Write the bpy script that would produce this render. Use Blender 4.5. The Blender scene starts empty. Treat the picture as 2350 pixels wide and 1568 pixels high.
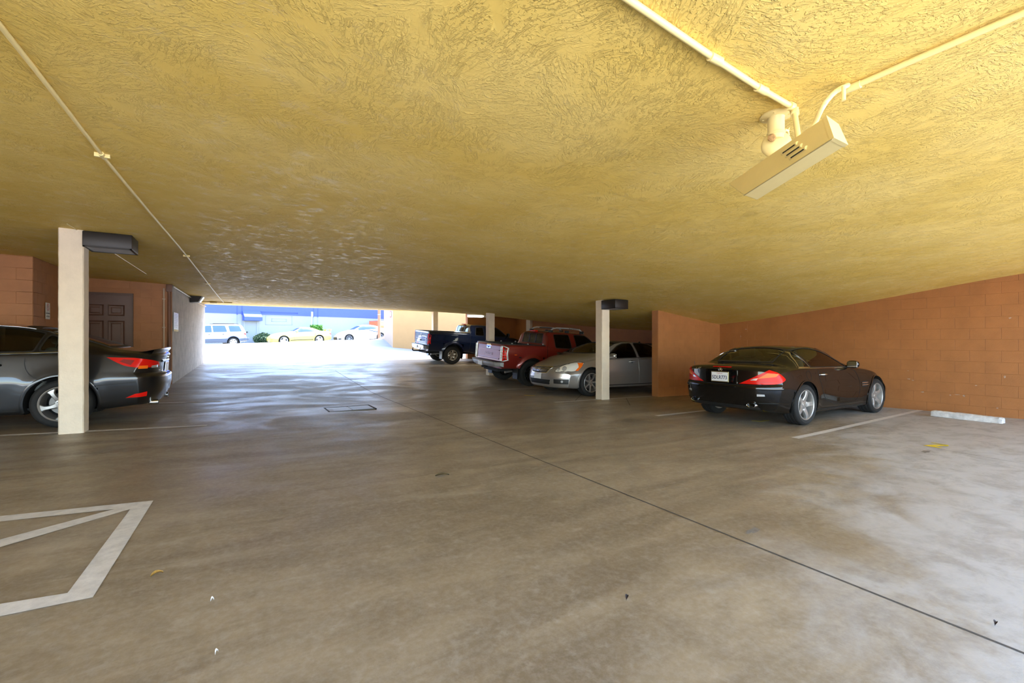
import bpy, bmesh, math, random
import numpy as np
from mathutils import Vector, Matrix
from mathutils.bvhtree import BVHTree
from mathutils.geometry import delaunay_2d_cdt

random.seed(7)
C = bpy.context.scene.collection
SC = bpy.context.scene

# ------------------------------------------------------------------ camera, light, exposure
F, CX, HY = 1044.0, 1175.0, 782.0          # focal length and horizon in photograph pixels
YAW = math.radians(30.8)                    # the aisle (+Y) runs 30.8 deg to the left of the view
SN, CS = math.sin(YAW), math.cos(YAW)
CZ = 1.30                                   # eye height above the local datum

cam = bpy.data.cameras.new('camera')
cam.sensor_width = 36.0
cam.lens = F / 2350.0 * 36.0
cam.shift_y = (HY - 784.0) / 2350.0
cam.clip_start = 0.05
cam.clip_end = 500
cam_ob = bpy.data.objects.new('camera', cam)
cam_ob.location = (0, 0, CZ)
cam_ob.rotation_euler = (math.pi / 2, 0, -YAW)
C.objects.link(cam_ob)
SC.camera = cam_ob

SUN_EL, SUN_DIR = math.radians(60), Vector((0.90, 0.42, 0)).normalized()
world = bpy.data.worlds.new('sky_world')
SC.world = world
world.use_nodes = True
wn = world.node_tree
wn.nodes.clear()
w_out = wn.nodes.new('ShaderNodeOutputWorld')
w_bg = wn.nodes.new('ShaderNodeBackground')
w_sky = wn.nodes.new('ShaderNodeTexSky')
w_sky.sky_type = 'NISHITA'
w_sky.sun_disc = False
w_sky.sun_elevation = SUN_EL
w_sky.sun_rotation = math.atan2(SUN_DIR.x, SUN_DIR.y)
w_sky.dust_density = 1.2
w_bg.inputs['Strength'].default_value = 0.42
wn.links.new(w_sky.outputs[0], w_bg.inputs['Color'])
wn.links.new(w_bg.outputs[0], w_out.inputs['Surface'])

sun = bpy.data.lights.new('sun', 'SUN')
sun.energy = 5.0
sun.angle = math.radians(0.6)
sun.color = (1.0, 0.93, 0.82)
sun_ob = bpy.data.objects.new('sun', sun)
sd = SUN_DIR * math.cos(SUN_EL) + Vector((0, 0, math.sin(SUN_EL)))
sun_ob.rotation_euler = (-sd).to_track_quat('-Z', 'Y').to_euler()
sun_ob.location = (10, 10, 30)
C.objects.link(sun_ob)

SC.view_settings.view_transform = 'Standard'
SC.view_settings.look = 'None'
SC.view_settings.gamma = 1.0
SC.view_settings.use_curve_mapping = False
SC.view_settings.exposure = 2.3

# ------------------------------------------------------------------ photograph pixels -> directions -> places
def ray(px, py):
    a = (px - CX) / F
    return Vector((SN + CS * a, CS - SN * a, (HY - py) / F))
CAM = Vector((0, 0, CZ))
def at_D(px, py, D): return CAM + ray(px, py) * D
def at_u(px, py, u): r = ray(px, py); return CAM + r * (u / r.x)
def at_v(px, py, v): r = ray(px, py); return CAM + r * (v / r.y)
def at_z(px, py, z): r = ray(px, py); return CAM + r * ((z - CZ) / r.z)
def project(p):
    q = Vector(p) - CAM
    d = q.x * SN + q.y * CS
    return (CX + F * (q.x * CS - q.y * SN) / d, HY - F * q.z / d)

# ------------------------------------------------------------------ smooth height fields
class TPS:
    """thin plate spline through scattered (u, v, z) points"""
    def __init__(s, pts, smooth=0.0):
        s.p = np.array([(a, b) for a, b, _ in pts], float)
        z = np.array([c for _, _, c in pts], float)
        n = len(pts)
        K = s.k(np.linalg.norm(s.p[:, None] - s.p[None], axis=2)) + np.eye(n) * smooth
        P = np.hstack([np.ones((n, 1)), s.p])
        A = np.zeros((n + 3, n + 3))
        A[:n, :n] = K; A[:n, n:] = P; A[n:, :n] = P.T
        s.w = np.linalg.solve(A, np.concatenate([z, np.zeros(3)]))
    @staticmethod
    def k(r):
        return np.where(r > 1e-9, r * r * np.log(np.maximum(r, 1e-9)), 0.0)
    def __call__(s, u, v):
        q = np.array([u, v], float)
        r = np.linalg.norm(s.p - q, axis=1)
        return float(s.k(r) @ s.w[:-3] + s.w[-3] + s.w[-2] * u + s.w[-1] * v)

V_OPEN = 20.35          # where the covered floor ends and the driveway begins
def floor_z(u, v):
    t = (v - 11.3) / (V_OPEN - 11.3)
    t = 0.5 * (t + math.sqrt(t * t + 0.006)) if t < 1.5 else t
    t = min(1.0, max(0.0, t))
    q = .5 * ((u - 7.0) + math.sqrt((u - 7.0) ** 2 + .5))
    near = 0.06 - 0.02 * u + .029 * q * min(1.0, max(0.0, (8.0 - v) / 6.0))
    far = 0.49 - 0.006 * u
    return near * (1 - t) + far * t

out_tps = TPS([(u, V_OPEN, floor_z(u, V_OPEN) - CZ) for u in (-14, -6, -1.2, 4, 9.3, 14, 20)] + [
    (7.4, 25.6, -.39), (8.6, 25.1, -.55), (10.5, 24.5, -.68), (14, 24, -.75), (4, 25.5, -.42), (0, 25.5, -.47), (-6, 25.5, -.6),
    (-10, 31, -.42), (-1.5, 31, -.2), (3.2, 31, -.054), (8, 31, .088), (14, 31, .2),
    (-12, 36.5, -.62), (-1.5, 36.5, -.42), (3, 36.5, -.25), (8, 36.5, -.10), (16, 36.5, .1),
    (-12, 42, -.62), (-1.5, 42, -.38), (4, 42, -.2), (9, 40, -.07), (9.8, 42.6, .36), (16, 42.6, .48), (40, 36, .4), (40, 45, .4), (-30, 36, -.8), (-30, 45, -.8)])
def ground_z(u, v):
    return floor_z(u, v) if v <= V_OPEN else CZ + out_tps(u, v)

def on_ground(px, py):
    r = ray(px, py)
    lo, hi = 0.3, None
    D = 0.3
    while D < 80:
        p = CAM + r * D
        if p.z <= ground_z(p.x, p.y):
            hi = D
            break
        lo = D
        D += 0.1
    for _ in range(30):
        m = (lo + hi) / 2
        p = CAM + r * m
        if p.z <= ground_z(p.x, p.y): hi = m
        else: lo = m
    p = CAM + r * hi
    return Vector((p.x, p.y, ground_z(p.x, p.y)))

U_R = 11.5                     # plane of the right-hand wall
ceil_tps = TPS([(u, v, CZ + z) for u, v, z in [
    (-1.8, 7.9, 1.44), (-.85, 2.9, 1.40), (-.85, 6.5, 1.40), (-1.45, 13.9, 1.39), (-1.2, 20.4, 1.37), (3.5, 20.5, 1.37), (7.5, 20.5, 1.37),
    (9.5, 20.5, 1.36), (7.8, 14.2, .95), (7.44, 8.25, .93), (9.0, 8.1, .76), (11.5, 7.95, .45), (11.5, 2.2, 1.15), (11.5, 3.66, .95),
    (11.5, 5.2, .735), (12.2, 11.1, .36), (12.2, 18.3, .98), (12.2, 20.5, 1.25), (1.22, 1.17, 1.22), (2.27, 1.17, 1.14), (2.4, .47, 1.18), (2.4, 1.05, 1.16),
    (-3, 11, 1.45), (-3, 13.9, 1.45), (-6, 9, 1.45), (2.5, 8, 1.28), (-8, 2, 1.5), (-6, -3, 1.5), (0, -3, 1.35), (6, -3, 1.25), (11.5, -3, 1.35), (2.5, 14, 1.22)]], smooth=0.02)
def ceil_z(u, v): return ceil_tps(u, v)

# ------------------------------------------------------------------ materials
MATS = {}
def nodes_of(m):
    return m.node_tree.nodes, m.node_tree.links
def mat(name, col, rough=0.5, metal=0.0, coat=0.0, spec=0.5, var=0.0, var_scale=8.0, bump=0.0, bump_scale=60.0, emit=None, emit_s=0.0, coat_rough=0.03, flake=0.0, world=False):
    """a Principled material with procedural colour variation and fine relief"""
    if name in MATS: return MATS[name]
    m = bpy.data.materials.new(name)
    m.use_nodes = True
    n, l = nodes_of(m)
    b = n['Principled BSDF']
    b.inputs['Base Color'].default_value = (*col, 1)
    b.inputs['Roughness'].default_value = rough
    b.inputs['Metallic'].default_value = metal
    b.inputs['Specular IOR Level'].default_value = spec
    b.inputs['Coat Weight'].default_value = coat
    b.inputs['Coat Roughness'].default_value = coat_rough
    if emit:
        b.inputs['Emission Color'].default_value = (*emit, 1)
        b.inputs['Emission Strength'].default_value = emit_s
    if var > 0 or bump > 0:
        if world:
            tc = n.new('ShaderNodeNewGeometry'); co = tc.outputs['Position']
        else:
            tc = n.new('ShaderNodeTexCoord'); co = tc.outputs['Object']
    if var > 0:
        nz = n.new('ShaderNodeTexNoise')
        nz.inputs['Scale'].default_value = var_scale
        nz.inputs['Detail'].default_value = 6
        nz.inputs['Roughness'].default_value = 0.65
        l.new(co, nz.inputs['Vector'])
        rp = n.new('ShaderNodeValToRGB')
        rp.color_ramp.elements[0].position = 0.3
        rp.color_ramp.elements[1].position = 0.7
        rp.color_ramp.elements[0].color = (*[c * (1 - var) for c in col], 1)
        rp.color_ramp.elements[1].color = (*[min(1, c * (1 + var * .7)) for c in col], 1)
        l.new(nz.outputs['Fac'], rp.inputs['Fac'])
        l.new(rp.outputs['Color'], b.inputs['Base Color'])
    if bump > 0:
        nb = n.new('ShaderNodeTexNoise')
        nb.inputs['Scale'].default_value = bump_scale
        nb.inputs['Detail'].default_value = 4
        l.new(co, nb.inputs['Vector'])
        bp = n.new('ShaderNodeBump')
        bp.inputs['Strength'].default_value = bump
        bp.inputs['Distance'].default_value = 0.01
        l.new(nb.outputs['Fac'], bp.inputs['Height'])
        l.new(bp.outputs['Normal'], b.inputs['Normal'])
    if flake > 0:
        tc2 = n.new('ShaderNodeTexCoord')
        vz = n.new('ShaderNodeTexVoronoi')
        vz.inputs['Scale'].default_value = 900
        l.new(tc2.outputs['Object'], vz.inputs['Vector'])
        bp2 = n.new('ShaderNodeBump')
        bp2.inputs['Strength'].default_value = flake
        bp2.inputs['Distance'].default_value = 0.0004
        l.new(vz.outputs['Distance'], bp2.inputs['Height'])
        l.new(bp2.outputs['Normal'], b.inputs['Normal'])
        l.new(n['Principled BSDF'].outputs[0], n['Material Output'].inputs[0])
    MATS[name] = m
    return m

def nd(n, kind, **kw):
    x = n.new(kind)
    for k, v in kw.items():
        if k.startswith('i_'):
            x.inputs[k[2:].replace('_', ' ')].default_value = v
        else:
            setattr(x, k, v)
    return x

def ceiling_material():
    m = bpy.data.materials.new('yellow_trowelled_plaster')
    m.use_nodes = True
    n, l = nodes_of(m)
    b = n['Principled BSDF']
    tc = nd(n, 'ShaderNodeTexCoord')
    # stroke direction changes from patch to patch like a trowel's
    v1 = nd(n, 'ShaderNodeTexVoronoi'); v1.inputs['Scale'].default_value = 2.6
    wob = nd(n, 'ShaderNodeTexNoise'); wob.inputs['Scale'].default_value = 3.0; wob.inputs['Detail'].default_value = 3
    wv = nd(n, 'ShaderNodeVectorMath', operation='MULTIPLY_ADD'); wv.inputs[1].default_value = (.16, .16, 0)
    l.new(tc.outputs['Object'], wob.inputs['Vector'])
    l.new(wob.outputs['Color'], wv.inputs[0]); l.new(tc.outputs['Object'], wv.inputs[2])
    l.new(wv.outputs[0], v1.inputs['Vector'])
    sep = nd(n, 'ShaderNodeSeparateColor'); l.new(v1.outputs['Color'], sep.inputs[0])
    ang = nd(n, 'ShaderNodeMath', operation='MULTIPLY'); ang.inputs[1].default_value = 2.6
    l.new(sep.outputs[0], ang.inputs[0])
    rot = nd(n, 'ShaderNodeVectorRotate', rotation_type='Z_AXIS')
    l.new(wv.outputs[0], rot.inputs['Vector']); l.new(ang.outputs[0], rot.inputs['Angle'])
    sc1 = nd(n, 'ShaderNodeVectorMath', operation='MULTIPLY'); sc1.inputs[1].default_value = (12, 62, 1)
    l.new(rot.outputs[0], sc1.inputs[0])
    s1 = nd(n, 'ShaderNodeTexNoise'); s1.inputs['Scale'].default_value = 1; s1.inputs['Detail'].default_value = 5; s1.inputs['Roughness'].default_value = .6; s1.inputs['Distortion'].default_value = .25
    l.new(sc1.outputs[0], s1.inputs['Vector'])
    r1 = nd(n, 'ShaderNodeMapRange', interpolation_type='SMOOTHSTEP'); r1.inputs['From Min'].default_value = .50; r1.inputs['From Max'].default_value = .60
    l.new(s1.outputs['Fac'], r1.inputs['Value'])
    # blobs
    s2 = nd(n, 'ShaderNodeTexNoise'); s2.inputs['Scale'].default_value = 70; s2.inputs['Detail'].default_value = 4; s2.inputs['Distortion'].default_value = .5
    l.new(tc.outputs['Object'], s2.inputs['Vector'])
    r2 = nd(n, 'ShaderNodeMapRange', interpolation_type='SMOOTHSTEP'); r2.inputs['From Min'].default_value = .52; r2.inputs['From Max'].default_value = .66
    l.new(s2.outputs['Fac'], r2.inputs['Value'])
    # mask of flattened areas
    s3 = nd(n, 'ShaderNodeTexNoise'); s3.inputs['Scale'].default_value = 4.5; s3.inputs['Detail'].default_value = 3; s3.inputs['Distortion'].default_value = 1.0
    l.new(tc.outputs['Object'], s3.inputs['Vector'])
    r3 = nd(n, 'ShaderNodeMapRange', interpolation_type='SMOOTHSTEP'); r3.inputs['From Min'].default_value = .28; r3.inputs['From Max'].default_value = .52
    l.new(s3.outputs['Fac'], r3.inputs['Value'])
    a1 = nd(n, 'ShaderNodeMath', operation='MULTIPLY_ADD'); a1.inputs[1].default_value = .8
    l.new(r2.outputs[0], a1.inputs[0]); l.new(r1.outputs[0], a1.inputs[2])
    a2 = nd(n, 'ShaderNodeMath', operation='MULTIPLY'); l.new(a1.outputs[0], a2.inputs[0]); l.new(r3.outputs[0], a2.inputs[1])
    s4 = nd(n, 'ShaderNodeTexNoise'); s4.inputs['Scale'].default_value = 1.3; s4.inputs['Detail'].default_value = 2
    l.new(tc.outputs['Object'], s4.inputs['Vector'])
    a3 = nd(n, 'ShaderNodeMath', operation='MULTIPLY_ADD'); a3.inputs[1].default_value = 1.2
    l.new(s4.outputs['Fac'], a3.inputs[0]); l.new(a2.outputs[0], a3.inputs[2])
    bp = nd(n, 'ShaderNodeBump'); bp.inputs['Strength'].default_value = 1.0; bp.inputs['Distance'].default_value = .0034
    l.new(a3.outputs[0], bp.inputs['Height']); l.new(bp.outputs[0], b.inputs['Normal'])
    rp = nd(n, 'ShaderNodeValToRGB')
    rp.color_ramp.elements[0].position = .35; rp.color_ramp.elements[0].color = (.80, .55, .125, 1)
    rp.color_ramp.elements[1].position = .65; rp.color_ramp.elements[1].color = (.86, .618, .18, 1)
    l.new(s4.outputs['Fac'], rp.inputs[0]); l.new(rp.outputs[0], b.inputs['Base Color'])
    rr = nd(n, 'ShaderNodeMapRange'); rr.inputs['To Min'].default_value = .66; rr.inputs['To Max'].default_value = .28
    s5 = nd(n, 'ShaderNodeTexNoise'); s5.inputs['Scale'].default_value = 7.0; s5.inputs['Detail'].default_value = 5; s5.inputs['Roughness'].default_value = .7
    l.new(tc.outputs['Object'], s5.inputs['Vector'])
    rr.inputs['From Min'].default_value = .50; rr.inputs['From Max'].default_value = .66
    l.new(s5.outputs['Fac'], rr.inputs['Value']); l.new(rr.outputs[0], b.inputs['Roughness'])
    b.inputs['Specular IOR Level'].default_value = .26
    return m

def floor_material():
    m = bpy.data.materials.new('stained_garage_concrete')
    m.use_nodes = True
    n, l = nodes_of(m)
    b = n['Principled BSDF']
    tc = nd(n, 'ShaderNodeTexCoord')
    def noise(sx, sy, det=6, rough=.6, dist=0., rotz=0., off=(0, 0, 0)):
        mp = nd(n, 'ShaderNodeMapping'); mp.inputs['Scale'].default_value = (sx, sy, 1); mp.inputs['Rotation'].default_value = (0, 0, rotz); mp.inputs['Location'].default_value = off
        l.new(tc.outputs['Object'], mp.inputs['Vector'])
        t = nd(n, 'ShaderNodeTexNoise'); t.inputs['Scale'].default_value = 1; t.inputs['Detail'].default_value = det; t.inputs['Roughness'].default_value = rough; t.inputs['Distortion'].default_value = dist
        l.new(mp.outputs[0], t.inputs['Vector'])
        return t.outputs['Fac']
    def mr(src, a, c, lo=0., hi=1.):
        x = nd(n, 'ShaderNodeMapRange', interpolation_type='SMOOTHSTEP'); x.inputs['From Min'].default_value = a; x.inputs['From Max'].default_value = c
        x.inputs['To Min'].default_value = lo; x.inputs['To Max'].default_value = hi
        l.new(src, x.inputs['Value']); return x.outputs[0]
    def mix(f, a, c):
        x = nd(n, 'ShaderNodeMix', data_type='RGBA')
        for i, s in ((0, f), (6, a), (7, c)):
            if hasattr(s, 'links'): l.new(s, x.inputs[i])
            elif i == 0: x.inputs[0].default_value = s
            else: x.inputs[i].default_value = (*s, 1)
        return x.outputs[2]
    def math_(op, a, c):
        x = nd(n, 'ShaderNodeMath', operation=op)
        for i, s in ((0, a), (1, c)):
            if hasattr(s, 'links'): l.new(s, x.inputs[i])
            else: x.inputs[i].default_value = s
        return x.outputs[0]
    sweep = noise(.35, 2.2, 7, .62, 1.2, rotz=.35)        # tyre-polished sweeps
    sweep2 = noise(.25, 1.1, 5, .6, 2.0, rotz=-.5, off=(3, 7, 0))
    cloud = noise(.55, .55, 8, .65, .6)
    fine = noise(28, 28, 5, .7)
    c0 = mix(mr(cloud, .3, .7), (.25, .19, .115), (.345, .275, .175))
    c1 = mix(mr(sweep, .38, .68, 0, .75), c0, (.165, .122, .072))
    c2 = mix(mr(sweep2, .55, .75, 0, .55), c1, (.42, .36, .27))
    # worn, cleaner concrete plus painted-in sky light towards the open side, ragged edge
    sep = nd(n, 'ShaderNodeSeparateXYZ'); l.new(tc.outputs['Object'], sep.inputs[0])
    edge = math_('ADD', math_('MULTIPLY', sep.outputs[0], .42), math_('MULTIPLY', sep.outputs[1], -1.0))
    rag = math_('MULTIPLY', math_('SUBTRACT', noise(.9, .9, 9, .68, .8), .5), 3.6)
    worn_lit = mr(math_('ADD', edge, rag), -.65, .75)
    c3 = mix(math_('MULTIPLY', worn_lit, .85), c2, (.46, .45, .43))
    spots = mr(noise(34, 34, 2, .5), .74, .80, 0, .5)
    c4 = mix(spots, c3, (.13, .105, .08))
    mott = noise(2.6, 3.4, 8, .7, .4, off=(5, 1, 0)); mott2 = noise(10, 10, 6, .72, .3)
    c4 = mix(mr(mott, .42, .66, 0, .42), c4, (.15, .112, .07))
    c4 = mix(mr(mott2, .50, .70, 0, .30), c4, (.44, .39, .31))
    c5 = mix(mr(fine, .35, .7, 0, .2), c4, (.52, .47, .40))
    l.new(c5, b.inputs['Base Color'])
    ro = mr(noise(.5, .8, 7, .65, 1.5, rotz=.2, off=(1, 2, 0)), .36, .64, .36, .56)
    ro2 = math_('ADD', ro, math_('MULTIPLY', worn_lit, .2))
    ro3 = math_('ADD', ro2, math_('MULTIPLY', math_('SUBTRACT', cloud, .5), .35))
    l.new(ro3, b.inputs['Roughness'])
    b.inputs['Specular IOR Level'].default_value = .5
    bp = nd(n, 'ShaderNodeBump'); bp.inputs['Strength'].default_value = .35; bp.inputs['Distance'].default_value = .005
    l.new(fine, bp.inputs['Height']); l.new(bp.outputs[0], b.inputs['Normal'])
    return m

def glass_material(name, tint, rough=0.02):
    m = bpy.data.materials.new(name)
    m.use_nodes = True
    n, l = nodes_of(m)
    n.remove(n['Principled BSDF'])
    tr = nd(n, 'ShaderNodeBsdfTransparent'); tr.inputs[0].default_value = (*tint, 1)
    gl = nd(n, 'ShaderNodeBsdfGlossy'); gl.inputs['Roughness'].default_value = rough; gl.inputs[0].default_value = (1, 1, 1, 1)
    fr = nd(n, 'ShaderNodeFresnel'); fr.inputs[0].default_value = 1.52
    mx = nd(n, 'ShaderNodeMixShader')
    l.new(fr.outputs[0], mx.inputs[0]); l.new(tr.outputs[0], mx.inputs[1]); l.new(gl.outputs[0], mx.inputs[2])
    l.new(mx.outputs[0], n['Material Output'].inputs[0])
    return m

M_CEIL = ceiling_material()
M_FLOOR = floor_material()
M_BROWN = mat('brown_painted_block', (.37, .145, .042), .55, var=.13, var_scale=2.5, bump=.25, bump_scale=90, world=True)
M_BROWN_J = mat('brown_painted_joint', (.35, .137, .040), .6)
M_GREY = mat('grey_block', (.44, .41, .38), .8, var=.22, var_scale=3.5, bump=.4, bump_scale=70, world=True)
M_GREY_J = mat('grey_joint', (.52, .49, .46), .85)
M_CREAMCOL = mat('cream_stucco', (.72, .60, .455), .7, var=.06, var_scale=6, bump=.5, bump_scale=45)
M_PAINTY = mat('cream_yellow_enamel', (.86, .69, .30), .4, var=.04)
M_WHITEPAINT = mat('white_road_paint', (.66, .63, .58), .6, var=.18, var_scale=14, bump=.2)
M_YELLOWPAINT = mat('yellow_spray_paint', (.75, .55, .03), .6, var=.2, var_scale=20)
M_BRONZE = mat('dark_bronze_metal', (.022, .017, .015), .42, metal=.3)
M_LENS = mat('frosted_lens', (.62, .66, .70), .25)
M_CHROME = mat('chrome', (.78, .79, .81), .10, metal=1.0)
M_ALLOY = mat('silver_alloy', (.40, .385, .365), .36, metal=.7)
M_RUBBER = mat('tyre_rubber', (.013, .012, .011), .8, var=.2, var_scale=20, bump=.15)
M_BLACK = mat('black_plastic', (.012, .012, .012), .45)
M_DARK = mat('dark_void', (.006, .006, .006), .8)
M_JOINT = mat('joint_filler', (.07, .06, .05), .8)

# ------------------------------------------------------------------ mesh helpers
def finish(o, label=None, cat=None, group=None, kind=None):
    if label: o['label'] = label
    if cat: o['category'] = cat
    if group: o['group'] = group
    if kind: o['kind'] = kind
    return o
def obj(name, me, m=None, parent=None):
    if isinstance(me, bmesh.types.BMesh):
        bm = me
        me = bpy.data.meshes.new(name)
        bm.to_mesh(me)
        bm.free()
    o = bpy.data.objects.new(name, me)
    if m is not None and len(me.materials) == 0: me.materials.append(m)
    C.objects.link(o)
    if parent is not None: o.parent = parent
    return o
def pymesh(name, v, f, smooth=False):
    me = bpy.data.meshes.new(name)
    me.from_pydata([tuple(x) for x in v], [], [tuple(x) for x in f])
    me.update()
    if smooth:
        me.polygons.foreach_set('use_smooth', [True] * len(me.polygons))
    return me
def empty(name, loc=(0, 0, 0), rz=0.0, label=None, cat=None, group=None):
    o = bpy.data.objects.new(name, None)
    o.empty_display_size = .2
    o.location = loc
    o.rotation_euler = (0, 0, rz)
    C.objects.link(o)
    return finish(o, label, cat, group)
def smooth(me, angle=40):
    me.polygons.foreach_set('use_smooth', [True] * len(me.polygons))
    bm = bmesh.new(); bm.from_mesh(me)
    lim = math.radians(angle)
    for e in bm.edges:
        if len(e.link_faces) == 2:
            e.smooth = e.calc_face_angle(0) < lim
    bm.to_mesh(me); bm.free()
    return me
def box_bm(x0, x1, y0, y1, z0, z1, bev=0.0, seg=2, bm=None):
    own = bm is None
    bm = bm or bmesh.new()
    r = bmesh.ops.create_cube(bm, size=1.0)
    vs = r['verts']
    for v in vs:
        v.co = Vector((x0 if v.co.x < 0 else x1, y0 if v.co.y < 0 else y1, z0 if v.co.z < 0 else z1))
    if bev > 0:
        es = list({e for v in vs for e in v.link_edges})
        bmesh.ops.bevel(bm, geom=es, offset=bev, segments=seg, affect='EDGES', profile=.5)
    return bm
def box(name, x0, x1, y0, y1, z0, z1, m, parent=None, bev=0.0, seg=2):
    o = obj(name, box_bm(x0, x1, y0, y1, z0, z1, bev, seg), m, parent)
    if bev > 0: smooth(o.data, 35)
    return o
def tube_bm(pts, r, n=10, bm=None, cap=True, radii=None):
    bm = bm or bmesh.new()
    pts = [Vector(p) for p in pts]
    rings = []
    up = Vector((0, 0, 1))
    prev = None
    for i, p in enumerate(pts):
        d = (pts[min(i + 1, len(pts) - 1)] - pts[max(i - 1, 0)]).normalized()
        a = d.cross(up)
        if a.length < 1e-3: a = d.cross(Vector((1, 0, 0)))
        if prev is not None and a.dot(prev) < 0: a = -a
        a.normalize(); prev = a
        c = d.cross(a).normalized()
        rr = radii[i] if radii else r
        rings.append([bm.verts.new(p + (a * math.cos(t) + c * math.sin(t)) * rr) for t in [2 * math.pi * k / n for k in range(n)]])
    for A, B in zip(rings, rings[1:]):
        for k in range(n):
            bm.faces.new((A[k], A[(k + 1) % n], B[(k + 1) % n], B[k]))
    if cap:
        bm.faces.new(rings[0][::-1]); bm.faces.new(rings[-1])
    return bm
def tube(name, pts, r, m, parent=None, n=10, radii=None):
    bm = tube_bm(pts, r, n, radii=radii)
    bmesh.ops.recalc_face_normals(bm, faces=bm.faces)
    o = obj(name, bm, m, parent)
    smooth(o.data, 50)
    return o
def lathe_bm(prof, n=32, axis='z', bm=None, closed=False):
    """prof: (radius, height) pairs"""
    bm = bm or bmesh.new()
    rings = []
    for r, h in prof:
        ring = []
        for k in range(n):
            t = 2 * math.pi * k / n
            a, c = r * math.cos(t), r * math.sin(t)
            ring.append(bm.verts.new((a, c, h) if axis == 'z' else ((a, h, c) if axis == 'y' else (h, a, c))))
        rings.append(ring)
    prs = list(zip(rings, rings[1:]))
    if closed: prs.append((rings[-1], rings[0]))
    for A, B in prs:
        for k in range(n):
            bm.faces.new((A[k], A[(k + 1) % n], B[(k + 1) % n], B[k]))
    if not closed:
        for R_ in (rings[0], rings[-1]):
            if (R_[0].co - R_[n // 2].co).length > 1e-4:
                try: bm.faces.new(R_)
                except ValueError: pass
    bmesh.ops.remove_doubles(bm, verts=bm.verts, dist=1e-5)
    bmesh.ops.recalc_face_normals(bm, faces=bm.faces)
    return bm
def prism_bm(poly, h0, h1, axis='z', bm=None):
    """extrude a polygon given in the plane across `axis`"""
    bm = bm or bmesh.new()
    def P(a, c, h): return (a, c, h) if axis == 'z' else ((a, h, c) if axis == 'y' else (h, a, c))
    A = [bm.verts.new(P(a, c, h0)) for a, c in poly]
    B = [bm.verts.new(P(a, c, h1)) for a, c in poly]
    n = len(poly)
    bm.faces.new(A[::-1]); bm.faces.new(B)
    for k in range(n):
        bm.faces.new((A[k], A[(k + 1) % n], B[(k + 1) % n], B[k]))
    bmesh.ops.recalc_face_normals(bm, faces=bm.faces)
    return bm
def text_mesh(s, size, extrude=.001, spacing=1.0, shear=0.0, bold=0.0):
    cu = bpy.data.curves.new('lettering', 'FONT')
    cu.body = s; cu.size = size; cu.extrude = extrude; cu.align_x = 'CENTER'; cu.align_y = 'CENTER'
    cu.space_character = spacing; cu.shear = shear; cu.offset = bold
    cu.resolution_u = 3
    o = bpy.data.objects.new('lettering', cu)
    C.objects.link(o)
    bpy.context.view_layer.update()
    me = bpy.data.meshes.new_from_object(o.evaluated_get(bpy.context.evaluated_depsgraph_get()))
    bpy.data.objects.remove(o); bpy.data.curves.remove(cu)
    me.materials.clear()
    return me
def frame_matrix(p, xdir, normal):
    """object matrix: local x along xdir, local z along normal"""
    z = Vector(normal).normalized()
    x = Vector(xdir); x = (x - z * x.dot(z)).normalized()
    y = z.cross(x)
    M = Matrix((x, y, z)).transposed().to_4x4()
    M.translation = Vector(p)
    return M

# ------------------------------------------------------------------ floor, driveway, ceiling
def grid_mesh(name, us, vs, zf, smooth_=True):
    V = [(u, v, zf(u, v)) for v in vs for u in us]
    n = len(us)
    Fc = [(j * n + i, j * n + i + 1, (j + 1) * n + i + 1, (j + 1) * n + i) for j in range(len(vs) - 1) for i in range(n - 1)]
    return pymesh(name, V, Fc, smooth_)
FLOOR_U = np.linspace(-11, 13.2, 62)
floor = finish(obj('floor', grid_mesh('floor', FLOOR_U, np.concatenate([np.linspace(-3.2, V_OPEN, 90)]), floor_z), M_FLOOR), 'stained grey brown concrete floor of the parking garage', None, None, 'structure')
M_DRIVE = mat('driveway_concrete', (.25, .245, .24), .8, var=.12, var_scale=.8, bump=.2)
M_YARD = mat('bounce_yard_concrete', (.64, .625, .60), .8, var=.08, var_scale=.8, bump=.2)  # unseen yard, made this pale to bounce sunlight into the garage
drive = finish(obj('driveway', grid_mesh('driveway', np.linspace(-30, 40, 90), np.concatenate([np.linspace(V_OPEN, 38, 50), np.linspace(39, 60, 10)]), ground_z), M_DRIVE), 'pale sunlit concrete driveway ramp and street outside the opening', None, None, 'structure')
yard = finish(obj('bounce_yard_pavement', grid_mesh('bounce_yard_pavement', np.linspace(-30, 40, 20), np.linspace(-40, -3.2, 20), lambda u, v: floor_z(max(-11, min(13.2, u)), -3.2)), M_YARD), 'unseen pale pavement added beyond the open side to bounce light into the garage', None, None, 'structure')

V_C0, V_C1 = -1.1, 20.75         # the slab reaches from the open side to the driveway
def ceiling_slab():
    us = np.linspace(-11.2, 13.4, 84); vs = np.linspace(V_C0, V_C1, 80)
    n, mm = len(us), len(vs)
    V = [(u, v, ceil_z(u, v)) for v in vs for u in us] + [(u, v, ceil_z(u, v) + .35) for v in vs for u in us]
    N = n * mm
    Fc = []
    for j in range(mm - 1):
        for i in range(n - 1):
            a = j * n + i
            Fc.append((a, a + n, a + n + 1, a + 1))
            Fc.append((N + a, N + a + 1, N + a + n + 1, N + a + n))
    for i in range(n - 1):
        Fc.append((i, i + 1, N + i + 1, N + i))
        a = (mm - 1) * n + i
        Fc.append((a + 1, a, N + a, N + a + 1))
    for j in range(mm - 1):
        a = j * n
        Fc.append((a + n, a, N + a, N + a + n))
        a = j * n + n - 1
        Fc.append((a, a + n, N + a + n, N + a))
    me = pymesh('ceiling', V, Fc)
    smooth(me, 30)
    return finish(obj('ceiling', me, M_CEIL), 'low yellow trowelled plaster ceiling over the whole garage', None, None, 'structure')
ceiling = ceiling_slab()

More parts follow.
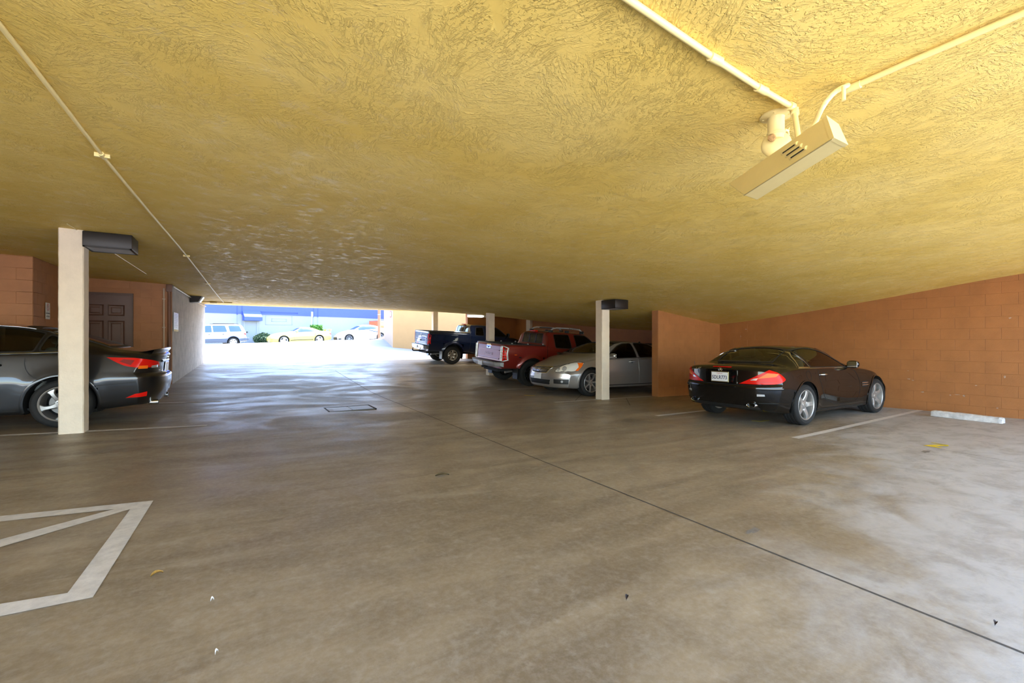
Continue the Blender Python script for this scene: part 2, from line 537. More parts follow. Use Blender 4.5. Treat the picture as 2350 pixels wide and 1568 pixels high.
# ------------------------------------------------------------------ block walls
BL, BH = .406, .203
BLOCK_ME = {}
def block_mesh(L, H, m):
    k = (round(L, 3), round(H, 3), m.name)
    if k not in BLOCK_ME:
        g, t, c = .0016, .0045, .002
        a, b_ = L / 2 - g, H / 2 - g
        V = [(-a, 0, -b_), (a, 0, -b_), (a, 0, b_), (-a, 0, b_), (-a, -t + c, -b_), (a, -t + c, -b_), (a, -t + c, b_), (-a, -t + c, b_),
             (-a + c, -t, -b_ + c), (a - c, -t, -b_ + c), (a - c, -t, b_ - c), (-a + c, -t, b_ - c)]
        Fc = [(8, 9, 10, 11)]
        for i in range(4):
            j = (i + 1) % 4
            Fc.append((i, j, 4 + j, 4 + i)); Fc.append((4 + i, 4 + j, 8 + j, 8 + i))
        me = pymesh('block', V, Fc)
        me.materials.append(m)
        BLOCK_ME[k] = me
    return BLOCK_ME[k]
def wall_core(name, A, B, thick, zb, topf, m, label, n=24):
    """a wall slab from A to B (plan); its face is on the left-hand side of A->B turned by -90, thickness goes behind; top follows topf"""
    A, B = Vector(A), Vector(B)
    d = (B - A).normalized(); nrm = Vector((d.y, -d.x))
    V, Fc = [], []
    for k in range(n + 1):
        p = A + (B - A) * k / n
        q = p - nrm * thick
        zt = topf(p.x, p.y); zt2 = topf(q.x, q.y)
        V += [(p.x, p.y, zb), (p.x, p.y, zt), (q.x, q.y, zt2), (q.x, q.y, zb)]
    for k in range(n):
        a, b_ = 4 * k, 4 * k + 4
        for i in range(4):
            Fc.append((a + i, b_ + i, b_ + (i + 1) % 4, a + (i + 1) % 4))
    Fc.append((3, 2, 1, 0)); Fc.append((4 * n, 4 * n + 1, 4 * n + 2, 4 * n + 3))
    me = pymesh(name, V, Fc)
    return finish(obj(name, me, m), label, None, None, 'structure')
def lay_blocks(wall, A, B, z0, zlow, ztop, m, skip=None, s0=None, s1=None, limit=300, phase=0):
    """running bond on the face of A->B between distances s0 and s1"""
    A, B = Vector(A), Vector(B)
    d = (B - A).normalized(); nrm = Vector((d.y, -d.x)); Lw = (B - A).length
    s0 = 0 if s0 is None else s0; s1 = Lw if s1 is None else s1
    rz = math.atan2(d.y, d.x)
    i = 0; cnt = 0
    zc = z0
    while True:
        off = (BL / 2 if (i + phase) % 2 else 0)
        s = -off
        any_row = False
        while s < s1 - 1e-3:
            a, b_ = max(s, 0), min(s + BL, Lw)
            if b_ - a > .015 and b_ > s0:
                mid = A + d * ((a + b_) / 2)
                if zc < ztop(mid.x, mid.y) + .02 and zc + BH > zlow(mid.x, mid.y) + .01:
                    any_row = True
                    if not (skip and skip((a + b_) / 2, zc + BH / 2)):
                        o = bpy.data.objects.new('block', block_mesh(b_ - a, BH, m))
                        o.location = (mid.x, mid.y, zc + BH / 2)
                        o.rotation_euler = (0, 0, rz)
                        o.parent = wall
                        C.objects.link(o); cnt += 1
            s += BL
        i += 1; zc += BH
        if zc > 4.5: break
    return cnt
top_in = lambda u, v: ceil_z(u, v) + .15
CZ0 = -.30     # level of the lowest course

# right wall behind the black roadster (face towards -X): A->B with face normal (d.y,-d.x) = -X -> d = -Y
PW_V = 7.95    # near face of the partition
wr = wall_core('wall_right', (U_R, 8.15), (U_R, -2.2), .25, -.8, top_in, M_BROWN_J, 'long brown painted block wall behind the black roadster')
lay_blocks(wr, (U_R, 8.15), (U_R, -2.2), CZ0, floor_z, ceil_z, M_BROWN, s1=7.2)
def scuff(px, py, w, h, seed):
    random.seed(seed)
    p = at_u(px, py, U_R - .0055)
    n = 14
    V = [(p.x, p.y, p.z)]
    for k in range(n):
        t = 2 * math.pi * k / n; f = random.uniform(.4, 1.1)
        V.append((p.x, p.y + w * f * math.cos(t), p.z + h * f * math.sin(t)))
    obj('scuff', pymesh('scuff', V, [(0, 1 + (k + 1) % n, 1 + k) for k in range(n)]), mat('bare_scuff', (.42, .30, .22), .8, var=.3, var_scale=40), wr)
for k, (px, py, w, h) in enumerate([(2086, 870, .03, .012), (2095, 873, .025, .01), (2117, 900, .028, .016), (2181, 907, .02, .012), (2195, 906, .05, .008), (2212, 909, .02, .02), (2306, 865, .015, .03), (2289, 937, .02, .016), (2084, 851, .012, .01), (2240, 885, .02, .012), (2318, 730, .025, .014), (1712, 756, .035, .015), (1700, 772, .01, .03)]):
    scuff(px, py, w, h, k)
# partition beside the black roadster: near face towards -Y -> d=+X ; end face towards -X
wp = wall_core('wall_partition', (9.02, PW_V), (U_R, PW_V), .20, -.8, top_in, M_BROWN_J, 'short brown block partition between the black roadster and the silver sedan')
lay_blocks(wp, (9.02, PW_V), (U_R, PW_V), CZ0, floor_z, ceil_z, M_BROWN)
lay_blocks(wp, (9.02, PW_V + .2), (9.02, PW_V), CZ0, floor_z, ceil_z, M_BROWN)
# back wall of the stalls beyond the partition
U_B = 12.2
M_BROWN2 = mat('brown_painted_wall', (.34, .125, .026), .6, var=.12, var_scale=2.5, bump=.25, bump_scale=90, world=True)
wb_ = wall_core('wall_back', (U_B, 20.4), (U_B, 8.15), .25, -.8, top_in, M_BROWN2, 'brown wall at the head of the stalls behind the silver sedan and the pickups')
wq = wall_core('wall_far', (9.47, 20.1), (U_B + .2, 20.1), .22, -.6, top_in, M_BROWN2, 'dark brown partition beyond the blue pickup beside the driveway opening')
# grey wall on the left of the driveway
G0, G1 = on_ground(395, 882), on_ground(467, 832)
G0 = Vector((G0.x, G0.y)); G1 = Vector((G1.x, G1.y))
G1 = G0 + (G1 - G0).normalized() * ((V_C1 - .1 - G0.y) / ((G1 - G0).normalized().y))
wg = wall_core('wall_left', G0, G1, .20, -.8, top_in, M_GREY_J, 'bare grey concrete block wall left of the driveway opening')
lay_blocks(wg, G0, G1, CZ0, floor_z, ceil_z, M_GREY)
# ------------------------------------------------------------------ the recess on the left: utility room, doors
V_D = G0.y                                   # plane of the wall with the brown door
wd = wall_core('wall_door', (-3.1, V_D), (G0.x, V_D), .20, -.8, top_in, M_BROWN_J, 'brown painted block wall holding the brown panelled door')
dr = at_v(302, 680, V_D); D_R, D_T = dr.x, dr.z          # right edge and top of the door
D_L = D_R - .92
D_B = floor_z(D_R, V_D)
lay_blocks(wd, (-3.1, V_D), (G0.x, V_D), CZ0, floor_z, ceil_z, M_BROWN, skip=lambda s, z: (-3.1 + s < D_R + .05 and z < D_T + .08))
U_K, V_K = -3.08, 10.97
wk = wall_core('wall_utility', (-9, V_K), (U_K, V_K), .20, -.8, top_in, M_BROWN_J, 'brown painted block wall of the utility room facing the parked dark sedan')
lay_blocks(wk, (U_K - 14 * BL, V_K), (U_K, V_K), CZ0, floor_z, ceil_z, M_BROWN, s0=3.2)
wk2 = wall_core('wall_utility_side', (U_K, V_K), (U_K, V_D + .2), .20, -.8, top_in, M_BROWN_J, 'brown side wall of the utility room with a small notice')
lay_blocks(wk2, (U_K, V_K), (U_K, V_D + .2), CZ0, floor_z, ceil_z, M_BROWN, skip=lambda s, z: s > 1.42 and z < 2.42)
wl = wall_core('wall_far_left', (-10.8, -2.2), (-10.8, V_K + .2), .2, -.8, top_in, M_BROWN, 'brown wall at the far left side of the garage')

M_DOOR = mat('dark_brown_door_paint', (.115, .052, .032), .42, var=.08)
M_DFRAME = mat('brown_door_frame', (.10, .048, .030), .5)
def panel_door():
    d = finish(obj('door_1', box_bm(D_L, D_R, V_D - .045, V_D - .02, D_B + .01, D_T, 0), M_DOOR), 'dark brown six panel door beside the cream post', None, None, 'structure')
    W = D_R - D_L; H = D_T - D_B
    rows = [(.075, .30), (.36, .72), (.775, .895)]
    for r0, r1 in rows:
        for cx0, cx1 in ((.13, .46), (.54, .87)):
            x0, x1 = D_L + W * cx0, D_L + W * cx1
            z0, z1 = D_B + H * r0, D_B + H * r1
            bm = bmesh.new()
            # raised panel with a moulded border sunk round it
            steps = [(0, -.045), (.012, -.060), (.030, -.050), (.055, -.050), (.075, -.062)]
            prev = None
            for ins, y in steps:
                ring = [bm.verts.new(c) for c in ((x0 + ins, V_D + y, z0 + ins), (x1 - ins, V_D + y, z0 + ins), (x1 - ins, V_D + y, z1 - ins), (x0 + ins, V_D + y, z1 - ins))]
                if prev:
                    for k in range(4): bm.faces.new((prev[k], prev[(k + 1) % 4], ring[(k + 1) % 4], ring[k]))
                prev = ring
            bm.faces.new(prev)
            obj('panel', bm, M_DOOR, d)
    k = obj('knob', lathe_bm([(.0, 0), (.025, 0), (.012, .02), (.03, .04), (.03, .06), (.0, .07)], 16), M_ALLOY, d)
    k.matrix_local = frame_matrix((D_L + .07, V_D - .05, D_B + .95), (1, 0, 0), (0, -1, 0))
    bm = box_bm(D_L - .06, D_L, V_D - .05, V_D + .01, D_B, D_T + .06)
    box_bm(D_R, D_R + .035, V_D - .05, V_D + .01, D_B, D_T + .06, bm=bm)
    box_bm(D_L, D_R, V_D - .05, V_D + .01, D_T, D_T + .06, bm=bm)
    obj('door_frame', bm, M_DFRAME, d)
panel_door()
M_OLIVE = mat('olive_door_paint', (.13, .11, .02), .5)
d2 = finish(obj('door_2', box_bm(U_K - .01, U_K + .02, V_K + 1.5, V_K + 2.45, floor_z(U_K, 12.9), 2.28), M_OLIVE), 'olive green utility room door behind the cream post', None, None, 'structure')
box('door_header', U_K + .0, U_K + .045, V_K + 1.42, V_K + 2.5, 2.28, 2.38, mat('white_trim', (.62, .60, .56), .5), d2)
box('door_jamb', U_K + .0, U_K + .04, V_K + 1.42, V_K + 1.5, floor_z(U_K, 12.5), 2.28, M_OLIVE, d2)

def sign_plate(name, label, p0, p1, plane, M_face, parts):
    pass
M_SIGN = mat('white_enamel_sign', (.74, .74, .72), .35)
M_RED = mat('red_print', (.55, .03, .03), .45)
M_INK = mat('black_print', (.03, .03, .03), .5)
def notice():
    c = at_u(109, 714, U_K + .016)
    root = empty('notice_sign', c, math.pi / 2, 'small white notice with a red prohibition ring on the utility room wall', 'sign')
    w, h = .21, .30
    obj('plate', box_bm(-w / 2, w / 2, -.006, 0, -h / 2, h / 2, .002, 1), M_SIGN, root)
    ring = bmesh.new()
    n = 28
    for k in range(n):
        a0, a1 = 2 * math.pi * k / n, 2 * math.pi * (k + 1) / n
        q = [ring.verts.new((r * math.cos(a), -.0068, .07 + r * math.sin(a))) for r, a in ((.05, a0), (.063, a0), (.063, a1), (.05, a1))]
        ring.faces.new(q)
    q = [ring.verts.new((x, -.0068, .07 + z)) for x, z in ((-.04, .034), (-.034, .04), (.04, -.034), (.034, -.04))]
    ring.faces.new(q)
    obj('prohibition_ring', ring, M_RED, root)
    me = text_mesh('P', .085, .0004)
    o = obj('lettering', me, M_INK, root); o.matrix_local = frame_matrix((0, -.0065, .07), (1, 0, 0), (0, -1, 0))
    for k, (t, z) in enumerate((('NO PARKING', -.045), ('ANY TIME', -.10))):
        o = obj('lettering', text_mesh(t, .034, .0004, bold=.0006), M_INK, root)
        o.matrix_local = frame_matrix((0, -.0068, z), (1, 0, 0), (0, -1, 0))
notice()
def wall_notice():
    gd = (G1 - G0).normalized()
    # centre where the photograph's ray meets the grey wall
    def hit(px, py):
        r = ray(px, py); nn = Vector((gd.y, -gd.x, 0)); g = Vector((G0.x, G0.y, 0)) + nn * .016
        t = (g - Vector((0, 0, 0))).dot(nn) / r.dot(nn)
        return CAM + r * t
    a, b_ = hit(398, 739), hit(408.5, 740)
    t, bo = hit(403, 718), hit(403, 761)
    c = (a + b_) / 2; c.z = (t.z + bo.z) / 2
    w, h = (b_ - a).length, t.z - bo.z
    root = empty('rules_sign', c, math.atan2(gd.y, gd.x), 'tall white rules sign on the grey block wall', 'sign')
    obj('plate', box_bm(-w / 2, w / 2, -.01, 0, -h / 2, h / 2, .003, 1), M_SIGN, root)
    bm = bmesh.new()
    random.seed(3)
    for i in range(9):
        z = h * (.40 - .085 * i)
        L = w * random.uniform(.55, .84)
        q = [bm.verts.new(p) for p in ((-w * .42, -.0108, z), (-w * .42 + L, -.0108, z), (-w * .42 + L, -.0108, z + .012), (-w * .42, -.0108, z + .012))]
        bm.faces.new(q)
    obj('printed_lines', bm, mat('grey_print', (.42, .44, .47), .5), root)
    bm = bmesh.new()
    q = [bm.verts.new(p) for p in ((-w / 2, -.0106, -h / 2), (w / 2, -.0106, -h / 2), (w / 2, -.0106, -h / 2 + .05), (-w / 2, -.0106, -h / 2 + .05))]
    bm.faces.new(q)
    obj('yellow_footer', bm, M_YELLOWPAINT, root)
    return hit
g_hit = wall_notice()

# corner pipe and conduit on the grey wall's corner
gx, gy = G0.x, G0.y
pz = ceil_z(gx, gy)
t = empty('corner_downpipe', (gx - .05, gy - .05, floor_z(gx, gy)), 0, 'brown vertical pipe down the corner of the grey wall', 'pipe')
pb = floor_z(gx, gy)
M_PIPEB = mat('brown_pipe_paint', (.17, .07, .035), .5)
M_PIPEL = mat('pale_conduit_paint', (.52, .40, .28), .5)
tube('pipe', [(0, 0, 0), (0, 0, pz - pb)], .038, M_PIPEB, t)
box('bracket', -.06, .06, -.05, .05, pz - pb - .18, pz - pb, M_PIPEB, t, .005)
t = empty('wall_conduit', (gx - .16, gy - .03, pb), 0, 'thin pale conduit beside the brown corner pipe', 'conduit')
tube('pipe', [(0, 0, 0), (0, 0, pz - pb - .1)], .016, M_PIPEL, t)
for z in (.6, 1.4, 2.1): box('clamp', -.03, .03, -.02, .03, z, z + .02, M_PIPEL, t)
gd3 = Vector(((G1 - G0).x, (G1 - G0).y, 0)).normalized(); gn3 = Vector((gd3.y, -gd3.x, 0))
LQ = g_hit(438, 683)
Llen = (Vector((LQ.x, LQ.y)) - G0).length
ps = []
for k in range(9):
    p = Vector((G0.x, G0.y, 0)) + gd3 * (.05 + (Llen - .1) * k / 8) + gn3 * .035
    p.z = ceil_z(p.x, p.y) - .05
    ps.append(p)
finish(tube('wall_top_conduit', ps, .018, mat('white_conduit', (.66, .62, .56), .45)), 'thin white conduit along the top of the grey wall to the floodlight', 'conduit')
ps = []
for k in range(7):
    p = Vector((G0.x, G0.y, 0)) + gd3 * (Llen + .35 + ((G1 - G0).length - Llen - .4) * k / 6) + gn3 * .035
    p.z = ceil_z(p.x, p.y) - .09
    ps.append(p)
finish(tube('wall_end_conduit', ps, .018, M_CREAMCOL), 'thin cream conduit on the grey wall between floodlight and opening', 'conduit')
def wall_floodlight():
    c = g_hit(438, 684)
    root = empty('wall_floodlight', c, math.atan2(gd3.y, gd3.x), 'black wall pack floodlight with a white angled lens on the grey wall', 'light')
    # local x along wall, -y out of the wall
    poly = [(0, .16), (-.10, .17), (-.30, .06), (-.20, -.13), (0, -.15)]
    bm = prism_bm(poly, -.21, .21, 'x')
    o = obj('housing', bm, M_BRONZE, root)
    lens = bmesh.new()
    a, b_ = (-.306, .055), (-.206, -.132)
    P = [(-.19, *a), (.19, *a), (.19, *b_), (-.19, *b_)]
    Q = [(-.17, a[0] - .03, a[1] - .02), (.17, a[0] - .03, a[1] - .02), (.17, b_[0] - .03, b_[1] - .0), (-.17, b_[0] - .03, b_[1])]
    A = [lens.verts.new(p) for p in P]; B = [lens.verts.new(p) for p in Q]
    lens.faces.new(B)
    for k in range(4): lens.faces.new((A[k], A[(k + 1) % 4], B[(k + 1) % 4], B[k]))
    bmesh.ops.recalc_face_normals(lens, faces=lens.faces)
    obj('lens', lens, M_LENS, root)
    # the side towards the opening carries a prismatic end lens
    obj('end_lens', prism_bm([(-.02, .12), (-.10, .14), (-.27, .05), (-.18, -.10), (-.02, -.12)], .21, .235, 'x'), M_LENS, root)
wall_floodlight()

# ------------------------------------------------------------------ posts
def post(label, corner, w=.25, ground=None):
    """a square stucco post; `corner` is the near (low x, low y) plan corner"""
    x, y = corner
    zb = min(floor_z(x + a * w, y + b_ * w) for a in (0, 1) for b_ in (0, 1)) - .02
    zt = max(ceil_z(x + a * w, y + b_ * w) for a in (0, 1) for b_ in (0, 1)) + .06
    random.seed(int(x * 100))
    bm = bmesh.new()
    n = 40
    prof = []
    c = .012
    base = [(c, 0), (w - c, 0), (w, c), (w, w - c), (w - c, w), (c, w), (0, w - c), (0, c)]
    rings = []
    for k in range(n + 1):
        z = zb + (zt - zb) * k / n
        rings.append([bm.verts.new((x + a + random.uniform(-.0013, .0013), y + b_ + random.uniform(-.0013, .0013), z)) for a, b_ in base])
    for A, B in zip(rings, rings[1:]):
        for k in range(8): bm.faces.new((A[k], A[(k + 1) % 8], B[(k + 1) % 8], B[k]))
    bm.faces.new(rings[0][::-1]); bm.faces.new(rings[-1])
    o = obj('support_post', bm, M_CREAMCOL)
    smooth(o.data, 30)
    return finish(o, label, 'post', 'support posts of the garage')
pl = on_ground(192, 994)
PW = .245
post('nearest cream stucco post, in front of the dark grey sedan', (pl.x - PW, pl.y), PW)
pr = on_ground(1382, 918)
post('cream stucco post beside the front wheel of the silver sedan', (pr.x, pr.y), .235)
pm = on_ground(1345, 862) if False else on_ground(1121, 862)
pmx = on_ground(1122, 862)
post('cream stucco post behind the tail of the red pickup', (pmx.x, pmx.y), .235)
pf = at_v(994, 715, 20.15)
post('cream stucco post at the driveway opening beyond the blue pickup', (pf.x, 20.12), .235)
pil = at_u(1213, 735, U_B)
box_ = finish(box('trim_1', U_B - .14, U_B + .02, pil.y - .35, pil.y, .1, ceil_z(U_B, pil.y) + .1, M_CREAMCOL), 'pale pilaster on the brown back wall beyond the red pickup', None, None, 'structure')

# ------------------------------------------------------------------ lamps
def shoebox(label, x0, x1, y0, y1, zt, h=.19, arm=None):
    root = empty('box_light', ((x0 + x1) / 2, (y0 + y1) / 2, zt - h), 0, label, 'light', 'box lights on the posts')
    a, b_ = (x1 - x0) / 2, (y1 - y0) / 2
    bm = bmesh.new()
    box_bm(-a, a, -b_, b_, 0, h, .012, 2, bm)
    o = obj('housing', bm, M_BRONZE, root); smooth(o.data, 35)
    obj('lens', box_bm(-a + .03, a - .03, -b_ + .03, b_ - .03, -.004, .002), M_LENS, root)
    fr = bmesh.new()
    for (p, q, r, s) in ((-a, a, -b_, -b_ + .03), (-a, a, b_ - .03, b_), (-a, -a + .03, -b_, b_), (a - .03, a, -b_, b_)):
        box_bm(p + .004, q - .004, r + .004, s - .004, -.010, .004, bm=fr)
    obj('lens_frame', fr, M_BRONZE, root)
    if arm: box('arm', *arm, M_BRONZE, root)
    return root
lz = ceil_z(-1.5, 7.9)
fl = at_v(188, 516, pl.y - .03)
fr_ = at_v(303, 530, pl.y - .03)
LH = .195
zt = CZ + (HY - 501) / F * (fl.x * SN + fl.y * CS)
shoebox('dark bronze box light on top of the nearest cream post', fl.x, fr_.x, pl.y - .03, pl.y + .42, min(zt, ceil_z(fl.x, pl.y) - .01), LH)
# right post
cr = at_v(1412, 679, pr.y - .45)
wv = at_v(1442, 681, pr.y - .45)
zt = at_v(1412, 679, pr.y - .45).z
shoebox('dark bronze box light on the post beside the silver sedan', cr.x, wv.x, pr.y - .45, pr.y + .02, min(zt, ceil_z(cr.x, pr.y) - .02), .20)
def strip_light():
    a, b_ = at_v(1073, 728, 17.2), at_v(1118, 728, 17.2)
    z = ceil_z((a.x + b_.x) / 2, 17.2)
    root = empty('strip_light', ((a.x + b_.x) / 2, 17.2, z - .11), 0, 'white fluorescent strip light under the ceiling above the blue pickup', 'light')
    w = (b_.x - a.x) / 2
    box('housing', -w, w, -.09, .09, .085, .13, mat('white_lamp_metal', (.72, .70, .66), .4), root, .006)
    box('diffuser', -w + .02, w - .22, -.075, .075, 0, .085, mat('lamp_diffuser', (.9, .9, .88), .3, emit=(1, .95, .85), emit_s=1.0), root, .03, 3)
    la = bpy.data.lights.new('strip_lamp', 'AREA'); la.shape = 'RECTANGLE'; la.size = 2 * w - .3; la.size_y = .12; la.energy = 3; la.color = (1, .93, .80)
    lo_ = bpy.data.objects.new('tube_glow', la); C.objects.link(lo_); lo_.parent = root; lo_.location = (-.1, 0, -.012)
    box('end_box', w - .2, w - .01, -.08, .08, .01, .085, mat('white_lamp_metal', (.72, .70, .66), .4), root, .005)
    for s in (-.6, .6): box('hanger', s * w - .02, s * w + .02, -.02, .02, .13, .19, M_BRONZE, root)
strip_light()

def ceiling_fixture():
    # painted wraparound lamp on a swivel mount under the ceiling
    R1 = at_z(1910, 318, CZ + .78)
    R0 = at_z(1707, 448, CZ + .78)
    A = (R1 - R0); L = A.length; A.normalize()
    B = Vector((-A.y, A.x, 0))
    if B.x < 0: B = -B
    fc = at_z(1781, 264, 0) if False else None
    r = ray(1781, 266); D = 2.2
    for _ in range(20):
        p = CAM + r * D
        D += (ceil_z(p.x, p.y) - p.z) / (r.z) * .8
    fp = CAM + r * D
    root = empty('ceiling_light', fp, 0, 'cream painted strip floodlight on a swivel mount under the yellow ceiling', 'light')
    def lo(p): return Vector(p) - fp
    D1 = (R1.x * SN + R1.y * CS); D0 = (R0.x * SN + R0.y * CS)
    P1 = [R1, at_D(1893, 268, D1 + .11), at_D(1921, 288, D1 + .15), at_D(1942, 334, D1 + .05)]
    def on_plane(px, py, p_, q_, s_):
        nn = (q_ - p_).cross(s_ - p_); rr_ = ray(px, py)
        return CAM + rr_ * ((p_ - CAM).dot(nn) / rr_.dot(nn))
    T0 = on_plane(1672, 422, R0, R1, P1[1]); B0_ = on_plane(1738, 459, R0, R1, P1[3])
    P0 = [R0, T0, T0 + (P1[2] - P1[1]), B0_]
    bm = bmesh.new()
    E0 = [bm.verts.new(lo(p_)) for p_ in P0]
    E1 = [bm.verts.new(lo(p_)) for p_ in P1]
    for k in range(4): bm.faces.new((E0[k], E0[(k + 1) % 4], E1[(k + 1) % 4], E1[k]))
    bm.faces.new(E0[::-1]); bm.faces.new(E1)
    bmesh.ops.recalc_face_normals(bm, faces=bm.faces)
    bmesh.ops.bevel(bm, geom=bm.edges[:], offset=.003, segments=1, affect='EDGES')
    hs = obj('housing', bm, M_PAINTY, root)
    # seam between the lid and the body, end cap, louvres
    tube('seam', [lo(R0 + Vector((0, 0, -.002))), lo(R1 + Vector((0, 0, -.002)))], .0022, mat('seam_tan', (.45, .35, .15), .6), hs, 6)
    bm = bmesh.new()
    g1 = (P1[0] + P1[1] + P1[2] + P1[3]) / 4
    C0 = [bm.verts.new(lo(g1 + (p_ - g1) * 1.03 + A * .010)) for p_ in P1]
    C1 = [bm.verts.new(lo(g1 + (p_ - g1) * 1.03 - A * .014)) for p_ in P1]
    for k in range(4): bm.faces.new((C0[k], C0[(k + 1) % 4], C1[(k + 1) % 4], C1[k]))
    bm.faces.new(C0); bm.faces.new(C1[::-1])
    bmesh.ops.recalc_face_normals(bm, faces=bm.faces)
    obj('end_cap', bm, M_PAINTY, root)
    side = P1[1] - P1[0]
    sn = A.cross(side).normalized()
    if sn.dot(CAM - R1) < 0: sn = -sn
    for i, f in enumerate((.72, .50, .28)):
        c0 = R1 - A * (L * (.23 + .035 * (2 - i) - .02)) + side * f
        c1 = c0 - A * .115
        bm = tube_bm([lo(c0), lo(c1)], .0095, 8)
        o = obj('louvre', bm, M_PAINTY, hs); smooth(o.data, 60)
        dd = side.normalized() * -.007 + sn * .0062
        tube('slot', [lo(c0 + dd - A * .012), lo(c1 + dd + A * .012)], .003, M_DARK, hs, 6)
    # mount
    cz = 0
    o = obj('flange', lathe_bm([(0, .012), (.070, .012), (.074, .004), (.074, -.004), (.045, -.010), (0, -.010)], 36), M_PAINTY, root); smooth(o.data, 35)
    for k in range(4):
        a = .4 + k * math.pi / 2
        b2 = obj('screw', lathe_bm([(0, 0), (.006, 0), (.006, -.004), (0, -.006)], 10), M_PAINTY, o); b2.location = (.058 * math.cos(a), .058 * math.sin(a), -.006)
    o = obj('stem', lathe_bm([(.046, 0), (.038, -.012), (.038, -.085), (.042, -.088), (.042, -.096), (.036, -.10), (.034, -.12), (0, -.125)], 28), M_PAINTY, root); smooth(o.data, 40)
    kn = bmesh.new()
    kc = at_D(1781, 332, D * 1.005) - fp
    bmesh.ops.create_uvsphere(kn, u_segments=24, v_segments=16, radius=.068)
    for v in kn.verts: v.co = Vector((v.co.x * .42, v.co.y, v.co.z * .95))
    ang = math.atan2(r.y, r.x)
    o = obj('knuckle', kn, M_PAINTY, root); smooth(o.data, 60); o.location = kc; o.rotation_euler = (0, 0, ang)
    bolt = obj('bolt', lathe_bm([(0, .0), (.018, 0), (.018, .008), (.012, .012), (0, .012)], 18), mat('rusty_bolt', (.45, .26, .10), .8, var=.5, var_scale=90), root)
    bn = -B
    bolt.matrix_local = frame_matrix(at_D(1771, 317, D * .992) - fp, (0, 0, 1), Vector((-.8, -.55, 0)))
    wn_ = bmesh.new()
    wp_ = at_D(1806, 300, D) - fp
    tube_bm([wp_ + Vector((-.02, 0, 0)), wp_ + Vector((.012, 0, .002))], .006, 8, wn_)
    tube_bm([wp_ + Vector((.008, 0, 0)), wp_ + Vector((.02, 0, .018))], .004, 6, wn_)
    tube_bm([wp_ + Vector((.008, 0, 0)), wp_ + Vector((.02, 0, -.018))], .004, 6, wn_)
    obj('wing_nut', wn_, M_PAINTY, root)
    return R0, R1, A, B, fp, D
FX = ceiling_fixture()

def spline2_px(pts, n):
    P = [Vector(p) for p in pts]; out = []
    for i in range(len(P) - 1):
        p_, q_, r_, s_ = P[max(i - 1, 0)], P[i], P[i + 1], P[min(i + 2, len(P) - 1)]
        for k in range(n):
            t = k / n
            w_ = .5 * (2 * q_ + (r_ - p_) * t + (2 * p_ - 5 * q_ + 4 * r_ - s_) * t * t + (3 * q_ - p_ - 3 * r_ + s_) * t ** 3)
            out.append((w_.x, w_.y))
    out.append(tuple(P[-1]))
    return out
# ------------------------------------------------------------------ conduits on the ceiling
def ceil_path(pts, drop, n=14):
    out = []
    for (a, b_) in zip(pts, pts[1:]):
        for k in range(n):
            t = k / n
            u, v = a[0] + (b_[0] - a[0]) * t, a[1] + (b_[1] - a[1]) * t
            out.append(Vector((u, v, ceil_z(u, v) - drop)))
    u, v = pts[-1]
    out.append(Vector((u, v, ceil_z(u, v) - drop)))
    return out
def on_ceil(px, py):
    r = ray(px, py)
    D = .4
    while D < 40:
        p = CAM + r * D
        if p.z >= ceil_z(p.x, p.y): break
        D += .01
    return (p.x, p.y)
# left conduit along the aisle
ca, cb, cc = on_ceil(4, 55), on_ceil(235, 352), on_ceil(513, 693)
d = Vector(ca) - Vector(cb)
root = empty('aisle_conduit', (cb[0], cb[1], ceil_z(*cb)), 0, 'long thin cream conduit running along the ceiling towards the driveway opening', 'conduit')
base = Vector(root.location)
pth = ceil_path([tuple(Vector(ca) + d.normalized() * 4), ca, cb, cc], .012)
tube('pipe', [p - base for p in pth], .0125, M_PAINTY, root, 8)
for f in (0, .33, .6):
    p = Vector(cb) + (Vector(cc) - Vector(cb)) * f
    z = ceil_z(p.x, p.y)
    tube('coupling', [Vector((p.x, p.y - .05, z - .012)) - base, Vector((p.x, p.y + .05, z - .012)) - base], .019, M_PAINTY, root, 8)
    box('strap', p.x - .045 - base.x, p.x + .045 - base.x, p.y - .012 - base.y, p.y + .012 - base.y, z - .028 - base.z, z + .002 - base.z, M_PAINTY, root)
# thin joint line on the ceiling beside the nearest post
ja, jb = on_ceil(154, 513), on_ceil(335, 628)
finish(tube('ceiling_wire', ceil_path([ja, jb], .004), .006, M_PAINTY, None, 6), 'thin painted wire on the ceiling behind the nearest post', 'wire')
# conduit from the top edge to the lamp
q0, q1 = on_ceil(1460, 0), on_ceil(1822, 238)
dq = (Vector(q0) - Vector(q1)).normalized()
root = empty('lamp_conduit', (q1[0], q1[1], ceil_z(*q1)), 0, 'cream conduit from the top of the picture to the ceiling lamp', 'conduit')
base = Vector(root.location)
R0, R1, AX, BX, FP, FD = FX
endp = at_D(1832, 318, FD * .92)
p1 = Vector((q1[0], q1[1], ceil_z(*q1) - .016))
pth = ceil_path([tuple(Vector(q1) + dq * 4), q1], .016)
tube('pipe', [p - base for p in pth], .0135, M_PAINTY, root, 12)
dn = (endp - p1).normalized()
tube('elbow', [p1 + Vector((dq.x, dq.y, 0)) * .045 - base, p1 + Vector((dq.x, dq.y, 0)) * .012 - base, p1 + dn * .012 - base, p1 + dn * .045 - base], .020, M_PAINTY, root, 12)
tube('drop_pipe', [p1 - base, endp - base], .0125, M_PAINTY, root, 12)
for f in (.28, .62):
    p = Vector(q1) + dq * f
    z = ceil_z(p.x, p.y) - .016
    tube('coupling', [Vector((p.x + dq.x * .035, p.y + dq.y * .035, z)) - base, Vector((p.x - dq.x * .035, p.y - dq.y * .035, z)) - base], .018, M_PAINTY, root, 12)
